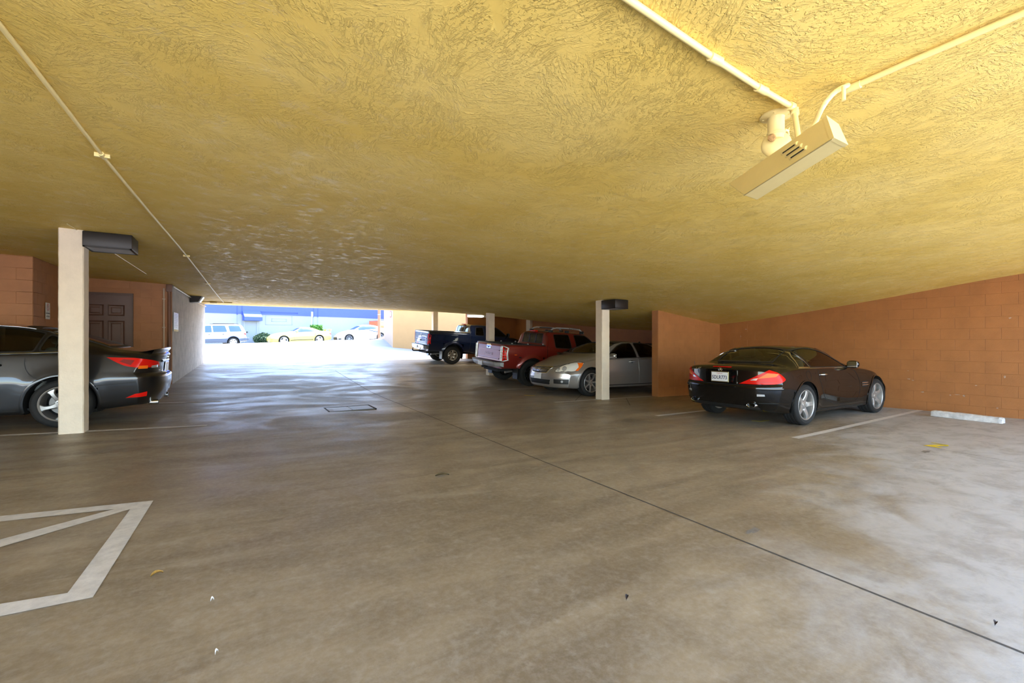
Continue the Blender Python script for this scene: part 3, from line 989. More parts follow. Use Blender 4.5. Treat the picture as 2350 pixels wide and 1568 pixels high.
# conduit from the right edge bending down to the lamp
s0, s1 = on_ceil(2346, 18), on_ceil(1945, 196)
dq = (Vector(s0) - Vector(s1)).normalized()
root = empty('bent_conduit', (s1[0], s1[1], ceil_z(*s1)), 0, 'cream flexible conduit from the right edge bending down to the ceiling lamp', 'conduit')
base = Vector(root.location)
p1 = Vector((s1[0], s1[1], ceil_z(*s1) - .016))
tube('pipe', [p - base for p in ceil_path([tuple(Vector(s1) + dq * 3), s1], .016)], .0125, M_PAINTY, root, 12)
def ceil_D(px, py):
    q_ = on_ceil(px, py); return q_[0] * SN + q_[1] * CS
cv = []
for (x_, y_), f_ in zip(spline2_px([(1945, 196), (1921, 208), (1900, 228), (1883, 255), (1868, 288)], 4), np.linspace(.985, .86, 17)):
    cv.append(at_D(x_, y_, ceil_D(x_, y_) * f_) - base)
tube('bent_pipe', cv, .0115, M_PAINTY, root, 12)
tube('coupling', [p1 + Vector((dq.x, dq.y, 0)) * .05 - base, p1 - Vector((dq.x, dq.y, 0)) * .01 - base], .0175, M_PAINTY, root, 12)
hkD = ceil_D(1936, 198) * .955
hk = at_D(1936, 198, hkD)
tube('hook', [hk - base, at_D(1936, 231, hkD) - base], .0085, M_PAINTY, root, 10)
# junction at the opening
jx = on_ceil(490, 692); jy = on_ceil(513, 693)
root = empty('junction_box', (jx[0], jx[1], ceil_z(*jx)), 0, 'small ochre junction box with side conduits at the driveway opening', 'junction box')
M_OCHRE = mat('ochre_paint', (.50, .34, .06), .5)
box('box', -.10, .10, -.10, .10, -.06, .02, M_OCHRE, root, .008)
tube('pipe', [Vector((.08, 0, -.02)), Vector((.55, .02, -.02))], .015, M_OCHRE, root, 8)
tube('pipe', [Vector((-.08, 0, -.02)), Vector((-.50, .02, -.02))], .015, M_OCHRE, root, 8)

# ------------------------------------------------------------------ marks on the floor
def floor_strip(name, pts, w, m, label, cat='floor marking', lift=.004, n=10, group=None, widths=None):
    P = []
    for a, b_ in zip(pts, pts[1:]):
        for k in range(n): P.append(Vector(a) + (Vector(b_) - Vector(a)) * k / n)
    P.append(Vector(pts[-1]))
    V, Fc = [], []
    for i, p in enumerate(P):
        dd = (P[min(i + 1, len(P) - 1)] - P[max(i - 1, 0)]); dd = Vector((dd.x, dd.y)).normalized()
        nn = Vector((-dd.y, dd.x))
        ww = w if widths is None else widths[0] + (widths[1] - widths[0]) * i / (len(P) - 1)
        for s in (-1, 1):
            q = Vector((p.x, p.y)) + nn * s * ww / 2
            V.append((q.x, q.y, floor_z(q.x, q.y) + lift))
    for i in range(len(P) - 1): Fc.append((2 * i, 2 * i + 1, 2 * i + 3, 2 * i + 2))
    o = obj(name, pymesh(name, V, Fc), m)
    return finish(o, label, cat, group)
def floor_poly(name, pix, m, label, lift=.004, sub=6, cat='floor marking'):
    """outline given as photograph pixels on the floor"""
    pts = []
    for a, b_ in zip(pix, pix[1:] + pix[:1]):
        A, B = on_ground(*a), on_ground(*b_)
        for k in range(sub): pts.append(A + (B - A) * k / sub)
    c2 = [Vector((p.x, p.y)) for p in pts]
    r = delaunay_2d_cdt(c2, [(i, (i + 1) % len(c2)) for i in range(len(c2))], [], 1, 1e-6)
    V = [(p.x, p.y, floor_z(p.x, p.y) + lift) for p in r[0]]
    o = obj(name, pymesh(name, V, r[2]), m)
    return finish(o, label, cat)
def gl(px, py): p = on_ground(px, py); return (p.x, p.y)
def line_from(px, py, px2, py2, ext=0.0):
    a, b_ = Vector(gl(px, py)), Vector(gl(px2, py2))
    return [tuple(a), tuple(b_ + (b_ - a).normalized() * ext)]
LW = .10
GRP = 'white stall lines'
floor_strip('stall_line', line_from(1824, 1006, 2112, 942), LW, M_WHITEPAINT, 'white stall line on the near side of the black roadster', group=GRP)
a = gl(1506, 955)
floor_strip('stall_line', [a, (U_R - .1, a[1] + .1)], LW, M_WHITEPAINT, 'white stall line between the black roadster and the partition', group=GRP)
a = gl(1272, 924)
floor_strip('stall_line', [a, (8.99, Vector(gl(1490, 910)).y)], LW, M_WHITEPAINT, 'white stall line passing the post beside the silver sedan', group=GRP)
a = gl(1140, 895)
floor_strip('stall_line', [a, (11.8, a[1] + .1)], LW, M_WHITEPAINT, 'white stall line between the silver sedan and the red pickup', group=GRP)
a = gl(1083, 863)
floor_strip('stall_line', [a, (11.8, a[1] + .25)], LW, M_WHITEPAINT, 'white stall line at the post behind the red pickup', group=GRP)
a = gl(985, 841)
floor_strip('stall_line', [a, (11.8, a[1] + .1)], LW, M_WHITEPAINT, 'faint white stall line beside the blue pickup', group=GRP)
a, b_ = Vector(gl(475, 977)), Vector(gl(212, 990))
floor_strip('stall_line', [tuple(a), tuple(b_ + (b_ - a) * 2.2)], LW, M_WHITEPAINT, 'white stall line at the foot of the nearest post', group=GRP)
a, b_ = Vector(gl(512, 922)), Vector(gl(330, 926))
floor_strip('stall_line', [tuple(a), tuple(b_ + (b_ - a) * 1.2)], LW, M_WHITEPAINT, 'white stall line behind the tail of the dark grey sedan', group=GRP)
floor_poly('hatch_marking', [(352, 1150), (213, 1373), (-60, 1429), (-60, 1398), (155, 1363), (299, 1170), (-60, 1275), (-60, 1256), (262, 1170), (-60, 1205), (-60, 1192)], M_WHITEPAINT, 'large white no parking outline on the floor at lower left')
floor_poly('spray_mark', [(2118, 1023), (2147, 1021), (2176, 1023), (2135, 1017), (2138, 1016.4), (2178, 1022.5), (2176, 1025), (2145, 1024.4), (2164, 1029), (2158, 1029.2)], M_YELLOWPAINT, 'yellow sprayed zigzag mark on the floor near the wheel stop')
floor_poly('spray_mark', [(1725, 966), (1745, 967.2), (1765, 965), (1766, 966), (1746, 968.5), (1725, 967)], M_YELLOWPAINT, 'faint yellow tick mark behind the black roadster')
floor_poly('spray_mark', [(1203, 907), (1228, 908), (1228, 909), (1203, 908)], M_YELLOWPAINT, 'faint yellow dash in front of the silver sedan')
# joints in the slab are parts of the floor
def joint(pts, w=.012):
    o = floor_strip('joint', pts, w, M_JOINT, None, None, .002, 24)
    o.parent = floor
    for k in ('label', 'category'):
        if k in o: del o[k]
ja, jb = Vector(gl(985, 955)), Vector(gl(2340, 1496))
joint([tuple(ja + (ja - jb).normalized() * 9), tuple(ja), tuple(jb), tuple(jb + (jb - ja).normalized() * 2)], .014)
a, b_ = gl(985, 955), gl(1440, 925)
joint([a, b_], .008)
joint([gl(1437, 914), gl(1446, 931)], .012)
joint([gl(2150, 1030), gl(2350, 1065)], .006)
joint([gl(1320, 920), gl(1335, 905)], .012)
def wheel_stop(pa, pb, label):
    a, b_ = Vector(pa), Vector(pb)
    d_ = b_ - a; L = d_.length
    z = floor_z(*((a + b_) / 2))
    prof = [(-.075, 0), (.075, 0), (.07, .075), (.045, .10), (-.045, .10), (-.07, .075)]
    bm = bmesh.new()
    n = 28; rings = []
    random.seed(5)
    for k in range(n + 1):
        f = 1 if 0 < k < n else .9
        rings.append([bm.verts.new((-L / 2 + L * k / n, y * f + random.uniform(-.003, .003), zz * f + (random.uniform(-.004, .003) if zz > 0 else 0))) for y, zz in prof])
    for A, B in zip(rings, rings[1:]):
        for k in range(6): bm.faces.new((A[k], A[(k + 1) % 6], B[(k + 1) % 6], B[k]))
    bm.faces.new(rings[0][::-1]); bm.faces.new(rings[-1])
    bmesh.ops.recalc_face_normals(bm, faces=bm.faces)
    o = obj('wheel_stop', bm, mat('scuffed_white_paint', (.66, .64, .62), .6, var=.35, var_scale=9, bump=.4))
    smooth(o.data, 25)
    c = (a + b_) / 2
    o.location = (c.x, c.y, z)
    o.rotation_euler = (math.atan2(0, 1), 0, math.atan2(d_.y, d_.x))
    return finish(o, label, 'wheel stop')
wheel_stop(gl(2140, 955), gl(2303, 972), 'scuffed white concrete wheel stop in the empty stall by the brown wall')
def drain():
    c = on_ground(803, 938)
    root = empty('floor_drain', (c.x, c.y, c.z), 0, 'rectangular cover plate set into the aisle floor', 'drain')
    w, h = .42, .30
    bm = bmesh.new()
    for (p, q, r, s) in ((-w, w, -h, -h + .03), (-w, w, h - .03, h), (-w, -w + .03, -h, h), (w - .03, w, -h, h)):
        box_bm(p, q, r, s, -.01, .010, bm=bm)
    obj('rim', bm, M_JOINT, root)
    mp = mat('worn_plate', (.30, .29, .28), .4, metal=.3, bump=.3, bump_scale=120)
    for x0, x1 in ((-w + .035, -.01), (.01, w - .035)):
        obj('plate', box_bm(x0, x1, -h + .035, h - .035, -.01, .006), mp, root)
drain()
# litter
M_LEAF = mat('dry_leaf', (.42, .24, .05), .6, var=.4, var_scale=60)
def leaf(px, py, L, label, m, name='dry_leaf', rz=.4):
    p = on_ground(px, py)
    n = 8; V = []; Fc = []
    for k in range(n + 1):
        t = k / n; w = .45 * math.sin(math.pi * t ** .8) * L * .5 + 1e-4
        zc = .012 * math.sin(3 * t) + .004
        for s, dz in ((-1, .008), (0, 0), (1, .010)): V.append(((t - .5) * L, s * w, zc + dz))
    for k in range(n):
        for j in range(2): Fc.append((3 * k + j, 3 * k + j + 1, 3 * k + j + 4, 3 * k + j + 3))
    o = obj(name, pymesh(name, V, Fc, True), m)
    o.location = p; o.rotation_euler = (0, 0, rz)
    return finish(o, label, 'leaf' if 'leaf' in name else 'litter')
leaf(360, 1322, .055, 'single dry yellow leaf beside the white floor outline', M_LEAF)
leaf(1015, 1093, .13, 'thin dark stain streak in the middle of the floor', mat('dark_streak', (.10, .075, .035), .7), rz=-.25)  # floor stain streak, built with the leaf blade shape
M_SCRAP = mat('scrap_white', (.75, .74, .72), .6)
leaf(497, 1504, .015, 'tiny white paper scrap near the bottom edge', M_SCRAP, 'paper_scrap', .8)
leaf(487, 1382, .014, 'tiny white paper scrap right of the dry leaf', M_SCRAP, 'paper_scrap', .3)
leaf(1439, 1377, .035, 'small dark clump of dirt on the floor below the slab joint', mat('dark_scrap', (.03, .02, .02), .8), 'dirt_clump', .6)
leaf(2285, 1437, .03, 'small dark scrap on the pale floor at lower right', mat('dark_scrap', (.03, .02, .02), .8), 'dirt_clump', .1)
def stain(px, py, rx, ry, label, m, rz=0):
    p = on_ground(px, py)
    random.seed(px)
    n = 26
    V = [(p.x, p.y, p.z + .0015)]; 
    for k in range(n):
        a = 2 * math.pi * k / n
        f = 1 + random.uniform(-.35, .35)
        x, y = rx * f * math.cos(a), ry * f * math.sin(a)
        u, v = p.x + x * math.cos(rz) - y * math.sin(rz), p.y + x * math.sin(rz) + y * math.cos(rz)
        V.append((u, v, floor_z(u, v) + .0015))
    return finish(obj('oil_stain', pymesh('oil_stain', V, [(0, 1 + k, 1 + (k + 1) % n) for k in range(n)]), m), label, 'stain')
M_STAIN = mat('oil_patch', (.20, .185, .165), .5, var=.3, var_scale=30)
stain(1728, 1218, .075, .022, 'dark oil stain on the pale concrete beside the slab joint', M_STAIN, .1)
stain(2125, 1037, .09, .03, 'dark oil stain below the yellow sprayed mark', M_STAIN, 0)

# ------------------------------------------------------------------ outside: street, buildings, plants
BD = math.radians(10.8)
bdir = Vector((math.cos(BD), math.sin(BD))); bnor = Vector((math.sin(BD), -math.cos(BD)))
B0 = Vector((0, 41.6))                       # a point on the far building's face
def on_bldg(px, py, off=0.0):
    r = ray(px, py); o2 = B0 + bnor * off
    t_ = (o2.dot(bnor)) / (r.x * bnor.x + r.y * bnor.y)
    p = CAM + r * t_
    return (Vector((p.x, p.y)) - B0).dot(bdir), p.z
def bplace(s, z, off=0.0):
    q = B0 + bdir * s + bnor * off
    return Vector((q.x, q.y, z))
M_BW = mat('white_stucco', (.26, .285, .305), .8, var=.04, bump=.2)
M_BB = mat('blue_stucco', (.045, .075, .34), .7, var=.05, bump=.2)
M_BLINE = mat('stucco_reveal', (.21, .235, .265), .8)
M_BBLINE = mat('blue_reveal', (.035, .06, .28), .8)
bz = on_bldg(470, 718)[1]
bz_mid = (on_bldg(473, 718)[1] + on_bldg(868, 731)[1]) / 2
root = empty('far_building', (B0.x, B0.y, ground_z(B0.x, B0.y)), BD, 'white and blue stucco building across the street', 'building')
zr = root.location.z
zs = bz_mid - zr
def bbox(name, s0, s1, z0, z1, o0, o1, m, parent=None, bev=0):
    """box on the far building's face; offsets count outwards"""
    return box(name, s0, s1, -o1, -o0, z0 - zr, z1 - zr, m, parent or root, bev)
bbox('wall', -40, 40, zr - 1.5, bz_mid, -3, 0, M_BW)
bbox('blue_band', -40, 40, bz_mid, bz_mid + 2.6, -3, .05, M_BB)
def vline(px, y0, y1, m):
    s, z1 = on_bldg(px, y0); _, z0 = on_bldg(px, y1)
    blue = m is M_BBLINE
    bbox('reveal', s - .035, s + .035, z0, z1, .051 if blue else .001, .062 if blue else .012, m)
for px in (544, 555, 719, 729):
    vline(px, 700, 720 + (px - 473) * .0329, M_BBLINE)
    vline(px, 720 + (px - 473) * .0329, 790, M_BLINE)
def rect_reveal(x0, y0, x1, y1, m, off):
    s0, z1 = on_bldg(x0, y0); s1, z0 = on_bldg(x1, y1)
    bm = bmesh.new()
    for (a, b_, c, e) in ((s0, s1, z0, z0 + .05), (s0, s1, z1 - .05, z1), (s0, s0 + .05, z0, z1), (s1 - .05, s1, z0, z1)):
        box_bm(a, b_, -off - .012, -off, c - zr, e - zr, bm=bm)
    obj('moulding', bm, m, root)
rect_reveal(609, 724, 671, 747, M_BLINE, .001)
rect_reveal(623, 731, 658, 739, M_BLINE, .001)
rect_reveal(596, 714.5, 683, 721, M_BBLINE, .051)
# door under a blue awning
s0, z1 = on_bldg(562, 737); s1, z0 = on_bldg(589, 786)
gz_ = ground_z(*bplace((s0 + s1) / 2, 0)[:2])
dj = bbox('door', s0, s1, gz_ - .2, z1 + .4, .0, .03, mat('pale_grey_door', (.23, .26, .29), .6))
bbox('door_frame', s0 - .1, s0, gz_ - .2, z1 + .4, .0, .06, M_BW)
bbox('door_frame', s1, s1 + .1, gz_ - .2, z1 + .4, .0, .06, M_BW)
kb = bbox('knob', s0 + .08, s0 + .18, gz_ + .95, gz_ + 1.05, .03, .1, M_BRONZE)
a0, za = on_bldg(556, 713); a1, zb_ = on_bldg(597, 737)
bm = bmesh.new()
prof = [(.06, za + .0), (.75, zb_ + .28), (.75, zb_), (.06, zb_)]
A = [bm.verts.new((a0, -o, z - zr)) for o, z in prof]; B = [bm.verts.new((a1, -o, z - zr)) for o, z in prof]
bm.faces.new(A); bm.faces.new(B[::-1])
for k in range(3): bm.faces.new((A[k], A[k + 1], B[k + 1], B[k]))
bmesh.ops.recalc_face_normals(bm, faces=bm.faces)
obj('awning', bm, mat('blue_awning', (.042, .072, .34), .7), root)

# cream wall on the right of the driveway
M_CREAM = mat('cream_orange_stucco', (.40, .235, .095), .8, var=.06, var_scale=2, bump=.3, world=True)
M_CREAM2 = mat('pale_pink_stucco', (.42, .285, .19), .8, var=.05, var_scale=2, bump=.3, world=True)
wc = wall_core('wall_outside', (7.4, 25.6), (15, 24.0), .25, -1.0, lambda u, v: 4.4, M_CREAM, 'sunlit orange cream stucco wall outside beyond the blue pickup')
c_far = on_ground(869, 780)
wc2 = wall_core('wall_outside_side', (8.24, 30.6), (7.4, 25.6), .25, -1.0, lambda u, v: 3.6, M_CREAM2, 'pale pink stucco wall along the driveway')
# low curved wing at the end of that wall
bm = bmesh.new()
pts2 = [(8.24, 30.6, 1.62), (8.24, 31.0, 1.56), (8.25, 31.5, 1.52), (8.26, 32.0, 1.47), (8.28, 32.6, 1.42)]
rows = []
for x, y, zt_ in pts2:
    rows.append([bm.verts.new(q) for q in ((x, y, -.5), (x, y, zt_), (x + .22, y, zt_), (x + .22, y, -.5))])
for A, B in zip(rows, rows[1:]):
    for k in range(4): bm.faces.new((A[k], A[(k + 1) % 4], B[(k + 1) % 4], B[k]))
bm.faces.new(rows[0]); bm.faces.new(rows[-1][::-1])
bmesh.ops.recalc_face_normals(bm, faces=bm.faces)
finish(obj('wall_outside_wing', bm, M_CREAM2), 'low pink stucco wing wall at the top of the driveway', None, None, 'structure')
sg = at_u(891, 721, 7.4)
q = (sg.y - 25.6) / 5.0
root = empty('tow_sign', (7.4 + .84 * q - .02, sg.y, sg.z), math.pi / 2 + math.pi - .166, 'narrow white and red sign on the pink stucco wall', 'sign')
obj('plate', box_bm(-.30, .30, -.012, 0, -.18, .18), M_SIGN, root)
obj('red_stripe', box_bm(-.30, .30, -.014, -.011, .12, .18), M_RED, root)
obj('red_stripe', box_bm(-.30, .30, -.014, -.011, -.18, -.12), M_RED, root)

# street sign and utility pole
def on_street(px, v):
    p = at_v(px, HY, v); return p.x
x_ = on_street(714, 37.0)
p0, p1 = at_v(713, 782, 42.1), at_v(716, 716, 42.1)
root = empty('street_sign', (p0.x, 42.1, ground_z(p0.x, 42.1)), 0, 'narrow white street sign on a thin pole behind the yellow coupe', 'sign')
zb0 = root.location.z
tube('pole', [(0, 0, 0), (p1.x - p0.x, 0, p1.z - zb0)], .035, mat('galvanised_steel', (.5, .53, .56), .5, metal=.5), root, 8)
pa_, pb_ = at_v(716, 716, 42.1), at_v(716, 727, 42.1)
box('panel', pa_.x - p0.x - .07, pa_.x - p0.x + .07, -.06, -.04, pb_.z - zb0, pa_.z - zb0, M_SIGN, root)
a = at_v(870, 782, 33.5)
root = empty('utility_pole', (a.x, 33.5, ground_z(a.x, 33.5) - .1), 0, 'slim pinkish wooden utility pole at the top of the driveway', 'pole')
tube('shaft', [(0, 0, 0), (.0, 0, 5)], .10, mat('sunlit_pole_wood', (.30, .15, .08), .8), root, 10, )
for z in (1.9, 3.1): tube('band', [(0, 0, z), (0, 0, z + .05)], .112, M_ALLOY, root, 10)

def shrub(name, label, c, rx, ry, h, n, m, leaf_size, flat_top=False, seed=1):
    """a shrub: woody stems and a mass of small leaf blades"""
    random.seed(seed)
    root = empty(name, c, 0, label, 'shrub')
    st = bmesh.new()
    for k in range(7):
        a = random.uniform(0, 6.28)
        tube_bm([(0.05 * math.cos(a), .05 * math.sin(a), 0), (rx * .4 * math.cos(a), ry * .4 * math.sin(a), h * .45), (rx * .6 * math.cos(a), ry * .6 * math.sin(a), h * .8)], .02, 5, st)
    obj('stems', st, mat('shrub_wood', (.08, .05, .03), .9), root)
    V, Fc = [], []
    for k in range(n):
        a = random.uniform(0, 6.283); e = random.random() ** .5
        zz = random.random()
        prof = (1 - abs(zz * 2 - .9) ** 3 * .6) if not flat_top else 1
        r = (.55 + .45 * e) * prof
        bump = 1 + .14 * math.sin(5 * a + 6 * zz)
        x, y, z = rx * r * bump * math.cos(a), ry * r * bump * math.sin(a), h * (.08 + .92 * zz) * (1 if flat_top else 1 - .12 * e * e)
        d1 = Vector((random.gauss(0, 1), random.gauss(0, 1), random.gauss(0, 1))).normalized()
        d2 = d1.cross(Vector((random.gauss(0, 1), random.gauss(0, 1), random.gauss(0, 1)))).normalized()
        s = leaf_size * random.uniform(.6, 1.2)
        p = Vector((x, y, z)); i = len(V)
        V += [p - d1 * s, p + d2 * s * .5, p + d1 * s, p - d2 * s * .5]
        Fc.append((i, i + 1, i + 2, i + 3))
    o = obj('foliage', pymesh('foliage', V, Fc), m, root)
    o['kind'] = 'stuff'
    return root
p = at_v(606, 782, 40.7); 
shrub('rounded_shrub', 'dark green rounded shrub in front of the nose of the yellow coupe', (p.x, 40.7, ground_z(p.x, 40.7)), .70, .6, .95, 2600, mat('dark_leaves', (.035, .075, .03), .6, var=.4, var_scale=30), .10, seed=4)
p = at_v(727, 782, 41.5)
shrub('clipped_hedge', 'bright green clipped shrub behind the roof of the yellow coupe', (p.x, 41.5, ground_z(p.x, 41.5)), .45, .45, 1.45, 2600, mat('bright_leaves', (.06, .20, .02), .6, var=.4, var_scale=30), .09, True, seed=9)
# ------------------------------------------------------------------ vehicles
def pchip(pts):
    """monotone cubic through (x, y) points"""
    pts = sorted(pts)
    x = np.array([p[0] for p in pts], float); y = np.array([p[1] for p in pts], float)
    if len(pts) == 1: return lambda q: np.full_like(np.asarray(q, float), y[0])
    h = np.diff(x); dl = np.diff(y) / h
    m = np.zeros(len(x))
    m[0], m[-1] = dl[0], dl[-1]
    for i in range(1, len(x) - 1):
        if dl[i - 1] * dl[i] > 0:
            w1, w2 = 2 * h[i] + h[i - 1], h[i] + 2 * h[i - 1]
            m[i] = (w1 + w2) / (w1 / dl[i - 1] + w2 / dl[i])
    def f(q):
        q = np.clip(np.asarray(q, float), x[0], x[-1])
        i = np.clip(np.searchsorted(x, q) - 1, 0, len(h) - 1)
        t = (q - x[i]) / h[i]
        return ((1 + 2 * t) * (1 - t) ** 2 * y[i] + t * (1 - t) ** 2 * h[i] * m[i] + t * t * (3 - 2 * t) * y[i + 1] + t * t * (t - 1) * h[i] * m[i + 1])
    return f
def lin(pts):
    x = [p[0] for p in pts]; y = [p[1] for p in pts]
    return lambda q: np.interp(q, x, y)
def chaikin(P):
    """corner cutting along axis 1, end points kept"""
    A = .75 * P[:, :-1] + .25 * P[:, 1:]
    B = .25 * P[:, :-1] + .75 * P[:, 1:]
    out = np.empty((P.shape[0], 2 * (P.shape[1] - 1) + 2, P.shape[2]))
    out[:, 0] = P[:, 0]; out[:, -1] = P[:, -1]
    out[:, 1:-1:2] = A; out[:, 2:-1:2] = B
    return out
def in_poly(x, y, poly):
    c = False
    n = len(poly); j = n - 1
    for i in range(n):
        xi, yi = poly[i]; xj, yj = poly[j]
        if (yi > y) != (yj > y) and x < (xj - xi) * (y - yi) / (yj - yi) + xi: c = not c
        j = i
    return c
def near_on_poly(x, y, poly):
    best = None; bd = 1e9
    for (ax, ay), (bx, by) in zip(poly, poly[1:] + poly[:1]):
        dx, dy = bx - ax, by - ay
        L = dx * dx + dy * dy
        t = 0 if L < 1e-12 else max(0, min(1, ((x - ax) * dx + (y - ay) * dy) / L))
        px, py = ax + dx * t, ay + dy * t
        d_ = (px - x) ** 2 + (py - y) ** 2
        if d_ < bd: bd = d_; best = (px, py)
    return best, math.sqrt(bd)
def rounded(poly, r=.04, n=4):
    """round the corners of a polygon"""
    out = []
    m = len(poly)
    for i in range(m):
        p0, p1, p2 = Vector(poly[i - 1]), Vector(poly[i]), Vector(poly[(i + 1) % m])
        a, b_ = p0 - p1, p2 - p1
        rr = min(r, a.length * .45, b_.length * .45)
        A, B = p1 + a.normalized() * rr, p1 + b_.normalized() * rr
        for k in range(n + 1):
            t = k / n
            q = A * (1 - t) ** 2 + p1 * 2 * t * (1 - t) + B * t * t
            out.append((q.x, q.y))
    return out
def spline2(pts, n=6, closed=False):
    """Catmull-Rom through 2-D points"""
    out = []
    P = [Vector(p) for p in pts]
    m = len(P)
    for i in range(m if closed else m - 1):
        if closed: a, b_, c, d_ = P[i - 1], P[i], P[(i + 1) % m], P[(i + 2) % m]
        else: a, b_, c, d_ = P[max(i - 1, 0)], P[i], P[i + 1], P[min(i + 2, m - 1)]
        for k in range(n):
            t = k / n
            q = .5 * ((2 * b_) + (c - a) * t + (2 * a - 5 * b_ + 4 * c - d_) * t * t + (3 * b_ - a - 3 * c + d_) * t ** 3)
            out.append((q.x, q.y))
    if not closed: out.append(tuple(P[-1]))
    return out
VX, VY, VZ = Vector((1, 0, 0)), Vector((0, 1, 0)), Vector((0, 0, 1))
VIEWS = {'L': (-VY, VX, VZ), 'R': (VY, VX, VZ), 'rear': (VX, VY, VZ), 'front': (-VX, VY, VZ), 'top': (-VZ, VX, VY), 'bottom': (VZ, VX, VY)}
def diag(ang, end='rear', side=1):
    """view turned by `ang` from the end towards the side (side=+1 left, -1 right); coordinates: horizontal across, z"""
    s = 1 if end == 'rear' else -1
    d_ = Vector((s * math.cos(ang), -side * math.sin(ang), 0))
    e1 = Vector((side * s * math.sin(ang), math.cos(ang), 0)) if end == 'rear' else Vector((-side * -math.sin(ang) * -1, math.cos(ang), 0))
    if end == 'front':
        e1 = Vector((-side * math.sin(ang), math.cos(ang), 0))
    return (d_, e1, VZ)

GLASS = glass_material('tinted_window_glass', (.30, .33, .28))
GLASS_D = glass_material('dark_window_glass', (.10, .11, .10))
M_SEAM = mat('panel_gap', (.004, .004, .004), .7)
M_TRIMC = mat('bright_window_trim', (.55, .56, .58), .2, metal=1.0)
M_LAMP_R = mat('red_lamp_lens', (.62, .010, .005), .22, spec=.2)
M_LAMP_O = mat('orange_lamp_lens', (.85, .15, .01), .22, spec=.2)
M_LAMP_C = mat('clear_lamp_lens', (.70, .72, .74), .08, metal=.6, coat=1.0)
M_PLATE = mat('white_plate', (.78, .78, .76), .35)
M_PLATE_INK = mat('plate_ink', (.02, .025, .08), .4)
M_SEAT_G = mat('grey_leather', (.16, .18, .17), .5, bump=.1)
M_SEAT_P = mat('pale_leather', (.36, .38, .36), .5, bump=.1)
M_SEAT_D = mat('dark_upholstery', (.02, .02, .02), .7)

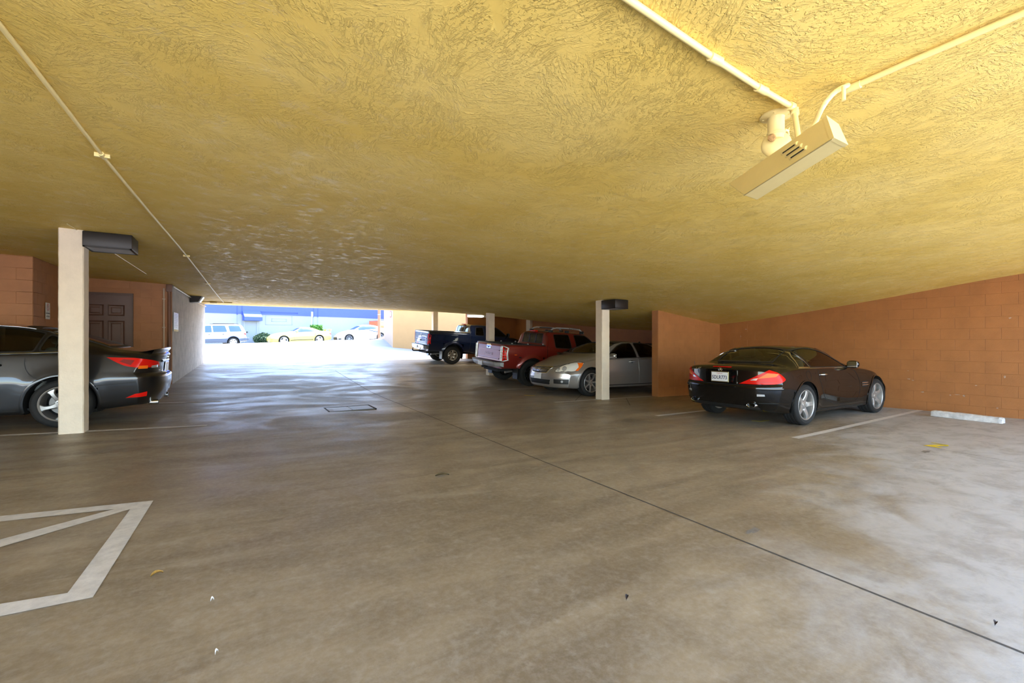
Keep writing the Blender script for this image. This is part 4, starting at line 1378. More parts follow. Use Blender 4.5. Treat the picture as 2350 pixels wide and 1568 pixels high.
class Car:
    def __init__(s, name, label, cat, paint, spec, group=None):
        s.root = empty(name, (0, 0, 0), 0, label, cat, group)
        s.paint = paint; s.sp = spec
        s.build()
    # ---- body surface
    def build(s):
        sp = s.sp
        x0, x1 = sp['x0'], sp['x1']
        W = sp['W']
        NS = sp.get('NS', 150)
        t = np.linspace(0, 1, NS)
        xs = x0 + (x1 - x0) * (.5 - .5 * np.cos(math.pi * t)) * .35 + (x1 - x0) * t * .65
        g = lambda k: pchip(sp[k])(xs)
        zt, zb, zbelt, wbelt, wm, wsill, wt, crown = g('top'), g('bot'), g('belt'), g('wbelt'), g('wm'), g('wsill'), g('wtop'), g('crown')
        zw = g('zw')
        bulge = sp.get('bulge', .02)
        zte = np.maximum(zt - crown, zbelt + .004)
        zero = np.zeros(NS)
        def P(y, z): return np.stack([y, z], axis=1)
        ctrl = [P(wsill - .14, zb), P(wsill - .03, zb + .002), P(wsill, zb + .05), P(wsill + (wm - wsill) * .6, zb + .05 + (zw - zb - .05) * .45),
                P(wm, zw - .03), P(wm, zw + .04), P(wm + (wbelt - wm) * .45, zw + (zbelt - zw) * .55), P(wbelt + .012, zbelt - .05), P(wbelt, zbelt - .008), P(wbelt - .018, zbelt + .004),
                P(wbelt - .018 + (wt - wbelt + .018) * .30 + bulge * .8, zbelt + (zte - zbelt) * .33), P(wbelt - .018 + (wt - wbelt + .018) * .65 + bulge, zbelt + (zte - zbelt) * .67),
                P(wt + .012, zte - .03 * np.clip((zte - zbelt) / .2, 0, 1)), P(wt - .03, zte + crown * .12), P(wt - .11, zte + crown * .36)]
        S = np.stack(ctrl, axis=1)
        for _ in range(2): S = chaikin(S)
        nc = sp.get('nc', 13)
        k = 1 - np.cos(np.pi / 2 * np.arange(1, nc + 1) / nc)
        wK, zK = S[:, -1, 0], S[:, -1, 1]
        cy = wK[:, None] * (1 - k)[None]
        cz = zt[:, None] - (zt - zK)[:, None] * ((1 - k) ** 2)[None]
        by = S[:, 0, 0][:, None] * (k)[None]
        bzv = np.repeat(S[:, 0, 1][:, None], nc, axis=1)
        by = S[:, 0, 0][:, None] * (1 - k)[::-1][None]
        Y = np.concatenate([by, S[:, :, 0], cy], axis=1)
        Z = np.concatenate([bzv, S[:, :, 1], cz], axis=1)
        NRr = Y.shape[1]
        ns = S.shape[1]
        tail, nose = lin(sp['tail']), lin(sp['nose'])
        fall_r, fall_f = sp.get('fall_r', 1.15), sp.get('fall_f', 1.35)
        Rr, nr = sp['Rr']; Rf, nf = sp['Rf']
        def cor(y, n_): return 1 - np.sqrt(np.clip(1 - np.minimum(np.abs(y) / W, 1) ** n_, 0, 1))
        def dx_r(y, z): return tail(z) + Rr * cor(y, nr)
        def dx_f(y, z): return nose(z) + Rf * cor(y, nf)
        fr = np.clip(1 - (xs - x0) / fall_r, 0, 1) ** 1.7
        ff = np.clip(1 - (x1 - xs) / fall_f, 0, 1) ** 1.7
        X = xs[:, None] + dx_r(Y, Z) * fr[:, None] - dx_f(Y, Z) * ff[:, None]
        # wheel arch flares
        for wx, wz, R, fl in sp['arches']:
            rr = np.sqrt((X - wx) ** 2 + (Z - wz) ** 2)
            add = fl * np.exp(-(np.maximum(rr - R, 0) / sp.get('fl_w', .10)) ** 2)
            Y = Y + np.where((Y > W * .7) & (Z < wz + R + .35), add, 0)
        for fn in sp.get('sculpt', []): X, Y, Z = fn(X, Y, Z)
        bm = bmesh.new()
        ringL = []; ringR = []
        for i in range(NS):
            rl, rrg = [], []
            for j in range(NRr):
                v = bm.verts.new((X[i, j], Y[i, j], Z[i, j])); rl.append(v)
                rrg.append(v if j in (0, NRr - 1) else bm.verts.new((X[i, j], -Y[i, j], Z[i, j])))
            ringL.append(rl); ringR.append(rrg)
        for i in range(NS - 1):
            for j in range(NRr - 1):
                for R_ in (ringL, ringR):
                    bm.faces.new((R_[i][j], R_[i][j + 1], R_[i + 1][j + 1], R_[i + 1][j]))
        # end caps: rows follow the side points, columns follow the crown
        j0, j1 = nc, nc + ns - 1
        for i, dxf, xe, sg in ((0, dx_r, x0, 1), (NS - 1, dx_f, x1, -1)):
            frac = np.concatenate([[1], (1 - k)])
            zS, yS = Z[i, j0:j1 + 1], Y[i, j0:j1 + 1]
            cr = np.concatenate([[zK[i]], cz[i]]) - zK[i]
            zmid = zS[0] + .55 * (zS[-1] - zS[0])
            rows = []
            for r_ in range(ns):
                jl = j0 + r_
                if r_ == 0:
                    left = [ringL[i][j0 - q] for q in range(nc + 1)]
                    right = [ringR[i][j0 - q] for q in range(nc + 1)]
                elif r_ == ns - 1:
                    left = [ringL[i][j1 + q] for q in range(nc + 1)]
                    right = [ringR[i][j1 + q] for q in range(nc + 1)]
                else:
                    bl = float(np.clip((zS[r_] - zmid) / (zS[-1] - zmid), 0, 1)) ** 2
                    left = [ringL[i][jl]]; right = [ringR[i][jl]]
                    for q in range(1, nc + 1):
                        y, z = yS[r_] * frac[q], zS[r_] + bl * cr[q]
                        x = xe + sg * float(dxf(y, z))
                        v = bm.verts.new((x, y, z)); left.append(v)
                        right.append(v if q == nc else bm.verts.new((x, -y, z)))
                rows.append((left, right))
            for (l0, r0), (l1, r1) in zip(rows, rows[1:]):
                for q in range(nc):
                    for A, B in ((l0, l1), (r0, r1)):
                        vs = []
                        for v in (A[q], A[q + 1], B[q + 1], B[q]):
                            if v not in vs: vs.append(v)
                        if len(vs) > 2:
                            try: bm.faces.new(vs)
                            except ValueError: pass
        bmesh.ops.recalc_face_normals(bm, faces=bm.faces)
        s.bm = bm
        s.bvh = BVHTree.FromBMesh(bm)
    def hit(s, view, a, b_):
        d_, e1, e2 = VIEWS[view] if isinstance(view, str) else view
        o = e1 * a + e2 * b_ - d_ * 20
        loc, nrm, idx, dist = s.bvh.ray_cast(o, d_)
        if loc is None: return None, None
        if nrm.dot(d_) > 0: nrm = -nrm
        return loc, nrm
    # ---- openings
    def cut(s, view, poly, zmin=None, tol=.03):
        d_, e1, e2 = VIEWS[view] if isinstance(view, str) else view
        bm = s.bm
        bm.normal_update()
        xs_ = [p[0] for p in poly]; ys_ = [p[1] for p in poly]
        bx0, bx1, by0, by1 = min(xs_), max(xs_), min(ys_), max(ys_)
        kill = []
        for f in bm.faces:
            if f.normal.dot(d_) > -.06: continue
            c = f.calc_center_median()
            a, b_ = c.dot(e1), c.dot(e2)
            if bx0 <= a <= bx1 and by0 <= b_ <= by1 and in_poly(a, b_, poly): kill.append(f)
        if not kill: return
        rim = {v for f in kill for v in f.verts}
        bmesh.ops.delete(bm, geom=kill, context='FACES')
        for v in rim:
            if not v.is_valid or not v.link_faces: continue
            if not any(e.is_boundary for e in v.link_edges): continue
            a, b_ = v.co.dot(e1), v.co.dot(e2)
            (qa, qb), dist = near_on_poly(a, b_, poly)
            if dist < .07:
                loc, nrm = s.hit(view, qa, qb)
                if loc is not None and (loc - v.co).length < .25: v.co = loc
    def body(s, name='body'):
        s.bm.verts.ensure_lookup_table()
        loose = [v for v in s.bm.verts if not v.link_faces]
        bmesh.ops.delete(s.bm, geom=loose, context='VERTS')
        s.body_ob = obj(name, s.bm, s.paint, s.root)
        smooth(s.body_ob.data, 48)
        return s.body_ob
    # ---- surface-following parts
    def patch(s, name, view, poly, m, off=.004, skirt=.012, grid=.045, parent=None, label=None):
        """a panel that follows the body inside `poly`"""
        pts = [Vector(p) for p in poly]
        xs_ = [p.x for p in pts]; ys_ = [p.y for p in pts]
        out = []
        for p, q in zip(pts, pts[1:] + pts[:1]):
            nseg = max(1, int((q - p).length / grid))
            for k in range(nseg): out.append(p + (q - p) * k / nseg)
        nb = len(out)
        a = min(xs_) + grid * .5
        while a < max(xs_):
            b_ = min(ys_) + grid * .5
            while b_ < max(ys_):
                if in_poly(a, b_, poly) and near_on_poly(a, b_, list(poly))[1] > grid * .4: out.append(Vector((a, b_)))
                b_ += grid
            a += grid
        r = delaunay_2d_cdt(out, [(i, (i + 1) % nb) for i in range(nb)], [], 1, 1e-6)
        V, ok = [], []
        d_ = (VIEWS[view] if isinstance(view, str) else view)[0]
        for p in r[0]:
            loc, nrm = s.hit(view, p.x, p.y)
            ok.append(loc is not None)
            V.append(Vector((0, 0, 0)) if loc is None else loc + nrm * off)
        Fc = [f for f in r[2] if all(ok[i] for i in f)]
        if not Fc: return None
        bm = bmesh.new()
        bv = [bm.verts.new(v) for v in V]
        for f in Fc:
            try: bm.faces.new([bv[i] for i in f])
            except ValueError: pass
        bmesh.ops.delete(bm, geom=[v for v in bm.verts if not v.link_faces], context='VERTS')
        bm.normal_update()
        for f in bm.faces:
            if f.normal.dot(d_) > 0: f.normal_flip()
        if skirt > 0:
            be = [e for e in bm.edges if e.is_boundary]
            ex = bmesh.ops.extrude_edge_only(bm, edges=be)
            for g_ in ex['geom']:
                if isinstance(g_, bmesh.types.BMVert): g_.co += d_ * skirt
        o = obj(name, bm, m, parent or s.root)
        smooth(o.data, 60)
        if label: o['label'] = label
        return o
    def ribbon(s, name, view, pts, w, m, off=.002, parent=None, closed=False, h=0.0, step=.04):
        """a thin strip following the body along a 2-D line"""
        P = [Vector(p) for p in pts]
        if closed: P.append(P[0])
        Q = []
        for a, b_ in zip(P, P[1:]):
            k_ = max(1, int((b_ - a).length / step))
            for k in range(k_): Q.append(a + (b_ - a) * k / k_)
        Q.append(P[-1])
        bm = bmesh.new(); prev = None
        for i, p in enumerate(Q):
            dd = (Q[min(i + 1, len(Q) - 1)] - Q[max(i - 1, 0)])
            if closed and i in (0, len(Q) - 1): dd = Q[1] - Q[-2]
            if dd.length < 1e-9: continue
            dd.normalize(); nn = Vector((-dd.y, dd.x))
            A, nA = s.hit(view, *(p - nn * w / 2)); B, nB = s.hit(view, *(p + nn * w / 2))
            if A is None or B is None: prev = None; continue
            row = [A + nA * off, B + nB * off]
            if h > 0: row = [A, A + nA * h, (A + B) / 2 + (nA + nB) / 2 * (h * 1.25), B + nB * h, B]
            row = [bm.verts.new(v) for v in row]
            if prev:
                for k in range(len(row) - 1): bm.faces.new((prev[k], prev[k + 1], row[k + 1], row[k]))
            prev = row
        if not bm.faces: bm.free(); return None
        bmesh.ops.recalc_face_normals(bm, faces=bm.faces)
        d_ = (VIEWS[view] if isinstance(view, str) else view)[0]
        if sum(f.normal.dot(d_) for f in bm.faces) > 0:
            for f in bm.faces: f.normal_flip()
        o = obj(name, bm, m, parent or s.root)
        smooth(o.data, 60)
        return o
    def window(s, view, poly, name='window', m=None, frame=.022, fm=None, fh=.006, parent=None):
        s.cut(view, poly)
        s.wins = getattr(s, 'wins', []) + [(view, poly, name, m, frame, fm, fh)]
    def finish_windows(s):
        for view, poly, name, m, frame, fm, fh in s.wins:
            o = s.patch(name, view, poly, m or GLASS, off=-.003, skirt=0)
            if o is not None and frame: s.ribbon('seal', view, poly, frame, fm or M_BLACK, h=fh, closed=True, parent=o)
    def text(s, name, view, a, b_, string, size, m, off=.003, spacing=1.0, shear=0, bold=0.0, flip=False):
        loc, nrm = s.hit(view, a, b_)
        d_, e1, e2 = VIEWS[view] if isinstance(view, str) else view
        xd = e1 if e2.cross(-d_).dot(e1) > 0 else -e1
        xd = e2.cross(-d_)
        o = obj(name, text_mesh(string, size, .0015, spacing, shear, bold), m, s.root)
        o.matrix_local = frame_matrix(loc + nrm * off, xd, nrm)
        return o
    def at(s, o, view, a, b_, off=.0, xd=None):
        """put an object with local z outwards on the body"""
        loc, nrm = s.hit(view, a, b_)
        d_, e1, e2 = VIEWS[view] if isinstance(view, str) else view
        o.parent = s.root
        o.matrix_local = frame_matrix(loc + nrm * off, xd or e2.cross(-d_), nrm)
        return o
    def plate(s, view, a, b_, string, tilt=None, w=.30, h=.15, off=.012, top='California', frame=None):
        loc, nrm = s.hit(view, a, b_)
        d_, e1, e2 = VIEWS[view] if isinstance(view, str) else view
        nrm = Vector((-d_.x, -d_.y, nrm.z * .5)).normalized()
        M = frame_matrix(loc + nrm * off, e2.cross(-d_), nrm)
        if frame is not None:
            f_ = obj('plate_frame', box_bm(-w / 2 - .012, w / 2 + .012, -h / 2 - .014, h / 2 + .012, -.008, .002, .004, 1), frame, s.root); f_.matrix_local = M
        p = obj('licence_plate', box_bm(-w / 2, w / 2, -h / 2, h / 2, -.002, .004, .002, 1), M_PLATE, s.root)
        p.matrix_local = M
        if string:
            me = text_mesh(string, .088, .0006, .98, 0, .0012)
            o = obj('lettering', me, M_PLATE_INK, p); o.location = (0, -.014, .0042)
            xs_ = [v.co.x for v in me.vertices]; wd = max(xs_) - min(xs_)
            o.scale = (w * .92 / wd, .95, 1)
        if top:
            o = obj('lettering', text_mesh(top, .027, .0004, 1, .15), M_RED, p); o.location = (0, h / 2 - .02, .0042)
        return p
    def place(s, loc, rot, pitch=0.0, roll=0.0):
        s.root.location = loc
        s.root.rotation_euler = (roll, pitch, rot)
    # ---- common bits
    def liner(s, wx, wz, R, W, depth=.34):
        for sd in (1, -1):
            bm = bmesh.new()
            n = 20; rows = []
            for k in range(n + 1):
                a = -.35 + (math.pi + .7) * k / n
                x, z = wx + (R + .004) * math.cos(a), wz + (R + .004) * math.sin(a)
                rows.append([bm.verts.new((x, sd * y, z)) for y in (W - .022, W - depth)])
            c = bm.verts.new((wx, sd * (W - depth), wz))
            for A, B in zip(rows, rows[1:]):
                bm.faces.new((A[0], A[1], B[1], B[0])); bm.faces.new((A[1], c, B[1]))
            obj('wheel_liner', bm, M_DARK, s.root)
    def arch_cut(s, R_extra=0):
        for wx, wz, R, fl in s.sp['arches']:
            circ = [(wx + R * math.cos(2 * math.pi * k / 56), wz + R * math.sin(2 * math.pi * k / 56)) for k in range(56)]
            for v in ('L', 'R'): s.cut(v, circ)
            W = s.sp['W']
            for sg in (1, -1):
                y0, y1 = sorted((sg * (W - .36), sg * (W + .1)))
                s.cut('bottom', [(wx - R, y0), (wx + R, y0), (wx + R, y1), (wx - R, y1)])
    def arch_lips(s, m=None, w=.03, h=.012):
        for wx, wz, R, fl in s.sp['arches']:
            s.liner(wx, wz, R, s.sp['W'])
            pts = [(wx + (R + w / 2) * math.cos(a), wz + (R + w / 2) * math.sin(a)) for a in [-.5 + (math.pi + 1.0) * k / 40 for k in range(41)]]
            zmin = float(pchip(s.sp['bot'])(wx)) + .02
            pts = [p for p in pts if p[1] > zmin]
            for v in ('L', 'R'): s.ribbon('wheel_arch', v, pts, w, m or s.paint, h=h)
    def wheels(s, proto, xs_, ys_, R):
        for i, x in enumerate(xs_):
            for sd in (1, -1):
                s.add_wheel(proto, x, sd * ys_[i], R)
    def add_wheel(s, proto, x, y, R):
        w = bpy.data.objects.new('wheel', proto['tyre'])
        C.objects.link(w); w.parent = s.root
        w.location = (x, y, R)
        w.rotation_euler = (0, random.uniform(0, 6), 0 if y > 0 else math.pi)
        for nm, me, rot in proto['parts']:
            c = bpy.data.objects.new(nm, me); C.objects.link(c); c.parent = w
            c.rotation_euler = (0, rot, 0)
        return w
    def seats(s, rows, m):
        """rows: (x, y, seat height, width) of each seat"""
        for x, y, z, w in rows:
            bm = bmesh.new()
            box_bm(x - .25, x + .25, y - w / 2, y + w / 2, z - .14, z, .05, 3, bm)
            box_bm(x - .36, x - .22, y - w / 2, y + w / 2, z - .05, z + .56, .05, 3, bm)
            for v in bm.verts:
                if v.co.x < x - .19 and v.co.z > z: v.co.x -= (v.co.z - z) * .28
            o = obj('seat', bm, m, s.root); smooth(o.data, 60)
            hb = bmesh.new()
            box_bm(x - .48, x - .39, y - min(w, .3) / 2, y + min(w, .3) / 2, z + .60, z + .79, .04, 3, hb)
            tube_bm([(x - .42, y - .06, z + .52), (x - .44, y - .06, z + .62)], .008, 6, hb); tube_bm([(x - .42, y + .06, z + .52), (x - .44, y + .06, z + .62)], .008, 6, hb)
            h_ = obj('headrest', hb, m, o); smooth(h_.data, 60)
    def dash(s, x, z, w, m=None, wheel_y=.36):
        bm = bmesh.new()
        box_bm(x - .25, x + .25, -w, w, z - .35, z, .06, 3, bm)
        o = obj('dashboard', bm, m or M_SEAT_D, s.root); smooth(o.data, 60)
        n = 24
        ring = [Vector((x - .38 + .16 * math.sin(2 * math.pi * k / n) * .35, wheel_y + .18 * math.cos(2 * math.pi * k / n), z - .04 + .16 * math.sin(2 * math.pi * k / n))) for k in range(n + 1)]
        tube('steering_wheel', ring, .014, M_BLACK, s.root, 6)
    def mirrors(s, x, y, z, m=None, size=(.10, .22, .14), both=True):
        for sd in (1, -1):
            bm = bmesh.new()
            bmesh.ops.create_uvsphere(bm, u_segments=18, v_segments=12, radius=.5)
            for v in bm.verts:
                c = v.co
                c.x = math.copysign(abs(c.x * 2) ** .7, c.x) / 2 * size[0] * (1 if c.x > 0 else .35); c.y = math.copysign(abs(c.y * 2) ** .75, c.y) / 2 * size[1]; c.z = math.copysign(abs(c.z * 2) ** .75, c.z) / 2 * size[2]
                v.co = Vector((x + c.x, sd * (y + size[1] / 2 + .02) + c.y, z + c.z))
            bm2 = bm
            tube_bm([(x + .01, sd * (y - .05), z - size[2] * .4), (x, sd * (y + .07), z - size[2] * .25)], .028, 8, bm2)
            o = obj('wing_mirror', bm2, m or s.paint, s.root); smooth(o.data, 60)
            g_ = box_bm(x - size[0] * .19, x - size[0] * .16, sd * (y + size[1] / 2 + .02) - size[1] * .40, sd * (y + size[1] / 2 + .02) + size[1] * .40, z - size[2] * .36, z + size[2] * .36, .001, 1)
            obj('mirror_glass', g_, M_CHROME, o)
    def handle(s, view, a, b_, w=.16, m=None, t=.022):
        d_, e1, e2 = VIEWS[view]
        loc, nrm = s.hit(view, a, b_)
        M = frame_matrix(loc, e2.cross(-d_), nrm)
        rec = obj('handle_recess', lathe_bm([(0, .0015), (.034, .0015), (.036, .0), (0, -.002)], 18), M_SEAM, s.root)
        rec.matrix_local = M @ Matrix.Diagonal((1.6, .85, 1, 1))
        bm = tube_bm([Vector((-w / 2, 0, -.004)), Vector((-w / 2 + .012, 0, .028)), Vector((0, 0, .034)), Vector((w / 2 - .012, 0, .028)), Vector((w / 2, 0, -.004))], t / 2, 8)
        for v in bm.verts: v.co.y *= 1.25
        o = obj('door_handle', bm, m or s.paint, s.root); smooth(o.data, 60)
        o.matrix_local = M

# ---- wheels
def make_wheel(R, width, rimR, n_spoke, style='star', rim_m=None, dish=.03, hub_r=.065, spoke_m=None, dark=None):
    h = width / 2
    rim_m = rim_m or M_ALLOY; spoke_m = spoke_m or rim_m
    sw = R - rimR
    prof = [(rimR - .008, -h * .82), (rimR, -h * .90), (rimR + sw * .25, -h * 1.0), (rimR + sw * .6, -h * 1.02), (R - .022, -h * .93), (R - .004, -h * .80), (R, -h * .70)]
    for f in (-.42, 0, .42):
        prof += [(R, h * f - .012), (R - .007, h * f - .008), (R - .007, h * f + .008), (R, h * f + .012)]
    prof += [(R, h * .70), (R - .004, h * .80), (R - .022, h * .93), (rimR + sw * .6, h * 1.02), (rimR + sw * .25, h * 1.0), (rimR, h * .90), (rimR - .008, h * .82)]
    bm = lathe_bm(prof, 56, 'y', closed=True)
    tyre = bpy.data.meshes.new('tyre'); bm.to_mesh(tyre); bm.free(); tyre.materials.append(M_RUBBER); smooth(tyre, 45)
    yo = h * .86
    prof = [(rimR + .006, yo - .004), (rimR + .006, yo + .006), (rimR - .004, yo + .010), (rimR - .016, yo + .002), (rimR - .022, yo - .03), (rimR - .035, yo - .10), (rimR - .045, -h * .8), (rimR - .02, -h * .85), (rimR, -h * .8), (rimR - .012, 0)]
    bm = lathe_bm(prof, 56, 'y', closed=True)
    rim = bpy.data.meshes.new('rim'); bm.to_mesh(rim); bm.free(); rim.materials.append(rim_m); smooth(rim, 45)
    parts = [('rim', rim, 0)]
    # spoke
    def spoke_mesh(poly_w, twist=0.0, split=False):
        bm = bmesh.new(); rows = []
        rs = np.linspace(hub_r * .6, rimR - .012, 9)
        for i, r in enumerate(rs):
            t = i / 8
            w = float(np.interp(t, [a for a, _ in poly_w], [b_ for _, b_ in poly_w]))
            y = yo - dish * (1 - t) ** 1.3 - .010 + .010 * math.sin(math.pi * t)
            off = twist * math.sin(math.pi * t) 
            pts = [(-w, y - .045), (-w, y - .010), (-w * .72, y), (w * .72, y), (w, y - .010), (w, y - .045)]
            rows.append([bm.verts.new((a + off, yy, r)) for a, yy in pts])
        for A, B in zip(rows, rows[1:]):
            for k in range(5): bm.faces.new((A[k], A[k + 1], B[k + 1], B[k]))
        bm.faces.new(rows[0]); bm.faces.new(rows[-1][::-1])
        bmesh.ops.recalc_face_normals(bm, faces=bm.faces)
        me = bpy.data.meshes.new('spoke'); bm.to_mesh(me); bm.free(); me.materials.append(spoke_m); smooth(me, 35)
        return me
    if style == 'star': me = spoke_mesh([(0, .062), (.3, .040), (.65, .032), (1, .036)])
    elif style == 'curved': me = spoke_mesh([(0, .040), (.4, .022), (.75, .028), (1, .062)], .015)
    elif style == 'slim': me = spoke_mesh([(0, .030), (.4, .020), (.8, .019), (1, .034)])
    elif style == 'wide': me = spoke_mesh([(0, .060), (.4, .050), (.8, .045), (1, .055)])
    elif style == 'tri': me = spoke_mesh([(0, .075), (.35, .085), (.7, .105), (1, .150)])
    for k in range(n_spoke): parts.append(('spoke', me, 2 * math.pi * k / n_spoke))
    yh = yo - dish - .004
    bm = lathe_bm([(0, yh + .012), (hub_r * .45, yh + .012), (hub_r * .5, yh + .006), (hub_r, yh), (hub_r * 1.02, yh - .04), (0, yh - .04)], 28, 'y')
    hub = bpy.data.meshes.new('hub'); bm.to_mesh(hub); bm.free(); hub.materials.append(spoke_m); smooth(hub, 40)
    parts.append(('hub', hub, 0))
    bm = lathe_bm([(0, yh + .004), (.010, yh + .004), (.011, yh - .01), (0, yh - .01)], 8, 'y')
    for v in bm.verts: v.co.z += hub_r * .72
    nut = bpy.data.meshes.new('lug_nut'); bm.to_mesh(nut); bm.free(); nut.materials.append(mat('dark_nut', (.10, .10, .10), .4, metal=.8))
    for k in range(5): parts.append(('lug_nut', nut, 2 * math.pi * (k + .5) / 5))
    bm = lathe_bm([(.03, yo - .12), (rimR * .66, yo - .12), (rimR * .66, yo - .145), (.03, yo - .145)], 40, 'y', closed=True)
    disc = bpy.data.meshes.new('brake_disc'); bm.to_mesh(disc); bm.free(); disc.materials.append(mat('brake_steel', (.16, .15, .14), .45, metal=.8)); smooth(disc, 40)
    parts.append(('brake_disc', disc, 0))
    bm = lathe_bm([(0, -h * .55), (rimR - .03, -h * .55)], 40, 'y')
    back = bpy.data.meshes.new('wheel_back'); bm.to_mesh(back); bm.free(); back.materials.append(M_DARK)
    parts.append(('wheel_back', back, 0))
    return {'tyre': tyre, 'parts': parts, 'R': R}

def place_by_wheels(car, rear_px, heading, wb, wheel_y, R, pitch_extra=0.0, dz=0.0):
    """stand the car on the ground: `rear_px` is the photograph pixel where one tyre (local x, y given) meets the floor"""
    px, py, lx, ly = rear_px
    g_ = on_ground(px, py)
    ch, sh = math.cos(heading), math.sin(heading)
    ox, oy = g_.x - (lx * ch - ly * sh), g_.y - (lx * sh + ly * ch)
    def gz(lx, ly): return ground_z(ox + lx * ch - ly * sh, oy + lx * sh + ly * ch)
    zr = (gz(0, wheel_y) + gz(0, -wheel_y)) / 2
    zf = (gz(wb, wheel_y) + gz(wb, -wheel_y)) / 2
    zl = (gz(0, wheel_y) + gz(wb, wheel_y)) / 2; zr_ = (gz(0, -wheel_y) + gz(wb, -wheel_y)) / 2
    car.place((ox, oy, zr + dz), heading, -math.atan2(zf - zr, wb) + pitch_extra, math.atan2(zl - zr_, 2 * wheel_y))
    return ox, oy, zr
def p3(view, pts):
    d_, e1, e2 = VIEWS[view] if isinstance(view, str) else view
    return [(Vector(p).dot(e1), Vector(p).dot(e2)) for p in pts]
def both(car, fn):
    for v, sd in (('L', 1), ('R', -1)): fn(v, sd)
def disc_emblem(car, view, a, b_, r, kind, m=None, off=.004):
    """a round badge: ring plus an inner figure, on its own backing"""
    m = m or M_CHROME
    bm = bmesh.new()
    n = 28
    prof = [(r, 0), (r, .006), (r * .86, .008), (r * .82, .003), (r * .82, 0)]
    lathe_bm(prof, n, 'z', bm, True)
    if kind == 'star':
        for k in range(3):
            a0 = math.pi / 2 + 2 * math.pi * k / 3
            tip = Vector((math.cos(a0), math.sin(a0), 0)) * r * .86
            l_ = Vector((math.cos(a0 + 1.047), math.sin(a0 + 1.047), 0)) * r * .17; r_ = Vector((math.cos(a0 - 1.047), math.sin(a0 - 1.047), 0)) * r * .17
            v = [bm.verts.new(q + Vector((0, 0, h))) for q, h in ((tip, .004), (l_, .004), (Vector((0, 0, 0)), .009), (r_, .004))]
            bm.faces.new((v[0], v[1], v[2])); bm.faces.new((v[0], v[2], v[3]))
    elif kind == 'bar':
        box_bm(-r * 1.15, r * 1.15, -r * .2, r * .2, 0, .008, bm=bm)
    elif kind == 'ovals':
        for sx, sy in ((.35, .8), (.8, .35)):
            ring = bmesh.new(); lathe_bm([(r * .95, .001), (r * .95, .006), (r * .78, .006), (r * .78, .001)], n, 'z', ring, True)
            tmp = bpy.data.meshes.new('t'); ring.to_mesh(tmp); ring.free(); n0 = len(bm.verts); bm.from_mesh(tmp); bpy.data.meshes.remove(tmp)
            bm.verts.ensure_lookup_table()
            for v in bm.verts[n0:]: v.co.x *= sx; v.co.y *= sy
    o = obj('emblem', bm, m, car.root); smooth(o.data, 40)
    car.at(o, view, a, b_, off)
    return o
def rounded_box_part(car, name, x0, x1, y0, y1, z0, z1, m, bev=.02, parent=None):
    return box(name, x0, x1, y0, y1, z0, z1, m, parent or car.root, bev, 3)

